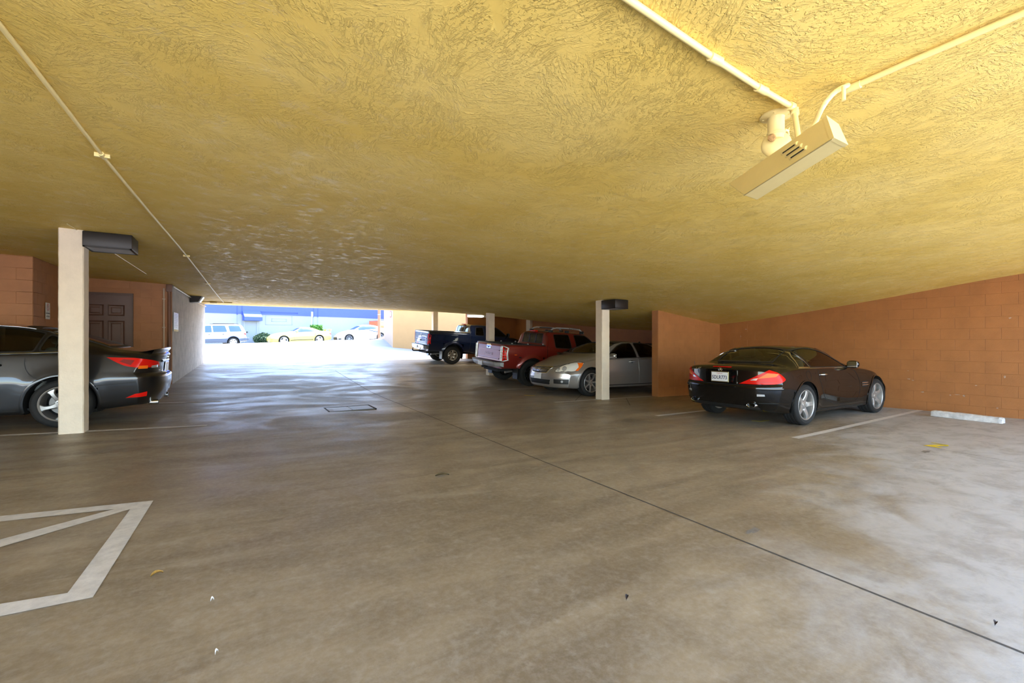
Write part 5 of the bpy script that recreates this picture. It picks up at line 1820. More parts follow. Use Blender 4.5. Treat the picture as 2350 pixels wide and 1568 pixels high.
# ================================================================== black roadster
P_BLACK = mat('black_car_paint', (.004, .0036, .0032), .25, coat=1.0, spec=.0, coat_rough=.015)
def roadster():
    sp = dict(x0=-1.0, x1=3.535, W=.90,
        top=[(-1.0, .90), (-.94, .955), (-.7, .982), (-.42, 1.0), (-.15, 1.115), (.12, 1.222), (.4, 1.285), (.7, 1.300), (1.0, 1.275), (1.25, 1.20), (1.55, 1.06), (1.8, .968), (2.2, .930), (2.7, .875), (3.1, .795), (3.4, .69), (3.535, .60)],
        bot=[(-1, .27), (-.6, .20), (0, .17), (2.5, .16), (3.2, .18), (3.535, .22)],
        belt=[(-1, .865), (-.5, .905), (0, .915), (1, .895), (1.8, .875), (2.6, .80), (3.2, .68), (3.535, .53)],
        wbelt=[(-1, .80), (-.5, .845), (.3, .845), (1.5, .835), (2.6, .83), (3.2, .79), (3.535, .74)],
        wm=[(-1, .86), (-.3, .90), (.5, .885), (1.3, .875), (2.5, .90), (3.2, .875), (3.535, .82)],
        zw=[(-1, .62), (0, .60), (2.5, .56), (3.535, .45)],
        wsill=[(-1, .80), (0, .85), (1.3, .855), (2.56, .85), (3.535, .78)],
        wtop=[(-1, .72), (-.45, .71), (-.1, .655), (.4, .605), (1.0, .60), (1.4, .64), (1.8, .71), (2.8, .66), (3.3, .60), (3.535, .52)],
        crown=[(-1, .03), (-.4, .035), (.3, .035), (1.0, .04), (1.8, .05), (2.6, .055), (3.535, .05)],
        tail=[(.18, .16), (.27, .10), (.40, .03), (.52, .005), (.63, 0), (.655, .012), (.675, .05), (.78, .055), (.90, .062), (.945, .085), (1.0, .14)],
        nose=[(.15, .14), (.28, .03), (.42, 0), (.55, .05), (.68, .20)], Rr=(.54, 3.0), Rf=(.72, 2.5),
        arches=[(0, .335, .375, .012), (2.56, .335, .375, .012)])
    c = Car('black_roadster', 'black hardtop roadster parked against the brown block wall', 'car', P_BLACK, sp)
    c.arch_cut()
    bl = spline2([(-.50, 1.015), (0, 1.015), (.50, 1.015)], 6)[:-1] + spline2([(.50, 1.015), (.495, 1.12), (.455, 1.22), (0, 1.262), (-.455, 1.22), (-.495, 1.12), (-.50, 1.015)], 5)[:-1]
    c.window('rear', bl, 'rear_window', GLASS)
    q = spline2([(-.09, .935), (-.05, 1.04), (.01, 1.13), (.09, 1.195)], 4) + [(.24, .925)]
    dw = [(.285, .925)] + spline2([(.13, 1.205), (.32, 1.238), (.6, 1.242), (.95, 1.185), (1.22, 1.08), (1.55, .91)], 5)
    for v in ('L', 'R'):
        c.window(v, q, 'quarter_window', GLASS, .016, M_TRIMC, .005)
        c.window(v, dw, 'door_window', GLASS, .014, M_BLACK, .004)
    ws = [(-.68, .99), (-.35, .985), (0, .982), (.35, .985), (.68, .99), (.54, 1.232), (.3, 1.245), (0, 1.25), (-.3, 1.245), (-.54, 1.232)]
    c.window('front', ws, 'windscreen', GLASS)
    c.body(); c.finish_windows(); c.arch_lips(w=.02, h=.008)
    wh = make_wheel(.328, .255, .243, 5, 'star', dish=.03, hub_r=.075)
    c.wheels(wh, (0, 2.56), (.772, .772), .328)
    def side(v, sd):
        c.ribbon('panel_gap', v, spline2([(.44, .90), (.46, .75), (.52, .58), (.60, .45), (.66, .38)], 6), .007, M_SEAM)
        c.ribbon('panel_gap', v, spline2([(1.62, .875), (1.80, .80), (1.87, .60), (1.86, .38), (1.72, .27)], 6), .007, M_SEAM)
        c.ribbon('panel_gap', v, [(.66, .38), (1.0, .27), (1.72, .27)], .006, M_SEAM)
        c.ribbon('belt_trim', v, [(-.12, .922), (.2, .915), (1.6, .897)], .012, M_TRIMC, h=.003)
        c.ribbon('panel_gap', v, [(.42, .22), (2.14, .21)], .012, M_SEAM)
        c.ribbon('roof_seam', v, spline2([(-.14, .935), (-.09, 1.06), (-.02, 1.16), (.06, 1.22)], 6), .008, M_TRIMC)
        g = c.patch('side_vent', v, rounded([(1.95, .53), (2.13, .54), (2.13, .635), (1.95, .63)], .02), M_SEAM, .001, 0)
        for z in (.565, .605): c.ribbon('vent_bar', v, [(1.94, z), (2.16, z + .003)], .012, M_CHROME, h=.006, parent=g)
        c.handle(v, .62, .80, .17, M_CHROME, .018)
    both(c, side)
    fuel = [( .12 + .075 * math.cos(k * .314), .80 + .075 * math.sin(k * .314)) for k in range(20)]
    c.ribbon('fuel_flap', 'R', fuel, .005, M_SEAM, closed=True)
    # tail
    for sd in (-1, 1):
        vw = diag(.62, 'rear', sd)
        pl_ = p3(vw, [(-1.0, sd * .37, .672), (-.9, sd * .62, .672), (-.74, sd * .84, .688), (-.62, sd * .89, .735), (-.60, sd * .88, .775), (-.70, sd * .84, .855), (-.82, sd * .765, .905), (-.90, sd * .62, .82)])
        lamp = c.patch('tail_lamp', vw, [pl_[0]] + spline2(pl_[1:7], 5) + [pl_[7]], M_LAMP_R, .006, .012, .03)
        am = p3(vw, [(-.88, sd * .60, .765), (-.72, sd * .80, .80), (-.68, sd * .83, .845), (-.82, sd * .73, .855)])
        c.patch('indicator_lens', vw, am, M_LAMP_O, .009, .004, .03, lamp)
        cl = p3(vw, [(-.95, sd * .53, .735), (-.9, sd * .60, .738), (-.88, sd * .615, .775), (-.92, sd * .565, .765)])
        c.patch('reversing_lens', vw, cl, M_LAMP_C, .010, .004, .02, lamp)
        c.ribbon('lamp_bar', vw, p3(vw, [(-.9, sd * .44, .700), (-.66, sd * .86, .712)]), .004, mat('dark_red_line', (.25, .0, .0), .3), off=.009, parent=lamp)
        # exhaust
        ex = bmesh.new()
        lathe_bm([(.052, -.10), (.052, .0), (.058, .004), (.060, 0), (.060, -.10)], 28, 'x', ex, True)
        for v_ in ex.verts: v_.co.y *= 1.25; v_.co.z *= .62
        o = obj('exhaust_tip', ex, M_CHROME, c.root); smooth(o.data, 40); o.location = (-1.0 + .075, sd * .52, .345); o.rotation_euler = (0, 0, math.pi)
        d_ = obj('exhaust_bore', lathe_bm([(0, 0), (.05, 0)], 24, 'x'), M_DARK, o); d_.location = (-.05, 0, 0); d_.scale = (1, 1.25, .62)
        c.ribbon('bumper_strip', diag(.7, 'rear', sd), p3(diag(.7, 'rear', sd), [(-.98, sd * .40, .605), (-.93, sd * .68, .605), (-.72, sd * .86, .605), (-.48, sd * .9, .605)]), .028, P_BLACK, h=.010)
        c.ribbon('bumper_crease', diag(.7, 'rear', sd), p3(diag(.7, 'rear', sd), [(-.94, sd * .60, .37), (-.80, sd * .82, .375), (-.5, sd * .9, .37)]), .02, P_BLACK, h=.010)
        c.patch('reflector', diag(.5, 'rear', sd), p3(diag(.5, 'rear', sd), [(-.97, sd * .64, .49), (-.92, sd * .74, .495), (-.92, sd * .735, .525), (-.97, sd * .64, .525)]), M_LAMP_C, .004, .004, .03)
    c.ribbon('panel_gap', 'rear', [(-.74, .658), (.74, .658)], .010, M_SEAM, off=.003)
    c.patch('plate_recess', 'rear', rounded([(-.26, .685), (.26, .685), (.29, .85), (-.29, .85)], .03), P_BLACK, .002, 0)
    c.plate('rear', 0, .772, '5DLR773', off=.02, frame=mat('brass_frame', (.30, .25, .12), .35, metal=.8))
    c.patch('brake_light', 'rear', rounded([(-.17, .925), (.17, .925), (.17, .940), (-.17, .940)], .005), M_LAMP_R, .006, .006, .03)
    disc_emblem(c, 'rear', 0, .888, .033, 'star', off=.004)
    c.text('lettering', 'rear', .46, .895, 'SL 500', .046, M_CHROME, .006, 1.05, 0, .001)
    aer = tube('aerial', [(-.88, .55, .95), (-.89, .55, 1.01)], .004, M_BLACK, c.root, 6)
    c.patch('rear_valance', 'rear', rounded([(-.62, .275), (.62, .275), (.58, .33), (-.58, .33)], .03), M_BLACK, .003, .004)
    # nose
    for sd in (-1, 1):
        vw = diag(.7, 'front', sd)
        hl = p3(vw, [(3.40, sd * .50, .60), (3.25, sd * .72, .62), (3.08, sd * .80, .70), (3.22, sd * .66, .74), (3.36, sd * .52, .70)])
        c.patch('headlamp', vw, hl, M_LAMP_C, .005, .006, .03)
    c.patch('grille', 'front', rounded([(-.42, .42), (.42, .42), (.36, .58), (-.36, .58)], .05), M_SEAM, .003, .006)
    disc_emblem(c, 'front', 0, .50, .085, 'star')
    c.seats([(.85, .37, .48, .50), (.85, -.37, .48, .50)], M_SEAT_G)
    c.dash(1.55, .90, .66, None, .37)
    for y in (.37, -.37):
        arch = [Vector((.22, y + .24 * math.cos(a), .88 + .20 * math.sin(a))) for a in [math.pi * k / 14 for k in range(15)]]
        tube('roll_hoop', arch, .022, M_SEAT_G, c.root, 8)
    box('parcel_shelf', -.4, .25, -.62, .62, .84, .87, M_SEAT_G, c.root)
    box('cabin_floor', -.2, 1.8, -.75, .75, .22, .25, M_SEAT_D, c.root)
    c.mirrors(1.53, .80, .955, None, (.16, .19, .135))
    place_by_wheels(c, (1838, 975, 0, -.80), math.radians(0), 2.56, .77, .328)
    return c

# ================================================================== dark grey sedan
P_GREY = mat('dark_grey_metallic', (.012, .0118, .0125), .30, metal=.5, coat=1.0, flake=.12)
def grey_sedan():
    sp = dict(x0=-1.10, x1=3.595, W=.90,
        top=[(-1.10, 1.0), (-1.03, 1.062), (-.85, 1.072), (-.66, 1.088), (-.3, 1.20), (.08, 1.325), (.5, 1.405), (.9, 1.435), (1.3, 1.435), (1.6, 1.40), (2.0, 1.265), (2.45, 1.065), (2.6, 1.01), (3.0, .95), (3.4, .83), (3.595, .70)],
        bot=[(-1.1, .26), (-.6, .22), (0, .19), (2.7, .18), (3.3, .18), (3.595, .22)],
        belt=[(-1.1, .95), (-.5, 1.015), (0, 1.02), (1, .995), (2.3, .945), (2.9, .84), (3.3, .74), (3.595, .60)],
        wbelt=[(-1.1, .78), (-.5, .815), (.3, .825), (1.5, .83), (2.6, .82), (3.2, .78), (3.595, .72)],
        wm=[(-1.1, .85), (-.3, .895), (.5, .885), (1.5, .885), (2.73, .895), (3.3, .86), (3.595, .80)],
        zw=[(-1.1, .64), (0, .62), (2.7, .58), (3.595, .48)],
        wsill=[(-1.1, .80), (0, .85), (1.3, .86), (2.73, .85), (3.595, .78)],
        wtop=[(-1.1, .66), (-.55, .66), (-.1, .60), (.5, .555), (1.2, .57), (1.7, .58), (2.2, .66), (2.6, .70), (3.1, .64), (3.595, .52)],
        crown=[(-1.1, .03), (-.4, .03), (.4, .04), (1.3, .045), (2.5, .05), (3.595, .05)],
        tail=[(.18, .18), (.28, .09), (.42, .02), (.55, 0), (.68, .0), (.70, .02), (.73, .07), (.90, .055), (.98, .03), (1.04, .02), (1.08, .08)],
        nose=[(.15, .14), (.28, .03), (.45, 0), (.6, .04), (.75, .18)], Rr=(.50, 2.9), Rf=(.68, 2.6),
        arches=[(0, .335, .375, .014), (2.73, .335, .375, .012)])
    c = Car('dark_grey_sedan', 'dark grey sedan parked nose in behind the nearest post, cut by the left edge', 'car', P_GREY, sp)
    c.arch_cut()
    rear = [(-.02, 1.02), (-.02, 1.0)]
    qw = [(-.06, 1.085), (.10, 1.055), (.27, 1.043), (.20, 1.285), (.05, 1.22), (-.06, 1.135)]
    qw = rounded(qw, .06)
    rd = rounded([(.31, 1.04), (1.15, 1.01), (1.20, 1.365), (.85, 1.372), (.50, 1.355), (.24, 1.30)], .03)
    fd = rounded([(1.24, 1.008), (2.22, .97), (1.95, 1.14), (1.68, 1.31), (1.50, 1.355), (1.27, 1.365)], .03)
    for v in ('L', 'R'):
        c.window(v, qw, 'quarter_window', GLASS, .018, M_BLACK, .004)
        c.window(v, rd, 'rear_door_window', GLASS, .018, M_BLACK, .004)
        c.window(v, fd, 'door_window', GLASS, .018, M_BLACK, .004)
    bl = spline2([(-.60, 1.11), (0, 1.115), (.60, 1.11)], 5)[:-1] + spline2([(.60, 1.11), (.56, 1.23), (.47, 1.36), (0, 1.385), (-.47, 1.36), (-.56, 1.23), (-.60, 1.11)], 5)[:-1]
    c.window('rear', bl, 'rear_window', GLASS_D)
    c.window('front', [(-.66, 1.04), (0, 1.03), (.66, 1.04), (.53, 1.36), (0, 1.385), (-.53, 1.36)], 'windscreen', GLASS)
    c.body(); c.finish_windows(); c.arch_lips(w=.035, h=.014)
    wh = make_wheel(.326, .235, .236, 5, 'curved', dish=.02, hub_r=.07)
    c.wheels(wh, (0, 2.73), (.775, .775), .326)
    def side(v, sd):
        # bright trim round the whole side glass
        trim = spline2([(2.26, .955), (1.2, .99), (.42, 1.018), (.10, 1.035), (-.07, 1.065), (-.115, 1.10), (-.08, 1.15), (.03, 1.235), (.20, 1.315), (.48, 1.375), (.85, 1.395), (1.25, 1.388), (1.55, 1.372)], 5)
        c.ribbon('window_trim', v, trim, .014, M_TRIMC, h=.005)
        c.ribbon('panel_gap', v, spline2([(.34, 1.01), (.38, .90), (.34, .76), (.24, .67), (.14, .63)], 6), .008, M_SEAM)
        c.ribbon('panel_gap', v, spline2([(1.20, .955), (1.22, .70), (1.20, .40), (1.17, .28)], 6), .008, M_SEAM)
        c.ribbon('panel_gap', v, spline2([(2.26, .92), (2.30, .70), (2.26, .45), (2.20, .28)], 6), .008, M_SEAM)
        c.ribbon('panel_gap', v, [(.44, .25), (2.3, .24)], .014, M_SEAM)
        c.ribbon('bumper_seam', v, [(-.36, .57), (-.62, .585), (-.86, .62)], .006, M_SEAM)
        c.handle(v, .70, .86, .20, None, .026); c.handle(v, 1.55, .84, .20, None, .026)
        c.ribbon('panel_gap', v, [(-.20, .98), (-.22, .93), (-.14, .90), (-.14, .86)], .006, M_SEAM)
    both(c, side)
    for sd in (-1, 1):
        vw = diag(.85, 'rear', sd)
        tl = p3(vw, [(-.48, sd * .86, .965), (-.60, sd * .865, .885), (-.70, sd * .855, .835), (-.84, sd * .80, .81), (-1.0, sd * .64, .815), (-1.06, sd * .52, .83), (-1.06, sd * .53, .885), (-.95, sd * .70, .925), (-.75, sd * .80, .955)])
        lamp = c.patch('tail_lamp', vw, [tl[0]] + spline2(tl[1:6], 4) + spline2(tl[6:], 4), M_LAMP_R, .006, .012, .03)
        c.patch('lamp_shade', vw, p3(vw, [(-.62, sd * .86, .905), (-.74, sd * .845, .85), (-.78, sd * .82, .92), (-.66, sd * .84, .935)]), mat('dark_red_lens', (.22, .01, .01), .2), .008, .003, .03, lamp)
        am = p3(vw, [(-.92, sd * .735, .795), (-.80, sd * .81, .795), (-.80, sd * .80, .84), (-.92, sd * .73, .84)])
        c.patch('indicator_lens', vw, am, M_LAMP_O, .009, .003, .025, lamp)
        cl = p3(vw, [(-1.05, sd * .58, .805), (-.97, sd * .69, .80), (-.97, sd * .685, .835), (-1.05, sd * .58, .845)])
        c.patch('reversing_lens', vw, cl, M_LAMP_C, .009, .003, .025, lamp)
        rf = p3(vw, [(-.90, sd * .74, .385), (-.70, sd * .86, .375), (-.78, sd * .83, .43), (-.90, sd * .745, .455)])
        c.patch('bumper_reflector', vw, rf, M_LAMP_R, .005, .004, .03)
        ex = obj('exhaust_tip', lathe_bm([(.035, 0), (.042, 0), (.042, .12), (.035, .12)], 20, 'x', None, True), M_CHROME, c.root); ex.location = (-1.02, sd * .55, .27); smooth(ex.data, 40)
        hl = diag(.8, 'front', sd)
        c.patch('headlamp', hl, p3(hl, [(3.46, sd * .48, .62), (3.25, sd * .74, .63), (3.02, sd * .80, .74), (3.2, sd * .70, .76), (3.42, sd * .5, .70)]), M_LAMP_C, .005, .006, .03)
    bm = bmesh.new(); rows = []
    for k in range(21):
        y = -.66 + 1.32 * k / 20
        xe = -1.10 + .50 * (1 - math.sqrt(1 - (abs(y) / .9) ** 2.9)) + .035
        zt_ = 1.062 - .03 * (abs(y) / .66) ** 3
        rows.append([bm.verts.new(q) for q in ((xe + .20, y, zt_ + .004), (xe + .08, y, zt_ + .022), (xe - .01, y, zt_ + .045), (xe - .015, y, zt_ + .030), (xe + .02, y, zt_ - .03))])
    for A, B in zip(rows, rows[1:]):
        for q in range(4): bm.faces.new((A[q], A[q + 1], B[q + 1], B[q]))
    bmesh.ops.recalc_face_normals(bm, faces=bm.faces)
    o = obj('trunk_spoiler', bm, P_GREY, c.root); smooth(o.data, 60)
    c.ribbon('trunk_trim', 'rear', [(-.36, .895), (.36, .895)], .035, M_CHROME, h=.012)
    c.patch('plate_recess', 'rear', rounded([(-.30, .71), (.30, .71), (.32, .875), (-.32, .875)], .03), P_GREY, .002, 0)
    c.plate('rear', 0, .79, '', off=.02, top='California', frame=M_CHROME)
    c.text('lettering', 'rear', .40, .755, 'LEXUS', .038, M_CHROME, .008, 1.1)
    disc_emblem(c, 'rear', 0, .955, .045, 'ovals')
    c.ribbon('panel_gap', 'rear', [(-.62, .70), (.62, .70)], .010, M_SEAM, off=.003)
    c.patch('grille', 'front', rounded([(-.36, .44), (.36, .44), (.42, .62), (-.42, .62)], .04), M_SEAM, .003, .005)
    c.seats([(1.65, .37, .52, .50), (1.65, -.37, .52, .50), (.62, .35, .54, .60), (.62, -.35, .54, .60)], M_SEAT_P)
    c.dash(2.35, .95, .66, None, .37)
    box('cabin_floor', -.2, 2.6, -.75, .75, .24, .27, M_SEAT_D, c.root)
    box('parcel_shelf', -.35, .3, -.62, .62, .96, .98, M_SEAT_D, c.root)
    c.mirrors(2.12, .82, .99, None, (.14, .18, .13))
    place_by_wheels(c, (144, 980, 0, .80), math.radians(180), 2.73, .775, .326)
    return c

# ================================================================== silver sedan
P_SILVER = mat('silver_metallic', (.42, .405, .385), .30, metal=.75, coat=1.0, flake=.15)
def silver_sedan():
    sp = dict(x0=-1.10, x1=3.83, W=.91,
        top=[(-1.10, 1.0), (-1.0, 1.06), (-.6, 1.08), (-.35, 1.10), (.0, 1.21), (.4, 1.345), (.9, 1.405), (1.3, 1.415), (1.7, 1.385), (2.1, 1.27), (2.6, 1.09), (2.78, 1.05), (3.2, .985), (3.55, .88), (3.75, .77), (3.83, .70)],
        bot=[(-1.1, .28), (-.6, .22), (0, .20), (2.8, .19), (3.4, .19), (3.83, .21)],
        belt=[(-1.1, .92), (-.5, .965), (0, .965), (1, .94), (2.5, .92), (3.1, .855), (3.5, .77), (3.83, .62)],
        wbelt=[(-1.1, .79), (-.5, .825), (.3, .84), (1.5, .845), (2.7, .83), (3.3, .79), (3.83, .74)],
        wm=[(-1.1, .85), (-.3, .90), (.5, .89), (1.5, .89), (2.82, .91), (3.4, .88), (3.83, .83)],
        zw=[(-1.1, .64), (0, .62), (2.8, .58), (3.83, .50)],
        wsill=[(-1.1, .80), (0, .86), (1.3, .87), (2.82, .86), (3.83, .80)],
        wtop=[(-1.1, .66), (-.5, .66), (0, .60), (.6, .57), (1.3, .58), (1.8, .60), (2.3, .68), (2.75, .72), (3.2, .66), (3.83, .55)],
        crown=[(-1.1, .03), (-.4, .03), (.4, .04), (1.3, .045), (2.6, .05), (3.4, .06), (3.83, .04)],
        tail=[(.2, .16), (.3, .06), (.45, 0), (.68, 0), (.72, .05), (.95, .05), (1.05, .03), (1.1, .09)],
        nose=[(.18, .13), (.24, .05), (.34, .01), (.46, 0), (.56, .015), (.66, .05), (.78, .13), (.9, .3)], Rr=(.50, 2.9), Rf=(.70, 2.7),
        arches=[(0, .345, .385, .014), (2.82, .345, .385, .016)])
    c = Car('silver_sedan', 'silver sedan parked nose out beside the middle cream post', 'car', P_SILVER, sp)
    c.arch_cut()
    rd = rounded([(.28, .99), (1.10, .965), (1.13, 1.345), (.80, 1.35), (.55, 1.315), (.30, 1.22)], .06)
    fd = rounded([(1.20, .962), (2.30, .938), (2.05, 1.11), (1.75, 1.27), (1.55, 1.325), (1.23, 1.345)], .05)
    for v in ('L', 'R'):
        c.window(v, rd, 'rear_door_window', GLASS_D, .02, M_BLACK, .004)
        c.window(v, fd, 'door_window', GLASS_D, .02, M_BLACK, .004)
    c.window('rear', [(-.62, 1.12), (.62, 1.12), (.48, 1.34), (-.48, 1.34)], 'rear_window', GLASS_D)
    c.window('front', [(-.70, 1.075), (-.4, 1.068), (0, 1.065), (.4, 1.068), (.70, 1.075), (.555, 1.345), (.3, 1.362), (0, 1.368), (-.3, 1.362), (-.555, 1.345)], 'windscreen', GLASS)
    c.body(); c.finish_windows(); c.arch_lips(w=.04, h=.012)
    wh = make_wheel(.338, .235, .240, 7, 'slim', dish=.025, hub_r=.065)
    c.wheels(wh, (0, 2.82), (.785, .785), .338)
    def side(v, sd):
        c.ribbon('panel_gap', v, spline2([(1.16, .97), (1.17, .70), (1.15, .30)], 6), .012, mat('bright_gap', (.45, .44, .43), .3, metal=.8), h=.003)
        c.ribbon('panel_gap', v, spline2([(2.38, .92), (2.40, .70), (2.34, .30)], 6), .008, M_SEAM)
        c.ribbon('panel_gap', v, spline2([(.26, .98), (.34, .80), (.22, .65), (.16, .62)], 6), .008, M_SEAM)
        c.ribbon('door_moulding', v, [(.42, .50), (1.14, .49), (2.36, .475)], .022, P_SILVER, h=.006)
        c.ribbon('panel_gap', v, [(.42, .27), (2.40, .26)], .018, M_SEAM)
        c.ribbon('belt_trim', v, [(.25, .995), (1.15, .968), (2.34, .940)], .014, M_BLACK, h=.003)
        c.handle(v, 1.42, .855, .19, P_SILVER, .026); c.handle(v, .50, .875, .19, P_SILVER, .026)
    both(c, side)
    for sd in (-1, 1):
        vw = diag(.72, 'front', sd)
        hl = p3(vw, [(3.66, sd * .53, .605), (3.52, sd * .68, .615), (3.28, sd * .83, .63), (3.10, sd * .85, .77), (3.05, sd * .82, .835), (3.28, sd * .73, .83), (3.52, sd * .62, .755), (3.64, sd * .55, .67)])
        hl = spline2(hl, 4, True)
        lamp = c.patch('headlamp', vw, hl, mat('headlamp_glass', (.70, .66, .58), .12, coat=1.0), .008, .010, .03)
        c.ribbon('lamp_bezel', vw, hl, .014, M_BLACK, h=.007, closed=True, parent=lamp)
        am = p3(vw, [(3.22, sd * .845, .635), (3.12, sd * .855, .74), (3.06, sd * .83, .825), (3.22, sd * .78, .825), (3.20, sd * .80, .79), (3.20, sd * .825, .72), (3.30, sd * .82, .635)])
        c.patch('indicator_lens', vw, am, M_LAMP_O, .010, .003, .025, lamp)
        for k, (x, y, z, r) in enumerate(((3.50, .665, .68, .055), (3.60, .56, .66, .042))):
            n_ = [(r * math.cos(q * .42), r * math.sin(q * .42)) for q in range(15)]
            a_, b_ = p3(vw, [(x, sd * y, z)])[0]
            c.patch('projector', vw, [(a_ + i, b_ + j) for i, j in n_], M_LAMP_C, .011, .003, .03, lamp)
        fg = p3(vw, [(3.72, sd * .52, .315), (3.48, sd * .80, .31), (3.46, sd * .80, .425), (3.72, sd * .52, .42)])
        f_ = c.patch('fog_lamp_recess', vw, fg, M_BLACK, .003, .006, .04)
        a_, b_ = p3(vw, [(3.60, sd * .70, .37)])[0]
        c.patch('fog_lamp', vw, [(a_ + .03 * math.cos(q * .5), b_ + .03 * math.sin(q * .5)) for q in range(13)], M_LAMP_C, .008, .005, .03, f_)
        tl = diag(.7, 'rear', sd)
        c.patch('tail_lamp', tl, p3(tl, [(-1.05, sd * .5, .78), (-.85, sd * .80, .78), (-.65, sd * .86, .82), (-.68, sd * .84, .93), (-1.0, sd * .6, .92)]), M_LAMP_R, .006, .008, .04)
    gr = c.patch('grille', 'front', rounded([(-.30, .575), (0, .555), (.30, .575), (.40, .70), (-.40, .70)], .02), M_SEAM, .003, .006)
    c.ribbon('grille_surround', 'front', rounded([(-.315, .565), (0, .545), (.315, .565), (.42, .712), (-.42, .712)], .02), .022, M_CHROME, h=.010, closed=True)
    for z, w in ((.60, .30), (.63, .33), (.66, .355), (.685, .37)): c.ribbon('grille_bar', 'front', [(-w, z), (w, z)], .010, M_CHROME, h=.006, parent=gr)
    disc_emblem(c, 'front', 0, .640, .052, 'bar', off=.016)
    c.plate('front', 0, .485, '', off=.02, top='California')
    lo_ = c.patch('lower_intake', 'front', rounded([(-.40, .285), (.40, .285), (.44, .40), (-.44, .40)], .02), M_SEAM, .003, .005)
    for z in (.32, .36): c.ribbon('intake_bar', 'front', [(-.40, z), (.40, z)], .008, M_BLACK, h=.005, parent=lo_)
    c.ribbon('bonnet_gap', 'front', spline2([(-.60, .80), (-.46, .725), (0, .722), (.46, .725), (.60, .80)], 6), .008, M_SEAM)
    c.seats([(1.75, .37, .55, .50), (1.75, -.37, .55, .50), (.7, .35, .57, .60), (.7, -.35, .57, .60)], M_SEAT_D)
    c.dash(2.45, 1.0, .68, None, .37)
    box('cabin_floor', -.2, 2.6, -.75, .75, .26, .29, M_SEAT_D, c.root)
    hang = bmesh.new()
    for k, (z, r) in enumerate(((1.26, .028), (1.20, .035), (1.13, .028))):
        bmesh.ops.create_icosphere(hang, subdivisions=2, radius=r, matrix=Matrix.Translation((2.02, .0, z)))
    tube_bm([(1.88, 0, 1.34), (2.02, 0, 1.18), (2.02, 0, 1.08)], .006, 6, hang)
    obj('hanging_ornament', hang, mat('pale_green_ornament', (.30, .42, .36), .4), c.root)
    c.mirrors(2.18, .84, 1.01, None, (.15, .20, .13))
    tube('aerial', [(.3, 0, 1.31), (.24, 0, 1.40)], .02, M_BLACK, c.root, 8, radii=[.06, .02])
    place_by_wheels(c, (1352, 909, 2.82, .80), math.radians(180), 2.82, .785, .338)
    return c

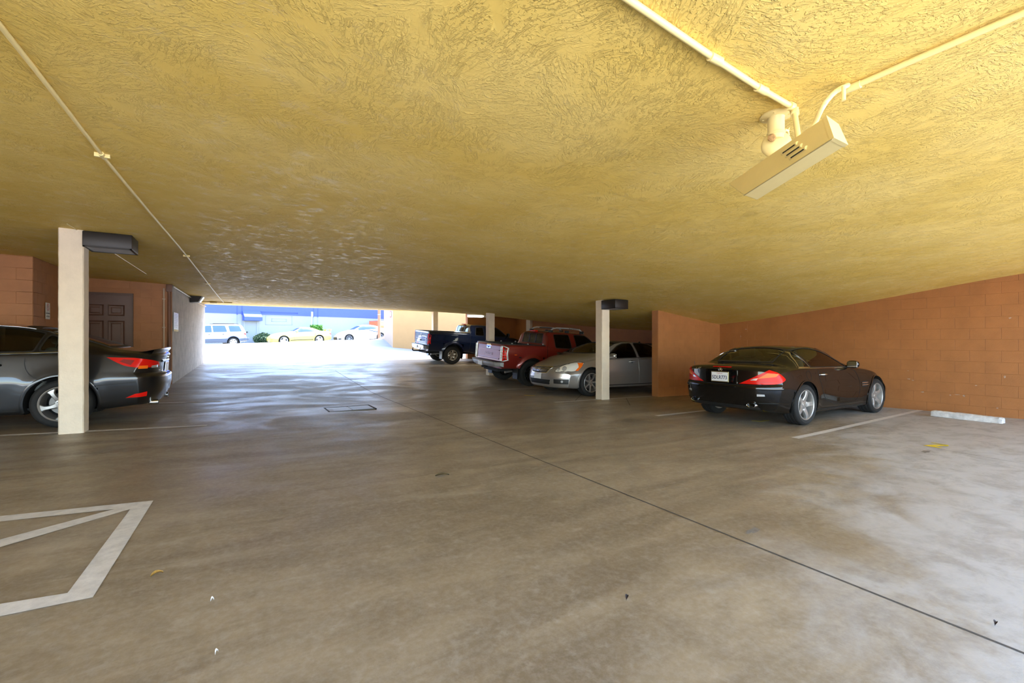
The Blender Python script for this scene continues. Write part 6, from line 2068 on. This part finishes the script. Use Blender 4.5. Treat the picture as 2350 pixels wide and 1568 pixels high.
# ================================================================== pickups
def pickup(name, label, paint, L, seed=0):
    """L: dimension table of one pickup"""
    xr, xf, cab, rail, roof, W = L['x0'], L['x1'], L['cab'], L['rail'], L['roof'], L['W']
    wb, R = L['wb'], L['R']
    belt_c = L['belt']
    bonnet = L['bonnet']
    sp = dict(x0=xr, x1=xf, W=W, NS=190, bulge=.012,
        top=[(xr, rail), (cab - .12, rail), (cab - .06, rail + .01), (cab + .0, rail + (roof - rail) * .75), (cab + .05, roof - .05), (cab + .16, roof - .01), (cab + .7, roof), (L['ws1'] - .25, roof - .012), (L['ws1'], roof - .07), (L['ws0'], bonnet + .03), (L['ws0'] + .12, bonnet), (xf - .45, bonnet - .08), (xf - .1, bonnet - .17), (xf, bonnet - .26)],
        bot=[(xr, L['sill'] + .06), (cab, L['sill'] + .04), (cab + .2, L['sill']), (wb - .5, L['sill']), (xf, L['sill'] - .02)],
        belt=[(xr, rail - .03), (cab - .12, rail - .03), (cab + .05, belt_c + .04), (cab + .4, belt_c), (L['ws0'], belt_c - .02), (xf - .4, bonnet - .18), (xf, bonnet - .36)],
        wbelt=[(xr, W - .03), (cab - .1, W - .03), (cab + .1, W - .05), (L['ws0'], W - .06), (xf - .3, W - .10), (xf, W - .14)],
        wm=[(xr, W - .005), (cab, W - .005), (wb, W), (xf - .2, W - .03), (xf, W - .07)],
        zw=[(xr, .95), (cab, .92), (wb, .86), (xf, .75)],
        wsill=[(xr, W - .04), (cab, W - .04), (wb, W - .04), (xf, W - .10)],
        wtop=[(xr, W - .06), (cab - .12, W - .06), (cab - .03, W - .16), (cab + .08, .63), (cab + .8, .62), (L['ws1'], .62), (L['ws0'], .72), (xf - .3, .62), (xf, .55)],
        crown=[(xr, .004), (cab - .12, .004), (cab + .1, .035), (L['ws0'], .05), (xf, .05)],
        tail=[(.3, .03), (.5, .01), (.7, 0), (rail - .06, .012), (rail, .03), (rail + .2, .04)], nose=[(.3, .05), (.5, 0), (.8, .02), (bonnet - .1, .12)], fall_r=.45,
        Rr=(.07, 9), Rf=(.5, 3.0), fl_w=.055,
        arches=[(0, R + .01, L['Ra'], L['fl']), (wb, R + .01, L['Ra'], L['fl'])])
    c = Car(name, label, 'pickup truck', paint, sp)
    c.arch_cut()
    yb = W - .13
    c.cut('top', [(xr + .09, -yb), (cab - .16, -yb), (cab - .16, yb), (xr + .09, yb)])
    for v in ('L', 'R'):
        for poly, nm in L['side_windows']: c.window(v, rounded(poly, .05), nm, GLASS_D, .022, M_BLACK, .005)
    zr0, zr1 = L['rw']
    panes = [(-.58, -.20), (-.17, .17), (.20, .58)]
    for y0, y1 in panes:
        t0 = .0
        poly = [(y0, zr0), (y1, zr0), (y1 * .94 if abs(y1) > .5 else y1, zr1), (y0 * .94 if abs(y0) > .5 else y0, zr1)]
        c.window('rear', poly, 'rear_window', L.get('rglass', GLASS_D), .018, M_BLACK, .004)
    c.window('front', rounded([(-.70, bonnet + .06), (.70, bonnet + .06), (.57, roof - .09), (-.57, roof - .09)], .05), 'windscreen', GLASS_D)
    c.body(); c.finish_windows()
    c.arch_lips(w=L.get('lip_w', .05), h=L.get('lip_h', .02))
    # cargo bed
    bm = bmesh.new()
    fz = L['bedfloor']
    x0_, x1_ = xr + .085, cab - .155
    v = [bm.verts.new(q) for q in ((x0_, -yb, rail), (x1_, -yb, rail), (x1_, yb, rail), (x0_, yb, rail), (x0_, -yb, fz), (x1_, -yb, fz), (x1_, yb, fz), (x0_, yb, fz))]
    for k in range(4): bm.faces.new((v[k], v[(k + 1) % 4], v[4 + (k + 1) % 4], v[4 + k]))
    bm.faces.new((v[4], v[5], v[6], v[7]))
    obj('cargo_bed', bm, M_BLACK, c.root)
    for sd in (-1, 1):
        rb = box('bed_rail', xr + .04, cab - .10, min(sd * (yb - .02), sd * (W - .055)), max(sd * (yb - .02), sd * (W - .055)), rail - .004, rail + .018, M_BLACK, c.root, .008)
        for k in range(L.get('cleats', 0)):
            x = xr + .35 + k * .55
            hb = obj('cleat', lathe_bm([(.012, 0), (.026, .012), (.026, .03), (.012, .04)], 12, 'y'), M_ALLOY, rb); hb.location = (x, sd * (yb + .02), rail + .035)
    box('tailgate_cap', xr + .03, xr + .10, -yb, yb, rail - .004, rail + .014, M_BLACK, c.root, .006)
    def side(v_, sd):
        c.ribbon('panel_gap', v_, [(cab - .05, rail - .02), (cab - .05, L['sill'] + .08)], .016, M_SEAM, off=.003)
        for x in L['doors']: c.ribbon('panel_gap', v_, [(x, belt_c - .02), (x - .0, L['sill'] + .06)], .009, M_SEAM)
        for x in L['handles']: c.handle(v_, x, belt_c - .12, .17, L.get('handle_m', paint), .028)
        c.ribbon('tailgate_gap', diag(.3, 'rear', sd), p3(diag(.3, 'rear', sd), [(xr, sd * (W - .16), rail - .02), (xr, sd * (W - .16), .62)]), .008, M_SEAM)
    both(c, side)
    wheel = L['wheel']
    c.wheels(wheel, (0, wb), (W - .14, W - .14), R)
    box('chassis_frame', xr + .1, xf - .4, -.45, .45, L['sill'] - .06, L['sill'] + .10, M_DARK, c.root)
    tube('rear_axle', [(0, -W + .2, R), (0, W - .2, R)], .05, M_DARK, c.root, 10)
    d_ = obj('differential', lathe_bm([(0, -.13), (.10, -.10), (.15, 0), (.10, .10), (0, .13)], 20, 'x'), M_DARK, c.root); d_.location = (0, 0, R)
    tube('exhaust_pipe', [(.6, -.5, .42), (-.5, -.55, .42), (xr + .25, -.62, .40)], .03, M_ALLOY, c.root, 10)
    # mud flaps
    for sd in (-1, 1):
        box('mud_flap', -L['Ra'] - .03, -L['Ra'] - .01, sd * (W - .14) - .13, sd * (W - .14) + .13, .22, L['sill'] + .12, L.get('flap_m', M_BLACK), c.root)
    c.seats([(cab + 1.35, .38, .82, .52), (cab + 1.35, -.38, .82, .52), (cab + .55, .36, .84, .60), (cab + .55, -.36, .84, .60)] if L['crew'] else [(cab + .95, .38, .82, .52), (cab + .95, -.38, .82, .52)], M_SEAT_D)
    c.dash(L['ws0'] - .35, belt_c + .02, .70, None, .38)
    c.mirrors(L['ws0'] - .35, W - .08, belt_c + .10, L.get('mirror_m'), (.13, .22, .20))
    # nose
    c.patch('grille', 'front', rounded([(-.45, bonnet - .46), (.45, bonnet - .46), (.50, bonnet - .22), (-.50, bonnet - .22)], .04), M_SEAM, .003, .006)
    for sd in (-1, 1):
        vw = diag(.6, 'front', sd)
        c.patch('headlamp', vw, p3(vw, [(xf - .05, sd * .54, bonnet - .42), (xf - .25, sd * .82, bonnet - .40), (xf - .27, sd * .82, bonnet - .22), (xf - .08, sd * .56, bonnet - .22)]), M_LAMP_C, .005, .006, .04)
    return c

def bumper_bar(c, x, W, z0, z1, m, cap_m, step_m, depth=.17, wing=.20):
    """a stepped rear bumper: centre, two side sections, black step pad, hitch receiver"""
    def section(name, ys, mm, zt, zb, dx):
        bm = bmesh.new(); rows = []
        for y in ys:
            f = (abs(y) / W) ** 4
            xx = x - depth + f * .10 + dx
            rows.append([bm.verts.new(q) for q in ((x + .03, y, zt), (xx + .02, y, zt), (xx, y, zt - .025), (xx + .005, y, (zt + zb) / 2), (xx + .03, y, zb + .02 + f * .03), (x + .03, y, zb + .03))])
        for A, B in zip(rows, rows[1:]):
            for k in range(5): bm.faces.new((A[k], A[k + 1], B[k + 1], B[k]))
        bm.faces.new(rows[0]); bm.faces.new(rows[-1][::-1])
        bmesh.ops.recalc_face_normals(bm, faces=bm.faces)
        o = obj(name, bm, mm, c.root); smooth(o.data, 40); return o
    a = section('rear_bumper', list(np.linspace(-W + wing, W - wing, 12)), m, z1, z0, 0)
    for sd in (-1, 1):
        section('bumper_wing', list(np.linspace(sd * (W - wing + .004), sd * (W + .005), 6)), cap_m, z1 - .005, z0 + .01, .002)
    box('step_pad', x - depth + .03, x + .02, -W + .12, W - .12, z1 - .004, z1 + .012, step_m, c.root, .004)
    return a

def red_pickup():
    paint = mat('red_metallic', (.20, .016, .010), .28, metal=.35, coat=1.0, flake=.12)
    xr, cab = -1.0, .60
    L = dict(x0=xr, x1=4.05, cab=cab, rail=1.225, roof=1.68, W=.925, wb=3.2, R=.385, belt=1.13, bonnet=1.09, ws0=2.95, ws1=2.25, sill=.46, Ra=.46, fl=.045, lip_w=.085, lip_h=.028,
        rw=(1.285, 1.585), bedfloor=.80, doors=(1.62, 2.75), handles=(1.0, 2.0), crew=True, handle_m=M_BLACK, mirror_m=M_CHROME, cleats=3, rglass=GLASS_D,
        side_windows=[([(.90, 1.165), (1.52, 1.155), (1.50, 1.58), (.90, 1.57)], 'rear_door_window'), ([(1.74, 1.15), (2.72, 1.135), (2.42, 1.41), (2.18, 1.57), (1.72, 1.58)], 'door_window')],
        wheel=make_wheel(.385, .27, .235, 6, 'wide', mat('black_chrome_rim', (.05, .05, .055), .25, metal=.8), dish=.05, hub_r=.08))
    c = pickup('red_pickup', 'dark red crew cab pickup with a roof rack parked nose in', paint, L)
    bumper_bar(c, xr, .915, .54, .71, M_ALLOY, mat('grey_plastic', (.36, .36, .36), .45), M_BLACK, .19, .23)
    # tailgate
    c.patch('tailgate_handle', 'rear', rounded([(-.13, 1.075), (.13, 1.075), (.13, 1.21), (-.13, 1.21)], .02), M_CHROME, .012, .012)
    c.patch('handle_slot', 'rear', rounded([(-.05, 1.095), (.05, 1.095), (.05, 1.125), (-.05, 1.125)], .01), M_DARK, .014, .002)
    for z in (1.04, .80): c.ribbon('tailgate_crease', 'rear', [(-.66, z), (.66, z)], .028, paint, h=.012)
    c.text('lettering', 'rear', 0, .915, 'FRONTIER', .105, mat('pressed_lettering', (.42, .30, .32), .3, metal=.5), .012, 1.12, 0, .001)
    c.plate('rear', .14, .625, '', off=.20, top='California', w=.28, h=.14)
    box('hitch_receiver', xr - .20, xr - .02, -.04, .04, .49, .55, M_DARK, c.root, .004)
    for sd in (-1, 1):
        vw = diag(.35, 'rear', sd)
        tl = p3(vw, [(xr, sd * .80, .76), (xr, sd * .90, .76), (xr + .10, sd * .925, .79), (xr + .10, sd * .92, 1.12), (xr, sd * .89, 1.15), (xr, sd * .80, 1.15)])
        lamp = c.patch('tail_lamp', vw, tl, M_LAMP_R, .006, .01, .035)
        gm = mat('silver_guard', (.62, .62, .60), .35, metal=.5)
        g = c.ribbon('lamp_guard', vw, p3(vw, [(xr, sd * .785, .75), (xr, sd * .89, .74), (xr + .11, sd * .925, .78), (xr + .12, sd * .92, 1.13), (xr, sd * .90, 1.175), (xr, sd * .785, 1.175)]), .018, gm, h=.030, closed=True)
        for z in (.84, .92, .99, 1.07): c.ribbon('guard_bar', vw, p3(vw, [(xr, sd * .785, z), (xr, sd * .90, z), (xr + .12, sd * .925, z)]), .010, gm, h=.034, parent=g)
        c.ribbon('guard_bar', vw, p3(vw, [(xr, sd * .845, .75), (xr, sd * .845, 1.17)]), .010, gm, h=.034, parent=g)
        c.patch('side_marker', 'L' if sd > 0 else 'R', [(-.62, .93), (-.54, .93), (-.54, .945), (-.62, .945)], M_LAMP_O, .004, .003)
        # roof rack
        rk = mat('silver_rack', (.60, .60, .58), .35, metal=.6)
        y = sd * .55
        rr = tube('roof_rack', [(cab + .24, y, 1.66), (cab + .36, y, 1.76), (cab + .50, y, 1.785), (cab + 1.1, y, 1.785), (cab + 1.42, y, 1.765), (cab + 1.60, y, 1.645)], .024, rk, c.root, 10)
        for x in (cab + .28, cab + .92, cab + 1.52):
            box('rack_foot', x - .07, x + .07, y - .03, y + .03, 1.62, 1.715, M_BLACK, rr, .012)
        for k in range(5): box('rack_slot', cab + .98 + k * .085, cab + 1.04 + k * .085, y - .026, y + .026, 1.775, 1.788, M_BLACK, rr)
    for x in (cab + .60, cab + 1.25): tube('rack_crossbar', [(x, -.55, 1.77), (x, .55, 1.77)], .016, M_BLACK, c.root, 8)
    box('third_brake_light', cab - .035, cab + .06, -.16, .16, 1.64, 1.68, M_LAMP_R, c.root, .008)
    place_by_wheels(c, (1214, 886, 0, -.82), math.radians(0), 3.2, .785, .385, pitch_extra=math.radians(.6))
    return c

def blue_pickup():
    paint = mat('dark_blue_metallic', (.006, .014, .045), .25, metal=.3, coat=1.0)
    xr, cab = -1.12, .84
    L = dict(x0=xr, x1=4.12, cab=cab, rail=1.34, roof=1.74, W=.93, wb=3.25, R=.39, belt=1.22, bonnet=1.18, ws0=2.95, ws1=2.2, sill=.48, Ra=.47, fl=.05, lip_w=.08, lip_h=.03,
        rw=(1.39, 1.645), bedfloor=.86, doors=(1.55, 2.72), handles=(1.95,), crew=False, cleats=0, flap_m=mat('pale_flap', (.5, .55, .6), .5),
        side_windows=[([(1.05, 1.265), (1.48, 1.255), (1.47, 1.625), (1.12, 1.60)], 'rear_quarter_window'), ([(1.66, 1.25), (2.70, 1.235), (2.40, 1.47), (2.14, 1.625), (1.65, 1.64)], 'door_window')],
        wheel=make_wheel(.39, .27, .215, 6, 'wide', mat('worn_alloy', (.42, .38, .32), .35, metal=.8), dish=.04, hub_r=.08))
    c = pickup('blue_pickup', 'dark blue extended cab pickup parked nearest the driveway opening', paint, L)
    bumper_bar(c, xr, .92, .58, .77, M_CHROME, mat('bumper_grey', (.10, .10, .10), .5), M_BLACK, .17, .20)
    for sd in (-1, 1):
        vw = diag(.45, 'rear', sd)
        tl = p3(vw, [(xr, sd * .80, .82), (xr, sd * .90, .82), (xr + .09, sd * .93, .84), (xr + .09, sd * .925, 1.20), (xr + .02, sd * .88, 1.28), (xr, sd * .82, 1.24)])
        lamp = c.patch('tail_lamp', vw, tl, M_LAMP_R, .006, .01, .035)
        c.patch('reversing_lens', vw, p3(vw, [(xr, sd * .81, .96), (xr, sd * .90, .96), (xr + .08, sd * .925, .965), (xr + .08, sd * .925, 1.03), (xr, sd * .81, 1.03)]), mat('dark_red_lens', (.22, .01, .01), .15, coat=1), .009, .003, .035, lamp)
    disc_emblem(c, 'rear', 0, 1.17, .07, 'ovals', off=.006)
    c.ribbon('tailgate_crease', 'rear', [(-.68, 1.05), (.68, 1.05)], .03, paint, h=.012)
    c.ribbon('tailgate_crease', 'rear', [(-.68, .86), (.68, .86)], .03, paint, h=.012)
    c.patch('plate_recess', 'rear', rounded([(-.10, .93), (.10, .93), (.10, .99), (-.10, .99)], .02), M_SEAM, .004, .003)
    c.plate('rear', 0, .68, '', off=.185, top='', w=.28, h=.14)
    c.text('lettering', 'R', -.78, 1.17, 'V6', .06, M_CHROME, .003, 1, .2)
    tube('tow_bar', [(xr + .1, 0, .50), (xr - .30, 0, .50), (xr - .33, 0, .52), (xr - .33, 0, .58)], .028, M_DARK, c.root, 8)
    bl = bmesh.new(); bmesh.ops.create_icosphere(bl, subdivisions=2, radius=.03, matrix=Matrix.Translation((xr - .33, 0, .61)))
    obj('tow_ball', bl, M_ALLOY, c.root)
    box('third_brake_light', cab - .03, cab + .06, -.14, .14, 1.70, 1.735, M_LAMP_R, c.root, .008)
    place_by_wheels(c, (1036, 836, 0, -.82), math.radians(0), 3.25, .79, .39, pitch_extra=math.radians(1.2))
    return c

# ================================================================== cars on the street
M_WINB = mat('blue_reflecting_glass', (.02, .05, .12), .06, coat=1.0)
def yellow_coupe():
    paint = mat('yellow_car_paint', (.60, .50, .09), .3, coat=1.0)
    sp = dict(x0=-1.13, x1=3.52, W=.92,
        top=[(-1.13, .93), (-1.0, .985), (-.5, 1.02), (-.2, 1.07), (.15, 1.20), (.5, 1.315), (.85, 1.35), (1.15, 1.345), (1.45, 1.25), (1.8, 1.08), (2.05, .99), (2.6, .945), (3.1, .86), (3.4, .74), (3.52, .64)],
        bot=[(-1.13, .30), (-.6, .24), (0, .20), (2.5, .20), (3.52, .24)],
        belt=[(-1.13, .87), (-.5, .94), (.2, .95), (1.5, .91), (2.5, .85), (3.2, .74), (3.52, .58)],
        wbelt=[(-1.13, .80), (0, .84), (1.5, .84), (2.6, .83), (3.52, .74)], wm=[(-1.13, .87), (0, .92), (1.3, .90), (2.57, .92), (3.52, .82)], zw=[(-1.13, .62), (1, .58), (3.52, .46)],
        wsill=[(-1.13, .80), (0, .86), (2.57, .86), (3.52, .78)], wtop=[(-1.13, .70), (-.3, .68), (.3, .56), (1.2, .56), (1.7, .64), (2.1, .72), (3.52, .55)], crown=[(-1.13, .03), (.5, .04), (2.2, .05), (3.52, .05)],
        tail=[(.2, .14), (.34, .03), (.5, 0), (.66, .01), (.68, .05), (.9, .05), (1.0, .08)], nose=[(.2, .10), (.35, .02), (.5, 0), (.7, .1)], Rr=(.42, 3.0), Rf=(.66, 2.6),
        arches=[(0, .335, .375, .015), (2.57, .335, .375, .015)], NS=120)
    c = Car('yellow_coupe', 'pale yellow sports coupe with a tail spoiler parked on the street', 'car', paint, sp)
    c.arch_cut(); c.body(); c.arch_lips(w=.03)
    for v in ('L', 'R'):
        w_ = c.patch('side_window', v, spline2([(1.78, .945), (1.0, .955), (.10, .985), (.05, 1.02), (.22, 1.15), (.55, 1.265), (.95, 1.29), (1.2, 1.26), (1.5, 1.12)], 5, True), M_WINB, .004, 0)
        c.ribbon('pillar', v, [(.52, .95), (.44, 1.26)], .03, M_BLACK, h=.006)
        c.ribbon('panel_gap', v, [(.42, .94), (.44, .60), (.52, .32)], .01, mat('yellow_gap', (.25, .2, .02), .5))
        c.ribbon('panel_gap', v, [(1.82, .92), (1.86, .6), (1.80, .30)], .01, mat('yellow_gap', (.25, .2, .02), .5))
        c.ribbon('side_scoop', v, [(.26, .84), (.33, .60)], .04, mat('yellow_gap', (.25, .2, .02), .5))
        c.ribbon('rocker_stripe', v, [(.45, .345), (2.12, .335)], .05, M_BLACK, off=.004)
    c.patch('rear_window', 'rear', [(-.56, 1.06), (.56, 1.06), (.46, 1.27), (-.46, 1.27)], M_WINB, .004, 0)
    c.patch('windscreen', 'front', [(-.66, 1.02), (.66, 1.02), (.52, 1.29), (-.52, 1.29)], M_WINB, .004, 0)
    for sd in (-1, 1):
        vw = diag(.75, 'rear', sd); c.patch('tail_lamp', vw, p3(vw, [(-1.06, sd * .6, .70), (-.95, sd * .82, .70), (-.85, sd * .86, .72), (-.88, sd * .84, .86), (-1.05, sd * .62, .87)]), M_LAMP_R, .006, .008)
        vw = diag(.75, 'front', sd); c.patch('headlamp', vw, p3(vw, [(3.40, sd * .5, .60), (3.2, sd * .74, .60), (3.05, sd * .82, .66), (3.15, sd * .76, .72), (3.38, sd * .52, .68)]), M_LAMP_C, .006, .006)
    sb = box('spoiler', -1.10, -.86, -.66, .66, 1.10, 1.135, paint, c.root, .012)
    for sd in (-1, 1): box('spoiler_leg', -1.06, -.90, sd * .56 - .05, sd * .56 + .05, .96, 1.115, paint, sb, .01)
    c.wheels(make_wheel(.33, .25, .255, 3, 'tri', mat('white_alloy', (.75, .76, .78), .35, metal=.2), dish=.02, hub_r=.07), (0, 2.57), (.79, .79), .33)
    c.mirrors(1.62, .82, .99)
    f = at_v(613, 782, 38.8)
    hd = math.pi + BD
    # stand it on the street with its nose where the photograph shows it
    nose = Vector((1.7, 38.8))
    o = nose - Vector((math.cos(hd), math.sin(hd))) * 3.52
    c.place((o.x, o.y, ground_z(o.x, o.y)), hd, 0, 0)
    zf = ground_z(o.x + 2.57 * math.cos(hd), o.y + 2.57 * math.sin(hd))
    c.root.rotation_euler = (0, -math.atan2(zf - ground_z(o.x, o.y), 2.57), hd)
    return c
def station_wagon():
    paint = mat('white_car_paint', (.72, .73, .74), .3, coat=1.0)
    clad = mat('slate_cladding', (.07, .09, .13), .5)
    sp = dict(x0=-.95, x1=3.50, W=.87,
        top=[(-.95, 1.05), (-.86, 1.20), (-.66, 1.50), (-.5, 1.56), (0, 1.585), (1.0, 1.58), (1.45, 1.55), (1.75, 1.42), (2.2, 1.12), (2.4, 1.04), (3.0, .98), (3.4, .86), (3.5, .76)],
        bot=[(-.95, .38), (-.5, .32), (0, .28), (2.5, .28), (3.5, .32)], belt=[(-.95, .98), (0, 1.0), (1.5, .97), (2.4, .94), (3.1, .86), (3.5, .68)],
        wbelt=[(-.95, .78), (0, .82), (2.4, .81), (3.5, .72)], wm=[(-.95, .83), (0, .87), (2.5, .87), (3.5, .79)], zw=[(-.95, .68), (3.5, .58)], wsill=[(-.95, .79), (0, .83), (2.5, .83), (3.5, .76)],
        wtop=[(-.95, .70), (-.6, .60), (0, .62), (1.4, .62), (1.9, .66), (2.4, .72), (3.5, .58)], crown=[(-.95, .03), (0, .04), (3.5, .05)],
        tail=[(.3, .08), (.42, .01), (.6, 0), (.66, .02), (.7, .07), (1.0, .08), (1.5, .08)], nose=[(.3, .05), (.5, 0), (.8, .06)], Rr=(.28, 3.5), Rf=(.55, 3), arches=[(0, .33, .38, .015), (2.525, .33, .38, .015)], NS=120)
    c = Car('station_wagon', 'white station wagon with slate lower cladding on the street at left', 'car', paint, sp)
    c.arch_cut(); c.body(); c.arch_lips(clad, .05, .02)
    for v in ('L', 'R'):
        for nm, poly in (('cargo_window', [(-.55, 1.06), (.18, 1.03), (.26, 1.46), (-.42, 1.46)]), ('rear_door_window', [(.34, 1.03), (1.16, 1.01), (1.18, 1.47), (.45, 1.47)]), ('door_window', [(1.24, 1.01), (2.12, .98), (1.70, 1.38), (1.58, 1.46), (1.26, 1.47)])):
            c.patch(nm, v, rounded(poly, .04), M_WINB, .004, 0)
        c.patch('cladding', v, [(.40, .30), (2.13, .30), (2.10, .56), (.38, .58)], clad, .010, .012)
        c.patch('cladding', v, [(-.92, .42), (-.40, .36), (-.36, .56), (-.92, .62)], clad, .010, .012)
        for x in (1.20, .38): c.ribbon('panel_gap', v, [(x, 1.0), (x, .6)], .008, mat('white_gap', (.3, .33, .38), .5))
        c.handle(v, 1.40, .86, .18, clad); c.handle(v, .58, .87, .18, clad)
    for sd in (-1, 1):
        vw = diag(.8, 'rear', sd); c.patch('tail_lamp', vw, p3(vw, [(-.86, sd * .70, .80), (-.72, sd * .83, .80), (-.68, sd * .82, .93), (-.84, sd * .70, .94)]), M_LAMP_R, .006, .008)
        tube('roof_bar', [(-.4, sd * .56, 1.58), (-.3, sd * .56, 1.625), (1.1, sd * .56, 1.625), (1.2, sd * .56, 1.585)], .018, M_BLACK, c.root, 6)
        box('mud_flap', -.44, -.42, sd * .74 - .1, sd * .74 + .1, .18, .44, mat('pale_flap', (.5, .55, .6), .5), c.root)
    c.patch('rear_window', 'rear', [(-.58, 1.12), (.58, 1.12), (.5, 1.46), (-.5, 1.46)], M_WINB, .004, 0)
    c.patch('windscreen', 'front', [(-.66, 1.08), (.66, 1.08), (.55, 1.48), (-.55, 1.48)], M_WINB, .004, 0)
    box('rear_bumper', -1.02, -.80, -.78, .78, .44, .62, clad, c.root, .04)
    c.wheels(make_wheel(.325, .21, .205, 6, 'wide', mat('white_alloy', (.75, .76, .78), .35, metal=.2), dish=.01, hub_r=.06), (0, 2.525), (.74, .74), .325)
    hd = math.pi + BD
    r = at_v(566, 782, 38.2)
    o = Vector((r.x, r.y)) + Vector((math.cos(hd), math.sin(hd))) * .98
    zf = ground_z(o.x + 2.5 * math.cos(hd), o.y + 2.5 * math.sin(hd)); z0 = ground_z(o.x, o.y)
    c.place((o.x, o.y, z0), hd, -math.atan2(zf - z0, 2.5))
    return c
def white_coupe():
    paint = mat('white_car_paint', (.72, .73, .74), .3, coat=1.0)
    sp = dict(x0=-.90, x1=3.55, W=.89,
        top=[(-.90, 1.0), (-.7, 1.06), (-.3, 1.12), (.2, 1.30), (.7, 1.40), (1.2, 1.41), (1.55, 1.35), (2.0, 1.17), (2.4, 1.02), (2.9, .94), (3.3, .82), (3.55, .66)],
        bot=[(-.9, .28), (0, .2), (2.7, .2), (3.55, .22)], belt=[(-.9, .95), (0, .99), (1.5, .95), (2.4, .91), (3.1, .79), (3.55, .58)], wbelt=[(-.9, .79), (0, .82), (2.4, .81), (3.55, .72)], wm=[(-.9, .85), (0, .89), (2.7, .89), (3.55, .80)],
        zw=[(-.9, .64), (3.55, .48)], wsill=[(-.9, .8), (0, .84), (2.7, .84), (3.55, .76)], wtop=[(-.9, .66), (0, .6), (1, .57), (1.7, .6), (2.4, .70), (3.55, .54)], crown=[(-.9, .03), (1, .045), (3.55, .05)],
        tail=[(.2, .1), (.4, 0), (.7, .02), (1.0, .06)], nose=[(.15, .1), (.3, .02), (.45, 0), (.7, .15)], Rr=(.42, 3), Rf=(.7, 2.5), arches=[(0, .335, .375, .014), (2.7, .335, .375, .014)], NS=120)
    c = Car('white_coupe', 'white coupe parked on the street in front of the orange pickup', 'car', paint, sp)
    c.arch_cut(); c.body(); c.arch_lips(w=.03)
    for v in ('L', 'R'):
        c.patch('side_window', v, rounded([(.20, 1.03), (2.12, .965), (1.75, 1.20), (1.45, 1.335), (.9, 1.35), (.5, 1.30)], .05), M_WINB, .004, 0)
        c.ribbon('panel_gap', v, [(.75, .98), (.78, .60), (.70, .30)], .008, mat('white_gap', (.3, .33, .38), .5)); c.ribbon('panel_gap', v, [(2.2, .93), (2.22, .6), (2.15, .30)], .008, mat('white_gap', (.3, .33, .38), .5))
        c.ribbon('side_stripe', v, [(.95, .93), (.55, .83), (.10, .74)], .07, mat('navy_stripe', (.02, .04, .10), .4), off=.004)
        c.handle(v, .95, .86, .18)
    c.patch('windscreen', 'front', [(-.66, 1.05), (.66, 1.05), (.53, 1.34), (-.53, 1.34)], M_WINB, .004, 0)
    c.patch('rear_window', 'rear', [(-.58, 1.15), (.58, 1.15), (.48, 1.34), (-.48, 1.34)], M_WINB, .004, 0)
    for sd in (-1, 1):
        vw = diag(.8, 'front', sd)
        c.patch('headlamp', vw, p3(vw, [(3.44, sd * .46, .60), (3.2, sd * .74, .60), (2.92, sd * .83, .70), (3.02, sd * .79, .74), (3.38, sd * .52, .68)]), M_LAMP_C, .006, .006)
        c.patch('fog_recess', vw, p3(vw, [(3.46, sd * .52, .30), (3.28, sd * .74, .30), (3.30, sd * .72, .40), (3.46, sd * .53, .40)]), M_BLACK, .004, .004)
    c.patch('lower_intake', 'front', rounded([(-.42, .30), (.42, .30), (.36, .52), (-.36, .52)], .04), M_SEAM, .003, .004)
    c.wheels(make_wheel(.33, .23, .235, 8, 'slim', mat('dark_alloy', (.20, .22, .26), .35, metal=.6), dish=.02, hub_r=.06), (0, 2.7), (.775, .775), .33)
    c.mirrors(1.98, .80, 1.0)
    hd = math.pi + BD
    nose = at_v(770, 782, 39.0)
    o = Vector((nose.x, nose.y)) - Vector((math.cos(hd), math.sin(hd))) * 3.5
    zf = ground_z(o.x + 2.7 * math.cos(hd), o.y + 2.7 * math.sin(hd)); z0 = ground_z(o.x, o.y)
    c.place((o.x, o.y, z0), hd, -math.atan2(zf - z0, 2.7))
    return c
def orange_pickup():
    paint = mat('orange_car_paint', (.62, .115, .03), .35, coat=.8)
    xr, cab = -1.2, 1.0
    L = dict(x0=xr, x1=4.1, cab=cab, rail=1.42, roof=1.88, W=.98, wb=3.4, R=.38, belt=1.28, bonnet=1.22, ws0=3.0, ws1=2.3, sill=.55, Ra=.45, fl=.02, rw=(1.50, 1.76), bedfloor=.95, doors=(1.2, 2.6), handles=(1.5,), crew=False,
        side_windows=[([(1.3, 1.33), (2.62, 1.31), (2.2, 1.70), (1.35, 1.72)], 'door_window')], wheel=make_wheel(.38, .25, .21, 6, 'wide', M_ALLOY, dish=.03, hub_r=.07))
    c = pickup('orange_pickup', 'old orange pickup parked behind the white coupe across the street', paint, L)
    bumper_bar(c, xr, .96, .62, .80, M_CHROME, M_CHROME, M_BLACK)
    for k in range(9): c.ribbon('tailgate_rib', 'rear', [(-.68 + k * .17, .98), (-.68 + k * .17, 1.30)], .03, paint, h=.01)
    for sd in (-1, 1):
        vw = diag(.3, 'rear', sd); c.patch('tail_lamp', vw, p3(vw, [(xr, sd * .84, .88), (xr, sd * .95, .88), (xr, sd * .95, 1.12), (xr, sd * .84, 1.12)]), M_LAMP_R, .006, .008)
    c.patch('rear_sign', 'rear', [(-.25, .86), (.25, .86), (.25, .95), (-.25, .95)], M_YELLOWPAINT, .006, .004)
    hd = BD + .12
    t_ = at_v(848, 782, 41.0)
    o = Vector((t_.x + 1.7, t_.y + .95))
    c.place((o.x, o.y, ground_z(o.x, o.y)), hd, 0)
    return c

SL = roadster(); LX = grey_sedan(); MX = silver_sedan(); FR = red_pickup(); TC = blue_pickup()
yellow_coupe(); station_wagon(); white_coupe(); orange_pickup()
